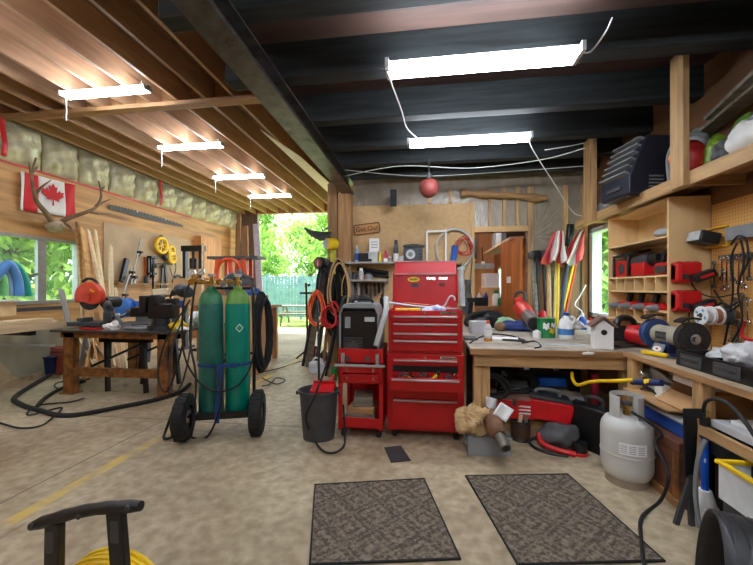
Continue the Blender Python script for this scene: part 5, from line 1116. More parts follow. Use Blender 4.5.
p = on(476,334); box1('grey plastic box in front of the black bag on the bench', (p.x+.04,p.y+.05,ZB), (.2,.14,.14), 5, mat('smoky_plastic',(186,188,192),.35), 'plastic_box')
box1('dark pad lying at the left end of the corner bench', (on(470,339).x,on(470,339).y,ZB), (.12,.2,.02), 0, K['dgrey'], 'pad', 'pad')
b = M(); b.prism([(-.15,-.07),(.13,-.1),(.17,.05),(-.1,.08)], .012); o = one('paper_sheets', b, K['paper'], 'printed paper sheets lying beside the orange-capped bottle', 'paper'); o.location = (on(503,339).x, on(503,339).y, ZB)
p = on(500,331); b = M(); b.blob((p.x,p.y,ZB+.05),(.07,.06,.055),.2,3,16,10,None,ZB+.002); one('brown_roll', b, mat('brown_cloth',(130,98,72),.9), 'brown roll lying behind the paper sheets', 'roll')
crumple('blue_tarp', 'crumpled navy cloth under the leaf blower', 'cloth', (on(522,331).x,on(522,331).y+.08,ZB), (.28,.16,.07), mat('navy_cloth',(44,60,120),.8), 41, .35)
crumple('green_bag', 'green and white bag crumpled left of the leaf blower', 'bag', (on(508,330).x,on(508,330).y+.16,ZB), (.14,.1,.09), mat('green_white_bag',(150,196,150),.5,0,.1,8,dirt=(226,230,226),dsc=5,dth=.5), 42, .4)
p = on(523,327); t = thing('leaf_blower', 'red leaf blower with a dark nozzle pointing out from the bench', 'leaf blower', (p.x,p.y+.1,ZB))
c = V((p.x+.01,p.y+.12,ZB+.24)); nz = V((on(531,335).x+.02,on(531,335).y-.02,ZB+.13))
b = M(); d = (nz-c); b.tube([c-d*.15,c,c+d*.3,c+d*.55],[.06,.105,.1,.075],20); b.box(c+V((-.03,.05,.1)),(.1,.12,.08)); obj('housing', b, mat('bright_red_plastic',(222,52,48),.4), t, world=True, bev=.01)
b = M(); b.tube([c+d*.5,c+d*1.05],[.07,.078],22); nn = obj('nozzle', b, mat('grey_brown_nozzle',(96,84,80),.5), t, world=True); b = M(); b.tube([c+d*1.0,c+d*1.055],[.06,.064],22); obj('bore', b, K['black'], nn, world=True)
b = M(); b.tube(curve([c+V((-.07,.06,.05)),c+V((-.05,.04,.2)),c+V((.03,.0,.2)),c+V((.04,-.02,.1))]),.02,8); obj('handle', b, K['dgrey'], t, world=True)
for px, lab in ((537,'red hand tool standing right of the leaf blower'),(549,'second red hand tool behind the green can')):
    p = on(px,329); b = M(); b.blob((p.x,p.y+.25,ZB+.11),(.055,.06,.11),.15,px,16,12,None,ZB+.002); one('red_tool', b, K['redp'], lab, 'tool')
p = on(548,338); t = thing('green_can', 'green and white tin can on the corner bench', 'can', (p.x,p.y+.06,ZB))
b = M(); b.lathe([(0,0),(.088,0),(.09,.005),(.088,.01),(.088,.19),(.09,.195),(.086,.2),(0,.196)], n=32); obj('tin', b, K['green'], t)
for k, (a0, z0, z1, m) in enumerate(((-125,.09,.15,'white'),(-85,.05,.1,'yellow'),(-75,.11,.15,'white'))):
    b = M(); b.grid(6,2,lambda i,j: V((.0893*math.cos(R(a0+38*i)), .0893*math.sin(R(a0+38*i)), z0+(z1-z0)*j+.01*math.sin(i*9)))); obj('label_mark', b, K[m], t)
p = on(568,339); t = thing('bleach_jug', 'white jug with a blue label on the corner bench', 'jug', (p.x,p.y+.05,ZB))
b = M(); b.lathe([(0,0),(.07,0),(.075,.01),(.075,.13),(.06,.18),(.03,.22),(.022,.235),(0,.235)], n=24); b.tube(curve([(.06,0,.14),(.085,0,.19),(.05,0,.22),(.025,0,.22)]),.014,8); obj('jug', b, K['white'], t)
b = M(); b.cyl((0,0,.23),(0,0,.26),.026,n=16); obj('cap', b, K['blue'], t); label_band(t,.0755,.04,.1,mat('blue_print',(74,132,196),.4))
crumple('white_bag', 'heap of pale cords and plastic right of the white jug', 'bag', (on(584,330).x,on(584,330).y+.1,ZB), (.12,.1,.07), mat('pale_tangle',(190,186,186),.5), 52, .5)
p = on(592,332); bottle('blue bottle standing left of the birdhouse', p.x, p.y+.25, ZB, .2, .04, 'blue', 'white')
p = on(606,349); t = thing('birdhouse', 'small white wooden birdhouse with brown roof on the bench corner', 'birdhouse', (p.x,p.y+.07,ZB), -12); t.scale = (1.15,1.1,1.15)
b = M(); b.prism([(-.06,0),(.06,0),(.06,.16),(0,.21),(-.06,.16)], .13, Matrix.Translation((0,.065,0))@rotm(90,0,0)); obj('house', b, K['white'], t)
for s in (-1,1): b = M(); b.bar((0,-.09,.218),(0,.09,.218),.0,.0) if 0 else b.box((s*.042,0,.195),(.11,.17,.012),rotm(0,s*40,0)); obj('roof', b, mat('brown_shingle',(120,88,76),.8), t)
b = M(); b.cyl((0,-.068,.12),(0,-.064,.12),.02); obj('entrance_hole', b, K['black'], t)
p = on(632,347); t = thing('circular_saw', 'red and black cordless saw lying by the birdhouse', 'saw', (p.x-.02,p.y+.08,ZB), 25); t.scale = (1.4,1.4,1.4)
b = M(); b.box((-.02,0,.012),(.24,.15,.012)); obj('base_plate', b, K['steel'], t); b = M(); b.prism([(.1*math.cos(R(a)),.1*math.sin(R(a))) for a in range(0,181,15)], .05, Matrix.Translation((-.03,.04,.03))@rotm(90,0,0)); obj('blade_guard', b, K['dgrey'], t)
b = M(); b.tube([(.0,-.02,.08),(.02,-.08,.075),(.04,-.15,.06)],[.055,.06,.05],16); b.box((.07,.0,.07),(.09,.07,.06)); obj('motor', b, K['redp'], t, bev=.006)
b = M(); b.tube(curve([(-.08,.0,.1),(-.04,.0,.17),(.06,.0,.16),(.11,.0,.07)]),.02,8); obj('handle', b, K['black'], t)
crumple('rag', 'grey rag lying right of the red cordless saw', 'rag', (on(640,338).x,on(640,338).y+.05,ZB), (.12,.08,.04), mat('grey_white_rag',(180,178,174),.9), 61, .4)
crumple('foam_drip', 'blob of pale foam stuck on the bench edge', 'foam', (on(583,349).x, 3.085, ZB-.03), (.05,.012,.015), K['paper'], 5)
# ---- bench grinder
g0 = V((1.815,2.93,ZB)); t = thing('bench_grinder', 'blue-grey bench grinder with a dark wire wheel beside the wall cabinet', 'grinder', g0, -84); t.scale = (.88,.9,.92)
b = M(); b.box((0,0,.015),(.2,.16,.03)); b.box((0,0,.07),(.1,.12,.1)); obj('pedestal', b, K['navy'], t, bev=.008)
b = M(); b.cyl((-.13,0,.17),(.13,0,.17),.075,n=28); [b.cyl((x,0,.17),(x+.01,0,.17),.08,n=28) for x in (-.13,.12)]; obj('motor', b, mat('grey_cream_motor',(176,168,150),.45), t, bev=.005)
b = M(); [b.box((-.06+.015*k,-.072,.17),(.007,.012,.06)) for k in range(8)]; obj('cooling_slots', b, K['dgrey'], t)
b = M(); b.cyl((-.24,0,.17),(.26,0,.17),.012); obj('shaft', b, K['steel'], t)
b = M(); b.cyl((-.2,0,.17),(-.14,0,.17),.125,n=32); obj('wheel_guard', b, mat('blue_guard',(36,70,118),.4), t, bev=.008)
b = M(); b.cyl((-.225,0,.17),(-.201,0,.17),.1,n=32); obj('grinding_wheel', b, K['grey'], t)
b = M(); b.prism([(0,.1),(.025,.05),(-.025,.05)], .004, Matrix.Translation((-.17,-.112,.16))@rotm(62,0,0)); tag(obj('warning_sticker', b, K['yellow'], t), 'yellow triangle sticker')
b = M(); b.cyl((.19,0,.17),(.235,0,.17),.125,n=36); ww = obj('wire_wheel', b, mat('wire_brush',(52,50,50),.8,.2,.3,40,.6,90), t)
b = M(); b.cyl((.235,0,.17),(.25,0,.17),.04,n=20); b.cyl((.25,0,.17),(.265,0,.17),.02,n=6); obj('hub_nut', b, K['chrome'], ww)
for x in (-.17,.2):
    b = M(); b.prism([(.16*math.cos(R(a)),.15*math.sin(R(a))) for a in range(50,111,10)]+[(.14*math.cos(R(a)),.135*math.sin(R(a))) for a in range(110,49,-10)], .08, Matrix.Translation((x-.04,0,.185))@Matrix(((0,0,1,0),(-1,0,0,0),(0,1,0,0),(0,0,0,1)))); obj('top_shield', b, K['black'], t)
b = M(); b.box((0,-.1,.06),(.12,.012,.09),rotm(-20,0,0)); pl_ = obj('name_plate', b, K['grey'], t, bev=.004); b = M(); b.prism([(.045*math.cos(R(a)),.022*math.sin(R(a))) for a in range(0,360,20)], .002, Matrix.Translation((0,-.107,.062))@rotm(70,0,0)); op = obj('oval_print', b, K['paper'], pl_)
b = M(); b.prism([(-.012,-.008),(.012,-.008),(.012,.008),(-.012,.008)], .001, Matrix.Translation((0,-.1095,.063))@rotm(70,0,0)); obj('red_print', b, K['redp'], pl_)
p = F(657,357,ZB); t = thing('utility_knife', 'yellow and grey tool lying on the bench edge below the grinder', 'knife', (p.x,p.y+.03,ZB), -62)
b = M(); b.bar((-.09,0,.02),(.09,0,.02),.035,.03); obj('handle', b, K['yellow'], t, bev=.01); b = M(); b.bar((.09,0,.012),(.2,0,.012),.02,.01); b.bar((-.1,.03,.008),(.14,.03,.008),.02,.014); obj('blade', b, K['steel'], t)
# ---- organizers and bags
t = thing('parts_organizer', 'black shallow parts trays along the side bench edge, white bags in them', 'organizer', (1.78,2.25,ZB), 0)
b = M(); x0, x1, y0, y1 = 1.66, 2.0, 1.55, 2.62
b.bb(x0,x1,y0,y1,ZB+.001,ZB+.012); b.bb(x0,x0+.012,y0,y1,ZB,ZB+.1); b.bb(x1-.012,x1,y0,y1,ZB,ZB+.1)
for k in range(5): y = y0+(y1-y0)*k/4; b.bb(x0,x1,y-.006,y+.006,ZB,ZB+.1)
obj('tray', b, K['satin'], t, world=True, bev=.004)
for k in range(4): y = y0+(y1-y0)*(k+.5)/4; b = M(); b.bb(x0-.012,x0,y-.07,y+.07,ZB+.05,ZB+.07); b.bb(x0-.008,x0,y-.09,y+.09,ZB+.015,ZB+.085); obj('front_latch', b, K['dgrey'], t, world=True, bev=.003)
K['cloudy'] = mat('cloudy_poly', (204,204,206), .22, 0, .12, 6, .6, 20)
def bag(lab, c, r, seed, m='cloudy', amp=.45): b = M(); b.blob(c, r, amp, seed, 48, 30, None, c[2]-r[2]*.75, .16); return one('plastic_bag', b, K[m], lab, 'bag', ang=75)
bag('white plastic bag in the parts tray nearest the grinder', (1.84,2.46,ZB+.08), (.12,.1,.06), 71)
bag('clear-white plastic bag bulging from the middle parts tray', (1.83,2.25,ZB+.12), (.15,.12,.09), 72)
bag('crumpled pale bag in the parts tray, third from the grinder', (1.83,2.0,ZB+.11), (.15,.11,.09), 73)
bag('large clear plastic bag heaped under the pegboard wrenches', (2.14,2.15,ZB+.13), (.12,.25,.14), 74)
bag('large pale plastic bag at the right edge of the side bench', (2.05,1.8,ZB+.17), (.16,.19,.17), 75)
box1('white box at the right edge of the side bench', (1.7,1.72,ZB+.012), (.14,.16,.09), 0, K['white'], 'white_box')
# ---- wall cabinet with power tools
CX, CY0, CY1, CZ0, CZ1 = 1.97, 3.2, 4.17, ZB, 2.085
t = thing('tool_cabinet', 'tall birch plywood cubby cabinet on the bench holding red power tools', 'cabinet', (2.12,3.6,ZB))
b = M(); b.bb(CX,XR-.002,CY0,CY0+.018,CZ0,CZ1); obj('side_panel', b, K['birch_z'], t, world=True); b = M(); b.bb(CX,XR-.002,CY1-.018,CY1,CZ0,CZ1); obj('side_panel', b, K['birch_z'], t, world=True)
b = M(); b.bb(XR-.014,XR-.002,CY0,CY1,CZ0,CZ1); obj('back_panel', b, K['birch_z'], t, world=True)
b = M(); b.bb(CX,XR-.014,CY0+.018,CY1-.018,CZ1-.018,CZ1); obj('top_panel', b, K['birch_y'], t, world=True)
H1, H2, H3, H4, H5 = 1.775, 1.45, 1.315, 1.15, 1.03
for z in (H1,H2,H3,H4,H5): b = M(); b.bb(CX,XR-.014,CY0+.018,CY1-.018,z-.016,z); obj('shelf', b, K['birch_y'], t, world=True)
for za, zb_ in ((H3,H2-.016),(H5,H4-.016)):
    for k in range(1,6): y = CY0+.009+(CY1-CY0-.018)*k/6; b = M(); b.bb(CX,XR-.014,y-.007,y+.007,za,zb_); obj('divider', b, K['birch_z'], t, world=True)
# power tools
def ptool(label, c, s, kind, rz=0, name=None, cat='power tool', flip=1):
    t = thing(name or kind, label, cat, c, rz); r_, k_ = K['redp'], K['black']
    if kind == 'drill':                # body along -x (towards the room), handle up into the slot
        b = M(); b.tube([(.1*s,0,0),(.05*s,0,0),(-.06*s,0,0)],[.03*s,.036*s,.032*s],16); obj('motor', b, r_, t)
        b = M(); b.tube([(-.06*s,0,0),(-.1*s,0,0),(-.135*s,0,0)],[.03*s,.026*s,.014*s],14); obj('chuck', b, K['grey'], t)
        b = M(); b.tube([(.03*s,0,.02*s),(.05*s,0,.1*s)],[.022*s,.024*s],12); obj('handle', b, k_, t)
        b = M(); b.box((.05*s,0,.115*s),(.09*s,.06*s,.03*s)); obj('battery', b, k_, t, bev=.004)
    return t
for k, (y, lab) in enumerate(((3.98,'drill hanging in the cubby cabinet, farthest from the pegboard'),(3.78,'drill hanging in the cubby cabinet, second from the far end'),(3.56,'drill hanging in the cubby cabinet, second from the near end'),(3.35,'drill hanging in the cubby cabinet, nearest the chargers'))):
    ptool(lab, (CX+.07,y,H3-.148), 1.15, 'drill')
t = thing('work_radio', 'red and black jobsite radio in the cabinet, farthest on its shelf', 'radio', (2.09,3.96,H2)); t.scale = (1.15,1.25,1.2)
b = M(); b.box((0,0,.07),(.16,.2,.14)); obj('case', b, K['redp'], t, bev=.012); b = M(); [b.box((sx_,sy_,.08),(.02,.02,.18)) for sx_ in (-.085,.085) for sy_ in (-.105,.105)]; b.box((0,0,.2),(.19,.24,.02),rotm(0,-14,0)); obj('roll_cage', b, K['black'], t, bev=.006); b = M(); b.cyl((-.083,.0,.07),(-.08,0,.07),.045); obj('speaker', b, K['dgrey'], t)
t = thing('reciprocating_saw', 'red and black power saw lying mid-shelf in the cabinet', 'power tool', (2.06,3.64,H2)); t.scale = (1.2,1.25,1.35)
b = M(); b.tube([(0,.14,.1),(0,.05,.1),(0,-.06,.11)],[.045,.055,.045],16); obj('motor', b, K['dgrey'], t); b = M(); b.tube([(0,-.06,.11),(.0,-.14,.12)],[.04,.028],14); obj('nose', b, K['black'], t); b = M(); b.tube(curve([(0,.12,.1),(-.02,.17,.06),(-.02,.1,.02),(0,.02,.03)]),.025,8); obj('handle', b, K['black'], t); b = M(); b.box((-.02,.02,.05),(.09,.16,.09)); obj('battery', b, K['redp'], t, bev=.008)
t = thing('jig_saw', 'red cordless tool at the near end of the cabinet shelf', 'power tool', (2.07,3.34,H2)); t.scale = (1.2,1.2,1.2)
b = M(); b.box((0,0,.045),(.12,.16,.09)); b.box((0,-.04,.14),(.06,.05,.12)); obj('body', b, K['redp'], t, bev=.012); b = M(); b.tube(curve([(0,.08,.09),(0,.04,.17),(0,-.05,.17)]),.02,8); obj('handle', b, K['black'], t); b = M(); b.box((-.065,0,.04),(.012,.12,.05)); obj('base', b, K['steel'], t)
crumple('rolled_papers', 'stack of grey papers on the top shelf of the cabinet', 'paper', (2.1,3.34,H1), (.14,.12,.05), K['lgrey'], 84, .35)
# chargers on the near side
for z, lab in ((1.47,'red battery charger on the cabinet side, upper one'),(1.24,'red battery charger on the cabinet side, lower one')):
    t = thing('battery_charger', lab, 'charger', (2.08,CY0,z), 0, 'red chargers on the cabinet side')
    b = M(); b.bb(-.1,.09,-.07,-.002,-.085,.075); b.bb(-.1,-.06,-.09,-.002,-.07,.06); obj('body', b, K['redp'], t, bev=.01)
    b = M(); [b.bb(x-.014,x+.014,-.06,-.01,.07,.082) for x in (-.06,0,.06)]; obj('slots', b, mat('darker_red',(150,16,22),.4), t, bev=.003)
    b = M(); b.box((.06,-.115,-.035),(.15,.09,.06),rotm(0,-22,-8)); bt = obj('battery', b, K['black'], t, bev=.008); b = M(); b.box((.06,-.162,-.035),(.09,.004,.02),rotm(0,-22,-8)); obj('battery_label', b, K['redp'], bt)
    b = M(); b.bb(-.06,0,-.074,-.07,-.06,-.02); obj('indicator', b, K['dgrey'], t)
cable('black charger cord running from the upper charger down the cabinet side', [V((2.08,3.11,1.4)),V((2.12,3.16,1.36)),V((2.16,3.14,1.3)),V((2.2,3.05,1.27)),V((2.24,2.9,1.3))], .005)
cable('black charger cord hanging from the lower charger', [V((2.06,3.11,1.15)),V((2.08,3.14,1.05)),V((2.1,3.16,.95)),V((2.12,3.16,.85))], .005)
# ---- pegboard: spools, wrenches, lamp, bar
XP = XR-.014
for k, (px, lab, m) in enumerate(((705,'white-faced solder spool, nearest the cabinet','white'),(716,'brown wire spool in the middle of the row','copperish'),(722,'dark wire spool, last of the row','dgrey'))):
    K['copperish'] = K.get('copperish') or mat('copper_wire',(150,96,70),.4)
    p = B(705,315.5,2.07); p.x = 2.07+.062*k; t = thing('wire_spool', lab, 'spool', p, 0, 'wire spools on the pegboard')
    for x in (-.026,.026): b = M(); b.cyl((x-.003,0,0),(x+.003,0,0),.07,n=32); obj('flange', b, K['white'] if k < 2 else K['dgrey'], t)
    b = M(); b.cyl((-.023,0,0),(.023,0,0),.055,n=24); obj('winding', b, K[('lgrey','copperish','dgrey')[k]], t)
    b = M(); b.cyl((-.031,0,0),(-.0285,0,0),.018,n=16); obj('core_hole', b, K['dgrey'], t)
    if k == 0:
        for a in (30,120,200,300): b = M(); c_ = V((-.0305,.045*math.cos(R(a)),.045*math.sin(R(a)))); b.box(c_,(.002,.022,.016),rotm(a*.4,0,0)); obj('print_mark', b, mat('cyan_print',(70,170,210),.4), t)
p = B(705,315.5,2.07); b = M(); b.cyl((2.02,p.y,p.z),(XR-.012,p.y,p.z),.009); one('spool_rod', b, K['steel'], 'steel rod carrying the wire spools', 'rod')
b = M(); b.bb(XP-.02,XP,1.2,B(721,257,XP).y,B(721,257,XP).z-.02,B(721,257,XP).z+.01); one('hook_rail', b, K['steel'], 'grey hook rail on the pegboard holding wrenches', 'rail')
def wrench(label, px, py, L, m='chrome', w=.02):
    t = B(px, py, XP-.025); b = M(); b.bar(t, t-V((0,0,L)), w*.6, .006, (1,0,0))
    b.tube(arc(t, w*.75, 0, 350, 14, 'yz'), .006, 6, True); c = t-V((0,0,L))
    b.tube(arc(c-V((0,0,w*.7)), w*.8, 130, -310+360-0, 10, 'yz') if 0 else arc(c-V((0,0,w*.7)), w*.8, 150, -210+0+180-0, 10, 'yz') if 0 else arc(c-V((0,0,w*.7)), w*.8, -50, 230, 12, 'yz'), .007, 6)
    return one('wrench', b, K[m], label, 'wrench', 'wrenches hanging on the pegboard')
for k, (px, py, L) in enumerate(((714,263,.17),(722,258,.14),(727,258,.2),(733,257,.15),(739,257,.17),(744,257,.2),(749,258,.13),(723,272,.12),(735,300,.16),(742,295,.2),(748,300,.14),(731,318,.15),(738,322,.13))):
    wrench('%s wrench on the pegboard, counted from the cabinet side' % (ordn+['last'])[min(k,13)] if k < 9 else ['wrench in the lower row on the pegboard, left end','wrench in the lower row on the pegboard, middle','lower pegboard wrench beside the black cords','lowest pegboard wrench above the plastic bags'][k-9], px, py, L, 'chrome' if k % 3 else 'steel')
p = B(718,238,XP); t = thing('work_light', 'black flood lamp in a yellow frame on the pegboard', 'lamp', p)
b = M(); b.box((-.1,0,0),(.14,.15,.09),rotm(0,14,0),1.0); obj('lamp_head', b, K['black'], t, bev=.01); b = M(); b.box((-.172,0,.018),(.006,.13,.07),rotm(0,14,0)); obj('lens', b, K['lgrey'], t)
b = M(); b.tube([(-.01,-.1,-.07),(-.01,.1,-.07),(-.01,.1,.08),(-.01,-.1,.08)], .009, 6, True); tag(obj('stand_frame', b, K['yellow'], t), 'yellow tube frame')
b = M(); y1 = B(731,235,XP).y; b.bb(XP-.04,XP,1.3,y1,p.z-.04,p.z+.06); one('power_bar', b, K['grey'], 'long grey power bar on the pegboard right of the flood lamp', 'power bar', bev=.004)
for k, (pts, lab) in enumerate((((( 737,243),(731,260),(733,290),(729,320),(724,345)),'black cord hanging left of the others on the pegboard'),(((741,240),(744,262),(738,290),(742,320),(732,342)),'black cord twisting down the middle of the pegboard'),(((731,245),(738,236),(746,240),(748,260),(742,275)),'black cord looped over the power bar'),(((700,309),(712,308),(722,303),(730,306),(738,302)),'black cord crossing from the cabinet to the wrenches'),(((714,290),(722,302),(730,310),(740,304)),'black cord fanning out of the tangle under the wrenches'))):
    cable(lab, [B(x, y, XP-.05-.01*(i%2)) for i, (x, y) in enumerate(pts)], .007)
b = M(); p = B(712,310,XP-.03); b.box(p,(.04,.05,.05)); one('red_plug', b, K['redp'], 'small red plug hanging at the left of the wrenches', 'plug', bev=.006)
p = B(751,330,XP-.04); b = M(); b.tube(curve([p+V((0,.06,.06)),p+V((0,.07,-.05)),p+V((0,-.05,-.06)),p+V((0,-.06,.05))]), .012, 8); one('red_hose', b, K['rcord'], 'short red hose hanging at the right edge of the pegboard', 'hose')
# ================================================================== OVERHEAD SHELF
SX, SZ = 1.9, 2.09
t = thing('overhead_shelf', 'pine overhead shelf hung from the timbers above the tool cabinet', 'shelf', (2.08,2.4,SZ))
b = M(); b.bb(SX,SX+.04,.4,4.85,SZ,SZ+.1); obj('front_rail', b, K['pine_y'], t, world=True, bev=.003)
b = M(); b.bb(SX+.04,XR-.002,.4,4.85,SZ+.07,SZ+.09); obj('shelf_board', b, K['old_y'], t, world=True)
for y in (1.5,2.9,4.3): b = M(); b.bb(SX+.04,XR-.002,y-.02,y+.02,SZ,SZ+.07); obj('joist', b, K['old_x'], t, world=True)
for y0, y1, ztop in ((2.86,3.0,3.08),(4.26,4.5,3.05)): b = M(); b.bb(SX-.045,SX-.002,y0,y1,SZ-.005,ztop); obj('hanger_post', b, K['pine_z'], t, world=True, bev=.003)
ZS = SZ+.092
b = M(); p = B(652,206,SX+.1); b.box((SX+.15,3.45,SZ-.012+.0),(.14,.07,.02)); one('under_shelf_light', b, K['lgrey'], 'small pale lamp under the overhead shelf above the cabinet', 'lamp', bev=.004)
t = thing('space_heater', 'big black shop heater with pale louvres on the overhead shelf', 'heater', (1.98,3.66,ZS), 10); t.scale = (1.1,1.15,1.25)
b = M(); b.prism([(-.2,0),(.24,0),(.24,.42),(-.05,.42),(-.2,.12)], .34, Matrix.Translation((0,.17,0))@rotm(90,0,0)); obj('case', b, mat('blue_black_case',(34,38,50),.4), t, bev=.008)
n_ = V((-.3,0,.15)).normalized()
for k in range(6): f = .08+.84*k/5; c = V((-.2+.15*f-.012,0,.12+.3*f+.006)); b = M(); b.box(c,(.05,.3,.012),rotm(0,20,0)); tag(obj('louvre', b, K['grey'], t), 'pale louvre')
b = M(); b.box((-.206,0,.06),(.012,.16,.03)); obj('front_badge', b, K['dgrey'], t, bev=.003)
b = M(); [b.box((.02,-.172,.05+.025*k),(.12,.006,.01)) for k in range(4)]; obj('side_vent', b, K['grey'], t)
b = M(); b.bb(-.19,.23,-.15,.15,-.012,0); obj('feet', b, K['black'], t)
cable('grey hose hooped beside the black heater on the overhead shelf', [V((1.93,3.12,ZS)),V((1.93,3.14,ZS+.2)),V((1.95,3.08,ZS+.3)),V((2.0,2.98,ZS+.32)),V((2.05,2.92,ZS+.28))], .016, 'grey')
def sack(lab, c, r, m, seed, amp=.2): b = M(); b.blob((c[0],c[1],c[2]+r[2]*.8), r, amp, seed, 40, 26, None, c[2]+.002, .05); return one('sack', b, m, lab, 'sack', ang=70)
sack('red and yellow printed sack on the overhead shelf left of the near post', (2.06,3.12,ZS), (.13,.12,.17), mat('red_yellow_print',(206,44,40),.4,0,.1,6,dirt=(232,196,60),dsc=7,dth=.54), 91)
sack('lime green sack top behind the near hanger post', (2.16,2.98,ZS), (.08,.09,.17), mat('lime_sack',(140,178,56),.4), 92)
sack('grey bundle leaning on the heater behind the near hanger post', (2.17,3.2,ZS+.0), (.09,.1,.24), mat('grey_bundle',(146,148,150),.6), 93)
sack('green and white sack right of the near hanger post', (2.16,2.72,ZS), (.09,.1,.19), mat('green_print_sack',(104,150,60),.4,0,.1,6,dirt=(224,228,220),dsc=6,dth=.55), 94)
sack('long white sack lying on the overhead shelf', (2.05,2.5,ZS), (.13,.22,.12), mat('white_sack',(222,220,216),.5), 95)
sack('maroon sack behind the long white one on the overhead shelf', (2.19,2.3,ZS), (.08,.15,.2), mat('maroon_sack',(126,56,58),.5), 96)
sack('grey and black gear on the overhead shelf by the near post', (1.98,2.62,ZS), (.07,.1,.08), K['dgrey'], 97, .45)
b = M(); b.bar((2.0,2.58,ZS+.12),(2.0,2.05,ZS+.42),.05,.05); b.bar((1.98,2.12,ZS+.36),(1.96,2.28,ZS+.02),.02,.02); one('angle_iron', b, K['satin'], 'black steel arm propped slanting over the white sack', 'bar', bev=.003)
t = thing('grey_crate', 'pale grey plastic container at the right end of the overhead shelf', 'container', (2.06,1.98,ZS), 10)
b = M(); b.box((0,0,.17),(.24,.26,.34),None,1.08); obj('tub', b, K['lgrey'], t, bev=.02); b = M(); b.box((0,0,.35),(.3,.32,.03)); obj('lid', b, K['white'], t, bev=.01)
for k, (a, c_, lab) in enumerate((((2.22,3.6,2.5),(2.1,1.4,2.85),'old plank sloping above the sacks under the timbers'),((2.15,3.0,2.62),(1.95,1.3,2.88),'second old plank sloping nearer the ceiling'))): plank(lab, a, c_, .12, .03, 'wgrey', (0,0,1))
t = thing('tin_box', 'grey metal box behind the far hanger post on the overhead shelf', 'box', (2.05,4.3,ZS)); b = M(); b.box((0,0,.05),(.26,.3,.1)); obj('case', b, K['grey'], t, bev=.006); b = M(); b.cyl((-.1,-.16,.05),(-.1,-.15,.05),.035); obj('dial', b, K['lgrey'], t)
# ================================================================== UNDER THE BENCHES
YS, ZSH = 3.4, .19
def X3(px, Y): return A(px,400,Y).x
t = thing('metal_toolbox', 'red metal toolbox with grey dusty lid on the lower shelf', 'toolbox', ((X3(492,3.3)+X3(535,3.3))/2,3.36,ZSH))
b = M(); b.bb(-.2,.2,-.1,.12,0,.16); obj('box', b, K['redp'], t, bev=.005); b = M(); b.prism([(-.1,.162),(.12,.162),(.09,.21),(-.06,.21)], .4, Matrix.Translation((-.2,.01,0))@Matrix(((0,0,1,0),(1,0,0,0),(0,1,0,0),(0,0,0,1)))); tag(obj('lid', b, mat('dusty_red',(150,112,100),.7), t, bev=.004), 'dusty grey-brown lid')
b = M(); b.box((.0,-.106,.15),(.035,.01,.06)); obj('latch', b, K['steel'], t, bev=.003)
b = M(); [b.prism([(.03+.0*k,.05+.03*k),(.18,.04+.03*k),(.18,.055+.03*k),(.05,.06+.03*k)], .002, Matrix.Translation((0,-.101,0))@rotm(90,0,0)) for k in range(3)]; obj('white_print', b, K['paper'], t); b = M(); [b.prism([(-.17+.022*k,.07),(-.155+.022*k,.07),(-.155+.022*k,.085),(-.17+.022*k,.085)], .002, Matrix.Translation((0,-.101,0))@rotm(90,0,0)) for k in range(5)]; obj('white_print', b, K['paper'], t)
t = thing('blow_molded_case', 'black plastic case lying on the red metal toolbox', 'case', ((X3(500,3.3)+X3(530,3.3))/2+.01,3.42,ZSH+.21), -6)
b = M(); b.box((0,0,.045),(.3,.22,.07),rotm(14,0,0)); obj('shell', b, mat('glossy_black_case',(30,31,33),.25), t, bev=.015); b = M(); b.box((.02,-.05,.075),(.2,.1,.012),rotm(14,0,0)); obj('molding', b, K['dgrey'], t, bev=.004); b = M(); b.tube(curve([(-.06,-.11,.03),(-.05,-.15,.03),(.05,-.15,.03),(.06,-.11,.03)]),.012,8); obj('handle', b, K['black'], t)
t = thing('plastic_toolbox', 'bright red plastic toolbox with black lid, tilted on the lower shelf', 'toolbox', ((X3(537,3.25)+X3(568,3.25))/2,3.33,ZSH), -8)
b = M(); b.box((0,0,.085),(.32,.2,.17),rotm(0,6,0),1.1); obj('bin', b, mat('bright_red_box',(222,20,30),.35), t, bev=.012); b = M(); b.box((-.005,0,.19),(.34,.2,.035),rotm(0,8,0)); obj('lid', b, K['dgrey'], t, bev=.01); b = M(); b.tube(curve([(-.1,0,.2),(-.09,0,.25),(.07,0,.24),(.08,0,.19)]),.014,8); obj('handle', b, K['grey'], t)
box1('long black case with silver latches at the back of the lower shelf', (X3(543,3.75),3.75,ZSH+.0), (.52,.22,.42), 0, K['black'], 'black_case', 'case')
for x in (-.15,.12): b = M(); b.box((X3(543,3.63)+x,3.632,ZSH+.375),(.05,.012,.04)); one('case_latch', b, K['chrome'], 'silver latch plate on the long black case, %s' % ('nearer the toolbox' if x < 0 else 'nearer the yellow handle'), 'latch')
box1('bright blue plastic box in front of the long black case', (X3(551,3.56),3.56,ZSH+.235), (.24,.11,.075), 0, mat('bright_blue',(20,104,220),.4), 'blue_box')
box1('dark block under the bright blue box', (X3(551,3.57),3.57,ZSH), (.26,.1,.235), 0, K['dgrey'], 'dark_box')
t = thing('heat_gun', 'grey-tan power tool lying behind the red plastic toolbox', 'power tool', (X3(556,3.45)+.06,3.46,ZSH+.1)); b = M(); b.tube([(-.12,0,.06),(.02,0,.07),(.12,0,.05)],[.04,.055,.04],14); obj('body', b, mat('putty_plastic',(160,154,140),.5), t); b = M(); b.tube([(.05,0,.03),(.09,0,-.08)],[.03,.03],10); obj('grip', b, K['dgrey'], t)
box1('pale grey bin standing behind the black hard case', (X3(573,3.45)+.02,3.5,ZSH), (.16,.2,.17), 0, K['lgrey'], 'grey_bin', 'bin')
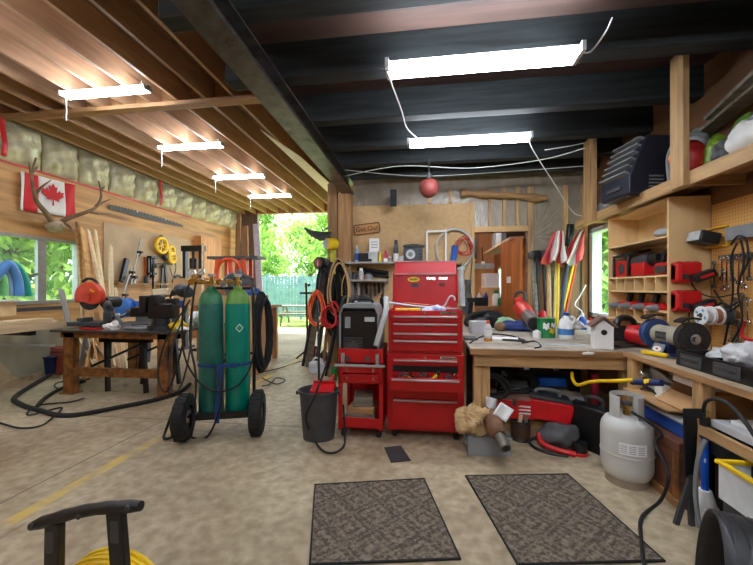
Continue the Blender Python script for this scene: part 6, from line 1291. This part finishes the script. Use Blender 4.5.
cable('yellow strap handle looping out under the bench corner', [A(572,373,3.2),A(573,380,3.12),A(578,385,3.05),A(590,382,2.95),A(602,381,2.85),A(614,381,2.75),A(632,380,2.62)], .013, 'yellow', 'yellow_tube', 'tube', n=12)
b = M(); p = A(595,386,3.3); b.cyl(V((p.x,3.3,.19)),V((p.x,3.3,.6)),.03); one('red_bottle', b, mat('wine_red',(150,24,50),.4), 'tall wine-red tube standing behind the propane tank', 'tube', bev=.008)
# floor in front of the bench
p = F(488,455); t = thing('clear_bin', 'clear plastic bin of dark parts on the floor before the bench', 'bin', (p.x,p.y+.09,0), 3)
b = M(); w, d, h = .165, .11, .15
for c_, s_ in (((0,0,.004),(2*w,2*d,.008)),((-w,0,h/2),(.006,2*d,h)),((w,0,h/2),(.006,2*d,h)),((0,-d,h/2),(2*w,.006,h)),((0,d,h/2),(2*w,.006,h)),((0,-d-.008,h),(2*w+.03,.012,.012)),((0,d+.008,h),(2*w+.03,.012,.012)),((-w-.008,0,h),(.012,2*d+.03,.012)),((w+.008,0,h),(.012,2*d+.03,.012))): b.box(c_, s_)
obj('tub', b, K['clear'], t, bev=.003)
q = random.Random(8)
for k in range(10):
    b = M(); x, y, z = q.uniform(-.12,.12), q.uniform(-.07,.07), .03+.1*(k/10)
    (b.cyl((x,y,z),(x+q.uniform(-.08,.08),y+q.uniform(-.04,.04),z+.05*(k>6)+.02),.022,n=10) if k % 2 else b.box((x,y,z),(.09,.06,.03),rotm(q.uniform(-20,20),q.uniform(-20,20),q.uniform(0,90))))
    o = one('metal_part', b, K[('dgrey','steel','satin','grey')[k%4]], 'dark metal part lying in the clear plastic bin', 'part', 'parts in the clear bin', bev=.003); o.location = o.location+V((p.x,p.y+.09,0))
c = F(474,440,.0); b = M(); b.blob((X3(473,2.93),2.95,.27),(.12,.1,.11),.6,17,56,40,None,None,.2); one('tan_cloth', b, mat('tan_canvas',(196,164,118),.9,0,.12,12,.5,30), 'tan canvas cloth heaped over the clear bin', 'cloth', ang=60)
m0, m1 = V((X3(491,2.92),2.98,.3)), V((X3(505,2.72),2.7,.17)); t = thing('exhaust_pipe', 'rusty exhaust muffler sticking out of the clear bin', 'muffler', m1)
d = m1-m0; b = M(); b.tube([m0-d*.25,m0,m0+d*.5,m0+d*.62],[.05,.07,.07,.045],20); obj('muffler', b, mat('rusty_muffler',(130,92,66),.7,.2,.3,10), t, world=True); b = M(); b.tube([m0+d*.6,m0+d*1.0],[.035,.037],18); b.tube([m0+d*.97,m0+d*1.01],[.041,.041],18); tp = obj('tailpipe', b, mat('grey_pipe',(120,116,104),.5,.4), t, world=True); b = M(); b.tube([m0+d*1.0,m0+d*1.014],[.028,.028],16); obj('bore', b, K['black'], tp, world=True)
a, c_ = A(497,404,2.92), A(514,425,2.85); b = M(); b.grid(6,6,lambda i,j: A(498+13*i+4*(1-j)*0-8*(1-i)*0+ -9*j*0.9+3, 402+9*i*.9+15*j*.8, 2.95-.06*j+.02*math.sin(i*3))); one('manual', b, K['paper'], 'open white booklet lying over the muffler', 'booklet', solid=.006, ang=180)
b = M(); b.grid(6,8,lambda i,j: A(486+11*i, 396+20*j+3*i, 3.02-.05*j+.02*math.sin(i*6+j*4))); one('plastic_film', b, K['cloudy'], 'sheet of cloudy plastic film behind the tan cloth', 'film', solid=.002, ang=180)
p = F(523,443); t = thing('paint_can', 'brown-labelled paint can full of scraps in front of the lower shelf', 'can', (p.x,p.y+.07,0))
b = M(); b.lathe([(0,.002),(.078,.002),(.08,.006),(.078,.01),(.078,.17),(.082,.175),(.08,.18),(.073,.178),(.072,.05),(0,.05)], n=32); obj('tin', b, K['steel'], t); label_band(t,.0785,.03,.15,mat('brown_label',(86,60,50),.5,0,.2,8),32); b = M(); b.tube(arc((0,0,.16),.085,180,360,14),.003,5); obj('wire_bail', b, K['steel'], t)
for k in range(5): b = M(); a = k*1.3; b.bar((p.x+.04*math.cos(a),p.y+.07+.04*math.sin(a),.06),(p.x+.05*math.cos(a+.6),p.y+.07+.05*math.sin(a+.6),.2+.012*k),.03,.012); one('wood_scrap', b, K['pale_z' if k%2 else 'wgrey'], 'offcut sticking out of the brown-labelled paint can', 'scrap', 'offcuts in the paint can')
p = F(567,455); t = thing('shop_vacuum_bag', 'grey and red tool bag slumped on the floor by the propane tank', 'bag', (p.x,p.y+.12,0), -20)
b = M(); b.blob((-.02,.02,.1),(.17,.12,.1),.35,26,40,26,rotm(0,-12,0),.004,.06); obj('body', b, mat('grey_nylon',(84,84,86),.6,0,.2,14), t, ang=70)
b = M(); b.tube(curve([(-.17,-.03,.1),(-.14,-.09,.05),(-.02,-.125,.03),(.1,-.12,.02)]),.022,10); tag(obj('trim', b, K['redp'], t), 'red trim band'); b = M(); b.cyl((.13,-.05,.004),(.13,-.05,.1),.055,n=20); obj('pocket', b, K['black'], t); b = M(); b.cyl((.13,-.05,.0),(.13,-.05,.025),.06,n=20); tag(obj('pocket_trim', b, K['redp'], t), 'red trim'); b = M(); b.tube(curve([(-.18,.0,.06),(-.24,-.04,.03),(-.2,-.12,.015),(-.08,-.17,.012),(.05,-.16,.012)]),.012,8); obj('strap', b, K['black'], t)
p = F(590,452); t = thing('hard_case', 'black hard case standing upright behind the propane tank', 'case', (p.x+.02,p.y+.03,0), -56); t.scale = (.85,.9,1.15)
b = M(); b.box((0,.0,.165),(.36,.11,.33),rotm(8,0,0)); obj('shell', b, K['black'], t, bev=.015); b = M(); b.tube(curve([(-.08,.045,.32),(-.07,.05,.37),(.07,.05,.37),(.08,.045,.32)]),.014,8); obj('handle', b, K['dgrey'], t)
for x in (-.12,.12): b = M(); b.box((x,-.015,.31),(.05,.014,.05),rotm(8,0,0)); obj('latch', b, K['dgrey'], t, bev=.003)
b = M(); b.box((0,-.04,.18),(.3,.01,.22),rotm(8,0,0)); obj('molding', b, K['satin'], t, bev=.006)
# propane tank
p = F(626.5,489); p = p+V((p.x,p.y,0)).normalized()*.125; t = thing('propane_tank', 'white propane tank standing on the floor in front of the benches', 'gas tank', p, -20)
K['tank'] = mat('white_tank_paint', (206,206,200), .35, 0, .06, 3, dirt=(176,170,156), dsc=6, dth=.66)
b = M(); b.lathe([(.0,.03),(.09,.032),(.13,.05),(.152,.09),(.156,.12),(.156,.2),(.159,.203),(.159,.215),(.156,.218),(.156,.36),(.15,.4),(.13,.435),(.09,.455),(.04,.462),(0,.462)], n=48); obj('vessel', b, K['tank'], t)
b = M(); b.lathe([(.118,.05),(.124,.05),(.128,.0),(.112,.0),(.118,.05)], n=40); obj('foot_ring', b, mat('rust_stained_ring',(150,136,118),.6), t)
b = M(); pr = []
for a in range(-60,241,10): pr.append(a)
for a0, a1 in zip(pr, pr[1:]):
    h = .13 if (30 < (a0+5)%180 < 150) else .1
    hole = -30 < ((a0+5-90+180)%360-180) < 30 or -30 < ((a0+5-270+180)%360-180) < 30
    def seg(z0, z1, rr=.1):
        q4 = [(rr*math.cos(R(a)), rr*math.sin(R(a))) for a in (a0,a1)]; q5 = [((rr-.004)*math.cos(R(a)), (rr-.004)*math.sin(R(a))) for a in (a1,a0)]; b.prism(q4+q5, z1-z0, None, (0,0,z0))
    if hole: seg(.452,.47); seg(.57,.6)
    else: seg(.452,.6)
obj('collar', b, K['tank'], t)
b = M(); b.cyl((0,0,.46),(0,0,.53),.022); b.cyl((-.0,-.06,.5),(0,0,.5),.014); obj('valve', b, K['brass'], t); b = M(); b.cyl((0,0,.53),(0,0,.55),.035,n=10); obj('handwheel', b, K['dgrey'], t)
b = M(); b.grid(10,2,lambda i,j: V((.1598*math.cos(R(-112+58*i)), .1595*math.sin(R(-112+58*i)), .238+.076*j))); lb = obj('label', b, mat('label_white',(250,250,250),.6,0,.02), t)
b = M()
for r_ in range(5):
    for k in range(3):
        a0 = -110+18*k; b.grid(3,1,lambda i,j: V((.1603*math.cos(R(a0+14*i)), .1603*math.sin(R(a0+14*i)), .25+.0115*r_+.0035*j)))
obj('label_print', b, K['grey'], lb)
cable('black gas hose running from the propane tank down onto the floor', [p+V((0,-.06,.5)),p+V((.06,-.15,.46)),p+V((.12,-.17,.4)),B(655,443,1.44),B(666,466,1.43),B(668,482,1.42),fz(660,501,.015),fz(642,517,.015),fz(641,540,.015),fz(645,570,.015)], .0095, n=10)
# trunk, tote and shelves at the right
t = thing('storage_chest', 'old brown wooden trunk on the floor under the side bench', 'trunk', (1.78,2.68,0)); K['brownw'] = wood('brown_trunk',(112,66,44),'y',rand=.0,knots=False,var=.3)
b = M(); b.bb(1.53,2.05,2.38,2.97,.0,.34); obj('body', b, K['brownw'], t, world=True, bev=.006); b = M(); b.bb(1.515,2.06,2.37,2.98,.34,.4); obj('lid', b, K['brownw'], t, world=True, bev=.006)
for y in (2.41,2.94): b = M(); b.bb(1.522,1.532,y-.03,y+.03,.0,.34); obj('corner_band', b, K['rust_z'], t, world=True)
b = M(); b.bb(1.512,1.53,2.38,2.97,.0,.05); obj('base_rail', b, K['old_y'], t, world=True)
t = thing('blue_tote', 'flat blue storage tote with a pale lid on the brown trunk', 'tote', (1.76,2.42,.4)); b = M(); b.bb(1.58,1.98,2.38,2.96,.402,.5); obj('bin', b, K['blue'], t, world=True, bev=.012); b = M(); b.bb(1.56,2.0,2.36,2.98,.5,.52); obj('lid', b, K['lgrey'], t, world=True, bev=.006)
ZM = .557
t = thing('open_carton', 'open brown cardboard carton on the middle shelf of the side bench', 'carton', (1.78,2.62,ZM))
b = M(); x0,x1,y0,y1 = 1.69,1.95,2.4,2.72
for q6 in ((x0,x1,y0,y1,ZM,ZM+.006),(x0,x0+.006,y0,y1,ZM,ZM+.08),(x1-.006,x1,y0,y1,ZM,ZM+.13),(x0,x1,y0,y0+.006,ZM,ZM+.13),(x0,x1,y1-.006,y1,ZM,ZM+.13)): b.bb(*q6)
obj('box', b, K['card'], t, world=True); b = M(); b.box((x0-.05,(y0+y1)/2,ZM+.05),(.12,y1-y0,.006),rotm(0,-35,0)); obj('flap', b, K['card'], t, world=True)
b = M(); b.bb(1.62,1.95,2.48,3.0,.53+.027,.53+.035); o = one('cardboard_sheet', b, K['card'], 'flat cardboard sheet on the middle shelf beneath the open carton', 'cardboard')
o.location.x -= .1
b = M(); b.bb(1.70,1.98,2.45,2.72,.70,.75); one('white_tray', b, K['white'], 'white shallow tray stacked over the open carton', 'tray', bev=.006)
box1('small white carton left of the open cardboard carton', (1.66,2.76,ZM+.0), (.06,.08,.1), 0, K['white'], 'small_carton')
b = M(); b.prism([(0,0),(.32,0),(.0,.19)], .02, Matrix.Translation((1.72,2.98,ZM+.01))@rotm(90,0,-70)); one('sheet_offcut', b, mat('grey_sheet',(166,164,166),.5), 'grey triangular panel leaning on the middle shelf', 'panel')
b = M(); b.cyl(A(632,382,2.65),A(662,383,2.45),.02,n=12); o = one('pry_bar', b, K['navy'], 'dark blue tool handle lying in front of the grey panel', 'handle'); b = M(); b.cyl(A(646,382,2.55),A(651,382,2.52),.0205,n=12); obj('handle_band', b, K['yellow'], o, world=True)
for k, (z, lab, m, rz) in enumerate(((.565,'grey steel shelf bracket pile under the bench corner','steel',8),(.6,'pale metal tray stacked under the bench corner','lgrey',-6),(.645,'blue-grey folder topmost of the pile under the bench corner','grey',4))):
    b = M(); b.box((1.83,2.9,z),(.3,.18,.025),rotm(0,0,rz)); one('metal_tray', b, K[m], lab, 'tray', bev=.004)
p = A(613,372,2.9); b = M(); b.sph((1.69,3.0,.68),(.07,.05,.05),18,10); b.cyl((1.69,3.0,.557),(1.69,3.0,.66),.012); one('steel_dish', b, K['chrome'], 'shiny steel dome under the bench corner', 'dish')
for k, (x, z, lab) in enumerate(((1.78,.19,'rough brown board stacked low under the bench corner'),(1.8,.3,'brown drawer box under the bench corner'))): box1(lab, (x,3.03-.1*k,z-.19), (.3,.2,.19), 4, K['old_x'], 'wood_box')
bag('patterned pale bag on the middle shelf at the right edge', (1.82,1.95,.66), (.16,.24,.06), 77)
t = thing('drawer_tray', 'black drawer under a pale lid on the middle shelf, right of the post', 'drawer', (1.82,1.9,ZM)); b = M(); b.bb(1.6,2.05,1.5,2.25,.557,.6); obj('tray', b, K['lgrey'], t, world=True, bev=.005); 
b = M(); b.bb(1.6,2.05,1.4,2.27,.4,.5); one('parts_case', b, K['black'], 'long black drawer hanging under the middle shelf at the right', 'drawer', bev=.006)
cable('black hose arching from behind the post down to the right edge', [A(703,412,1.95),A(706,402,1.9),A(716,399,1.8),A(730,405,1.7),A(745,422,1.6),A(756,438,1.55)], .008)
# torch stand
tx, ty = 1.585, 2.27
t = thing('torch_bottle', 'slim blue torch cylinder with brass valve standing by the trunk', 'torch', (tx,ty,0))
b = M(); b.cyl((0,0,0),(0,0,.1),.065,.06); b.cyl((0,0,.1),(0,0,.19),.055,.03); tag(obj('base', b, K['white'], t, bev=.004), 'white round base'); b = M(); b.cyl((0,0,.19),(0,0,.485),.018,n=20); bb_ = obj('bottle', b, mat('bright_blue_tank',(24,96,214),.35), t); b = M(); b.sph((-.01,-.016,.36),(.006,.003,.014)); obj('emblem', b, K['white'], bb_)
b = M(); b.cyl((0,0,.485),(0,0,.6),.025,n=16); obj('collar', b, K['black'], t); b = M(); b.cyl((-.045,0,.625),(.02,0,.625),.01); b.cyl((-.045,0,.61),(-.045,0,.645),.016); b.cyl((0,0,.6),(0,0,.64),.011); obj('valve', b, K['brass'], t)
t = thing('steel_bracket', 'black steel bracket plate standing left of the blue torch', 'bracket', (1.49,2.25,0)); xb = 1.49
b = M(); b.prism([(-.03,.27),(.025,.27),(.04,.56),(.035,.6),(.085,.61),(.085,.655),(-.035,.655)], .012, Matrix.Translation((xb,2.25,0))@rotm(90,0,7)); obj('plate', b, K['satin'], t, world=True)
for x0, x1 in ((0,.0),(.01,-.08)): b = M(); b.bar((xb+x0,2.245,.28),(xb+x1,2.23,.0),.025,.02,(0,1,0)); obj('leg', b, K['dgrey'], t, world=True)
cable('grey hose twisting beside the steel bracket', [V((1.54,2.2,.5)),V((1.51,2.2,.42)),V((1.5,2.21,.3)),V((1.49,2.2,.2)),V((1.5,2.2,.08)),V((1.5,2.18,.02))], .012, 'grey', 'hose', 'hose')
t = thing('pale_fitting', 'grey plastic bracket on the floor right of the torch', 'fitting', (1.64,2.14,0)); b = M()
for s_ in (-.03,.03): b.bb(1.64+s_-.01,1.64+s_+.01,2.12,2.16,0,.2)
b.bb(1.6,1.68,2.12,2.16,.18,.2); b.bb(1.6,1.68,2.12,2.16,.08,.1); obj('bracket', b, K['dgrey'], t, world=True, bev=.003)
t = thing('rusty_disc', 'dark rusty disc leaning behind the blue torch', 'disc', (1.85,2.3,.0)); b = M(); b.cyl((1.85,2.29,.27),(1.85,2.31,.27),.27,n=36); obj('disc', b, mat('dark_rust',(84,62,54),.7,.3,.3,8), t, world=True)
# totes in the right foreground
def tote(lab, c, w, d, h, rz, rim, name='clear_tote'):
    t = thing(name, lab, 'tote', c, rz); b = M(); e = .006
    for c_, s_ in (((0,0,e/2),(w,d,e)),((-w/2,0,h/2),(e,d,h)),((w/2,0,h/2),(e,d,h)),((0,-d/2,h/2),(w,e,h)),((0,d/2,h/2),(w,e,h))): b.box(c_, s_)
    obj('tub', b, mat('frosted_plastic',(222,224,224),.3), t, bev=.003); r_ = .016
    for c_, s_ in (((-w/2,0,h),(.024,d+.03,.022)),((w/2,0,h),(.024,d+.03,.022)),((0,-d/2,h),(w+.03,.024,.022)),((0,d/2,h),(w+.03,.024,.022))): b = M(); b.box(c_, s_); obj('rim', b, rim, t, bev=.006)
    return t
tote('frosted tote with a bright yellow rim at the lower right', (1.66,1.8,.29), .4, .4, .18, 0, K['yellow'])
box1('low dark box under the yellow-rimmed tote', (1.66,1.8,0), (.38,.38,.288), 0, K['dgrey'], 'dark_box')
tote('smaller frosted tote standing inside the yellow-rimmed one', (1.75,1.84,.3), .2, .28, .32, 5, K['white'])
# folded mat, bottom right
t = thing('rubber_mat', 'black quilted rubber mat bent into an arch at the lower right corner', 'mat', (1.30,1.53,0), -24)
def rf(i, j):
    a = R(186-192*i); y = -.22*math.cos(a)*1.0; z = max(.004,.43*math.sin(a)**.7 if math.sin(a) > 0 else 0)
    return V((-.19+.38*j+.03*math.sin(i*3.14), y, z))
b = M(); b.grid(36, 12, rf); mt_ = mat('quilted_rubber',(46,47,50),.45,0,.2,20); obj('sheet', b, mt_, t, solid=.012, ang=180)
b = M()
for k in range(9):
    for s in (-1,1):
        pts = [rf(.03+.94*u/12, (.02+.12*k)+s*.35*(u/12-.5)) for u in range(13) if .0 <= (.02+.12*k)+s*.35*(u/12-.5) <= 1]
        if len(pts) > 2: b.tube([p_+(p_-V((p_.x,0,.05))).normalized()*.007 for p_ in pts], .003, 4)
tag(obj('quilt_ribs', b, mt_, t), 'raised diamond ribs')
# ================================================================== FLOOR THINGS
def matmat():
    m, nt, p = nodes('patterned_mat'); N, L = nt.nodes, nt.links; tc = N.new('ShaderNodeTexCoord')
    mp = N.new('ShaderNodeMapping'); mp.inputs['Rotation'].default_value = (0,0,R(45)); mp.inputs['Scale'].default_value = (5.2,5.2,5.2); L.new(tc.outputs['Object'], mp.inputs[0])
    vo = N.new('ShaderNodeTexVoronoi'); vo.distance = 'CHEBYCHEV'; vo.inputs['Randomness'].default_value = 0; vo.inputs['Scale'].default_value = 1; L.new(mp.outputs[0], vo.inputs[0])
    ml = N.new('ShaderNodeMath'); ml.operation = 'MULTIPLY'; ml.inputs[1].default_value = 26; L.new(vo.outputs['Distance'], ml.inputs[0]); si = N.new('ShaderNodeMath'); si.operation = 'SINE'; L.new(ml.outputs[0], si.inputs[0])
    nz = N.new('ShaderNodeTexNoise'); nz.inputs['Scale'].default_value = 60; nz.inputs['Detail'].default_value = 4; L.new(tc.outputs['Object'], nz.inputs[0])
    ad = N.new('ShaderNodeMath'); ad.operation = 'MULTIPLY_ADD'; ad.inputs[1].default_value = .09; L.new(si.outputs[0], ad.inputs[0]); L.new(nz.outputs[0], ad.inputs[2])
    rp = N.new('ShaderNodeValToRGB'); e = rp.color_ramp.elements; e[0].position, e[1].position = .35, .7; e[0].color, e[1].color = lin((74,64,54)), lin((136,122,104)); L.new(ad.outputs[0], rp.inputs[0])
    L.new(rp.outputs[0], p.inputs['Base Color']); p.inputs['Roughness'].default_value = .9
    bp = N.new('ShaderNodeBump'); bp.inputs['Strength'].default_value = .6; bp.inputs['Distance'].default_value = .01; L.new(ad.outputs[0], bp.inputs['Height']); L.new(bp.outputs[0], p.inputs['Normal']); return m
MM = matmat()
for lab, c4 in (('brown patterned floor mat, the one in front of the red roller cabinet',((315,486),(424,480),(460,560),(310,566))),('brown patterned floor mat, the one nearest the propane tank',((466,477),(568,475.5),(664,562),(518,566)))):
    P4 = [F(*q7) for q7 in c4]; ctr = sum(P4, V())/4; t = thing('floor_mat', lab, 'mat', (ctr.x,ctr.y,0)); b = M(); b.prism([((p_-ctr).x,(p_-ctr).y) for p_ in P4[::-1]], .009, None, (0,0,.001)); obj('pile', b, MM, t)
    b = M(); b.tube([V(((p_-ctr).x,(p_-ctr).y,.007)) for p_ in P4], .008, 6, True); tag(obj('border', b, K['rubber'], t), 'black rubber border')
P4 = [F(*q7) for q7 in ((384,448),(401,446),(411,461),(391,463))]; b = M(); ctr = sum(P4,V())/4; b.prism([(p_.x,p_.y) for p_ in P4[::-1]], .004, None, (0,0,.002)); one('steel_plate', b, K['dgrey'], 'small dark steel plate lying on the floor before the cabinet', 'plate')
# hose reel in the left foreground
h0, h1 = A(32,526,1.0), A(141,506,1.0); 
c = (h0+h1)/2; dirv = (h1-h0).normalized(); t = thing('cord_reel', 'black cord reel with yellow cord at the lower left, only its handle in view', 'reel', (c.x,c.y,0))
b = M(); n = 10; pts = [h0+(h1-h0)*k/n+V((0,0,.018*math.sin(3.14*k/n))) for k in range(n+1)]; b.tube(pts, [.014,.02,.018,.02,.018,.02,.018,.02,.018,.02,.015], 12); hd = obj('handle', b, K['black'], t, world=True)
for f in (.06,.5,.93): b = M(); p = h0+(h1-h0)*f+V((0,-.019,.012)); b.cyl(p, p+V((0,-.006,0)), .008, n=10); obj('screw', b, K['dgrey'], hd, world=True)
for f in (.22,.78):
    p = h0+(h1-h0)*f; b = M(); b.bar(p, V((p.x+(f-.5)*.12,p.y+.02,.02)), .055, .025, (0,1,0)); up_ = obj('upright', b, K['black'], t, world=True, bev=.004)
    b = M(); q8 = p+V(((f-.5)*.02,-.008,-.06)); b.box(q8,(.03,.012,.07)); obj('slot', b, K['dgrey'], up_, world=True, bev=.004)
hub = V((c.x+.02,c.y+.05,.25)); b = M()
ax = V((dirv.x,dirv.y,0)).normalized(); 
for k in range(9): 
    r = .175+.006*(k%3); o_ = V((-ax.y,ax.x,0))*(.014*k-.06)
    b.tube([hub+o_+ax*r*1.05*math.cos(R(a))+V((0,0,r*.98*math.sin(R(a)))) for a in range(0,360,10)], .009, 8, True)
obj('cord', b, K['yellow'], t, world=True)
b = M(); b.cyl(hub-V((-ax.y,ax.x,0))*.1, hub+V((-ax.y,ax.x,0))*.1, .12, n=28); obj('drum', b, K['black'], t, world=True)
b = M(); b.bb(c.x-.03,c.x+.06,c.y+.01,c.y+.09,.02,.25); obj('pedestal', b, K['black'], t, world=True)
b = M(); b.bb(c.x-.22,c.x+.25,c.y-.08,c.y+.2,0,.025); obj('base', b, K['black'], t, world=True, bev=.006)
# ================================================================== SMALL CLUTTER
def can(lab, px, py, z, r, h, m, cap='lgrey', name='tin_can', cat='can', dy=0):
    p = F(px, py, z); t = thing(name, lab, cat, (p.x, p.y+dy, z))
    b = M(); b.lathe([(0,0),(r*.96,0),(r,.005),(r,h-.008),(r*.94,h),(0,h)], n=22); obj('body', b, K[m], t)
    b = M(); b.cyl((0,0,h),(0,0,h+.18*h),r*.5,r*.45,n=16); obj('cap', b, K[cap], t); return t
# corner bench
can('small white aerosol can in front of the window on the corner bench', 590, 334, ZB, .03, .15, 'white', 'redp', 'spray_can')
can('small grey tin right of the white aerosol can by the window', 600, 331, ZB, .035, .1, 'grey')
can('small white pot between the green can and the leaf blower', 537, 338, ZB, .04, .07, 'white', 'white', 'pot', 'pot')
p = F(512,341,ZB); b = M(); b.cyl((p.x-.09,p.y,ZB+.012),(p.x+.09,p.y-.05,ZB+.012),.01,n=8); b.cyl((p.x+.05,p.y-.04,ZB+.014),(p.x+.1,p.y-.055,ZB+.014),.014,n=8); one('screwdriver', b, K['black'], 'black screwdriver lying beside the paper sheets', 'screwdriver')
p = F(560,345,ZB); b = M(); b.prism([(-.22,-.05),(.2,-.07),(.22,.03),(-.2,.05)], .006); o = one('plastic_strip', b, K['cloudy'], 'long cloudy plastic strip lying at the front of the bench', 'plastic'); o.location = (p.x,p.y,ZB+.001)
cable('black cord snaking behind the drink bottle', [F(470,343,ZB+.008),F(478,338,ZB+.008),F(492,334,ZB+.008),F(512,336,ZB+.008),F(528,342,ZB+.008)], .007)
cable('dark cord lying in front of the green can', [F(522,343,ZB+.007),F(534,341,ZB+.007),F(541,346,ZB+.007),F(535,348,ZB+.007)], .006)
# under the corner bench
loops('black cable coil hanging over the black plastic case', A(492,385,3.28), .13, .1, 5, .012, 'rubber', .02, seed=41)
box1('grey plastic tool tray wedged behind the black plastic case', (X3(520,3.7),3.72,ZSH), (.3,.2,.3), 4, K['dgrey'], 'tool_tray', 'tray')
crumple('blue_sheet', 'pale blue folded sheet under the hard case handle', 'sheet', (X3(572,3.4)+.06,3.43,ZSH), (.1,.07,.04), mat('pale_blue_sheet',(150,168,200),.6), 51)
# under the side bench
for k, (px, py, z, r, h, m, lab) in enumerate(((608,386,.56,.04,.1,'steel','steel can in the clutter under the bench corner'),(618,392,.56,.03,.08,'navy','small dark blue can under the bench corner'))):
    p = B(px, py, 1.75); b = M(); b.cyl((1.73,2.96-.1*k,.557),(1.73,2.96-.1*k,.557+h),r,n=18); one('small_can', b, K[m], lab, 'can', bev=.004)
b = M(); b.tube(curve([(1.64,2.98,.56),(1.62,2.85,.6),(1.66,2.75,.57),(1.72,2.82,.58),(1.66,2.93,.57)],6,True), .01, 8, True); one('hose_loop', b, K['satin'], 'black hose loop lying under the bench corner', 'hose')
for k in range(4):
    b = M(); b.box((0,0,.006),(.2,.15,.012)); o = one('magazine', b, K[('white','lgrey','grey','paper')[k]], '%s paper booklet in the stack under the bench, from the bottom' % ordn[k], 'booklet', 'booklets under the side bench'); o.location = (1.9,2.85,.665+.0125*k); o.rotation_euler.z = R((4,-6,9,-2)[k])
b = M(); b.bb(1.62,1.95,2.6,2.95,.402+.12,.53); one('cardboard_flat', b, K['card'], 'flattened cardboard lying on the blue storage tote', 'cardboard')
for k, (y, lab) in enumerate(((2.1,'white paper stack on the pale lid right of the post'),(1.85,'patterned paper stack nearest the right edge'))):
    b = M(); b.box((1.8,y,.612),(.28,.2,.02),rotm(0,0,8-20*k)); one('paper_stack', b, K[('paper','lgrey')[k]], lab, 'paper')
# tins behind the welder and on the crate
for k, (px, h, m, lab) in enumerate(((355,.16,'white','white tube standing on the crate behind the welder'),(371,.14,'lgrey','pale bottle on the crate behind the welder'),(382,.2,'satin','dark bottle on the crate beside the tool chest'))):
    x = A(px,295,5.1).x; t = thing('bottle', lab, 'bottle', (x,5.1,1.0)); b = M(); b.cyl((0,0,0),(0,0,h),.035,n=16); obj('body', b, K[m], t); b = M(); b.cyl((0,0,h),(0,0,h+.05),.018,n=12); obj('cap', b, K['black'], t)
# left tables
can('pale tin at the back of the welding table left of the vise', 140, 322, TB, .05, .14, 'lgrey', 'white', dy=-.4)
can('blue can at the back of the welding table', 133, 322, TB, .04, .12, 'blue', 'white', dy=-.45)
crumple('paper_bag', 'white paper bag at the back corner of the welding table', 'bag', (-3.25,4.75,TB), (.14,.1,.12), K['paper'], 66)
crumple('cloth_heap', 'pale green cloth beside the yellow gloves', 'cloth', (-3.05,4.6,TB), (.16,.12,.1), mat('pale_green_cloth',(196,206,176),.9), 67)
crumple('paper_wad', 'torn white paper hanging over the chop saw base', 'paper', (-3.9,4.02,TB), (.06,.05,.07), K['paper'], 68)
cable('grey cord trailing over the welding table to the chop saw', [V((-4.1,4.5,TB+.01)),V((-3.9,4.6,TB+.01)),V((-3.75,4.35,TB+.01)),V((-3.55,4.3,TB+.01)),V((-3.5,4.6,TB+.01))], .008, 'dgrey')
for k, (y, h, m, lab) in enumerate(((6.8,.12,'white','white tin on the tool wall ledge, nearest the window'),(7.15,.16,'dgrey','dark can on the tool wall ledge under the orange rack'),(8.2,.13,'redp','small red can on the tool wall ledge near the press'),(8.5,.18,'lgrey','pale can at the far end of the tool wall ledge'))):
    zl = B(150,284.6,XL).z; b = M(); b.cyl((XL+.06,y,B(113,283,XL).z),(XL+.06,y,B(113,283,XL).z+h),.045,n=16); one('ledge_can', b, K[m], lab, 'can', bev=.004)
for k, (px, h, m, lab) in enumerate(((207,.2,'dgrey','dark can on the low bench between the cardboard boxes'),(222,.15,'blue','blue tin on the low bench right of the smaller box'))):
    x = xat(px,6.1); b = M(); b.cyl((x,6.05,1.02),(x,6.05,1.02+h),.06,n=18); one('bench_can', b, K[m], lab, 'can', bev=.005)
# back room
box1('brown carton on the back room floor beyond the doorway', (.9,6.3,0), (.5,.4,.45), 10, K['card'], 'brown_carton')
for k, (px, m, lab) in enumerate(((479,'white','white bottle at the left on the back room bench'),(486,'blue','blue bottle among those on the back room bench'))):
    x = A(px,300,6.95).x; b = M(); b.cyl((x,6.95,zb),(x,6.95,zb+.2),.045,n=16); b.cyl((x,6.95,zb+.2),(x,6.95,zb+.25),.02,n=12); one('bottle', b, K[m], lab, 'bottle')
# hoses on the cart
cable('second loop of thin hose at the left of the cart', [A(188,305,3.4),A(172,350,3.4),A(170,385,3.3),A(180,388,3.2),A(190,350,3.2),A(192,312,3.3)], .008, 'dgrey')
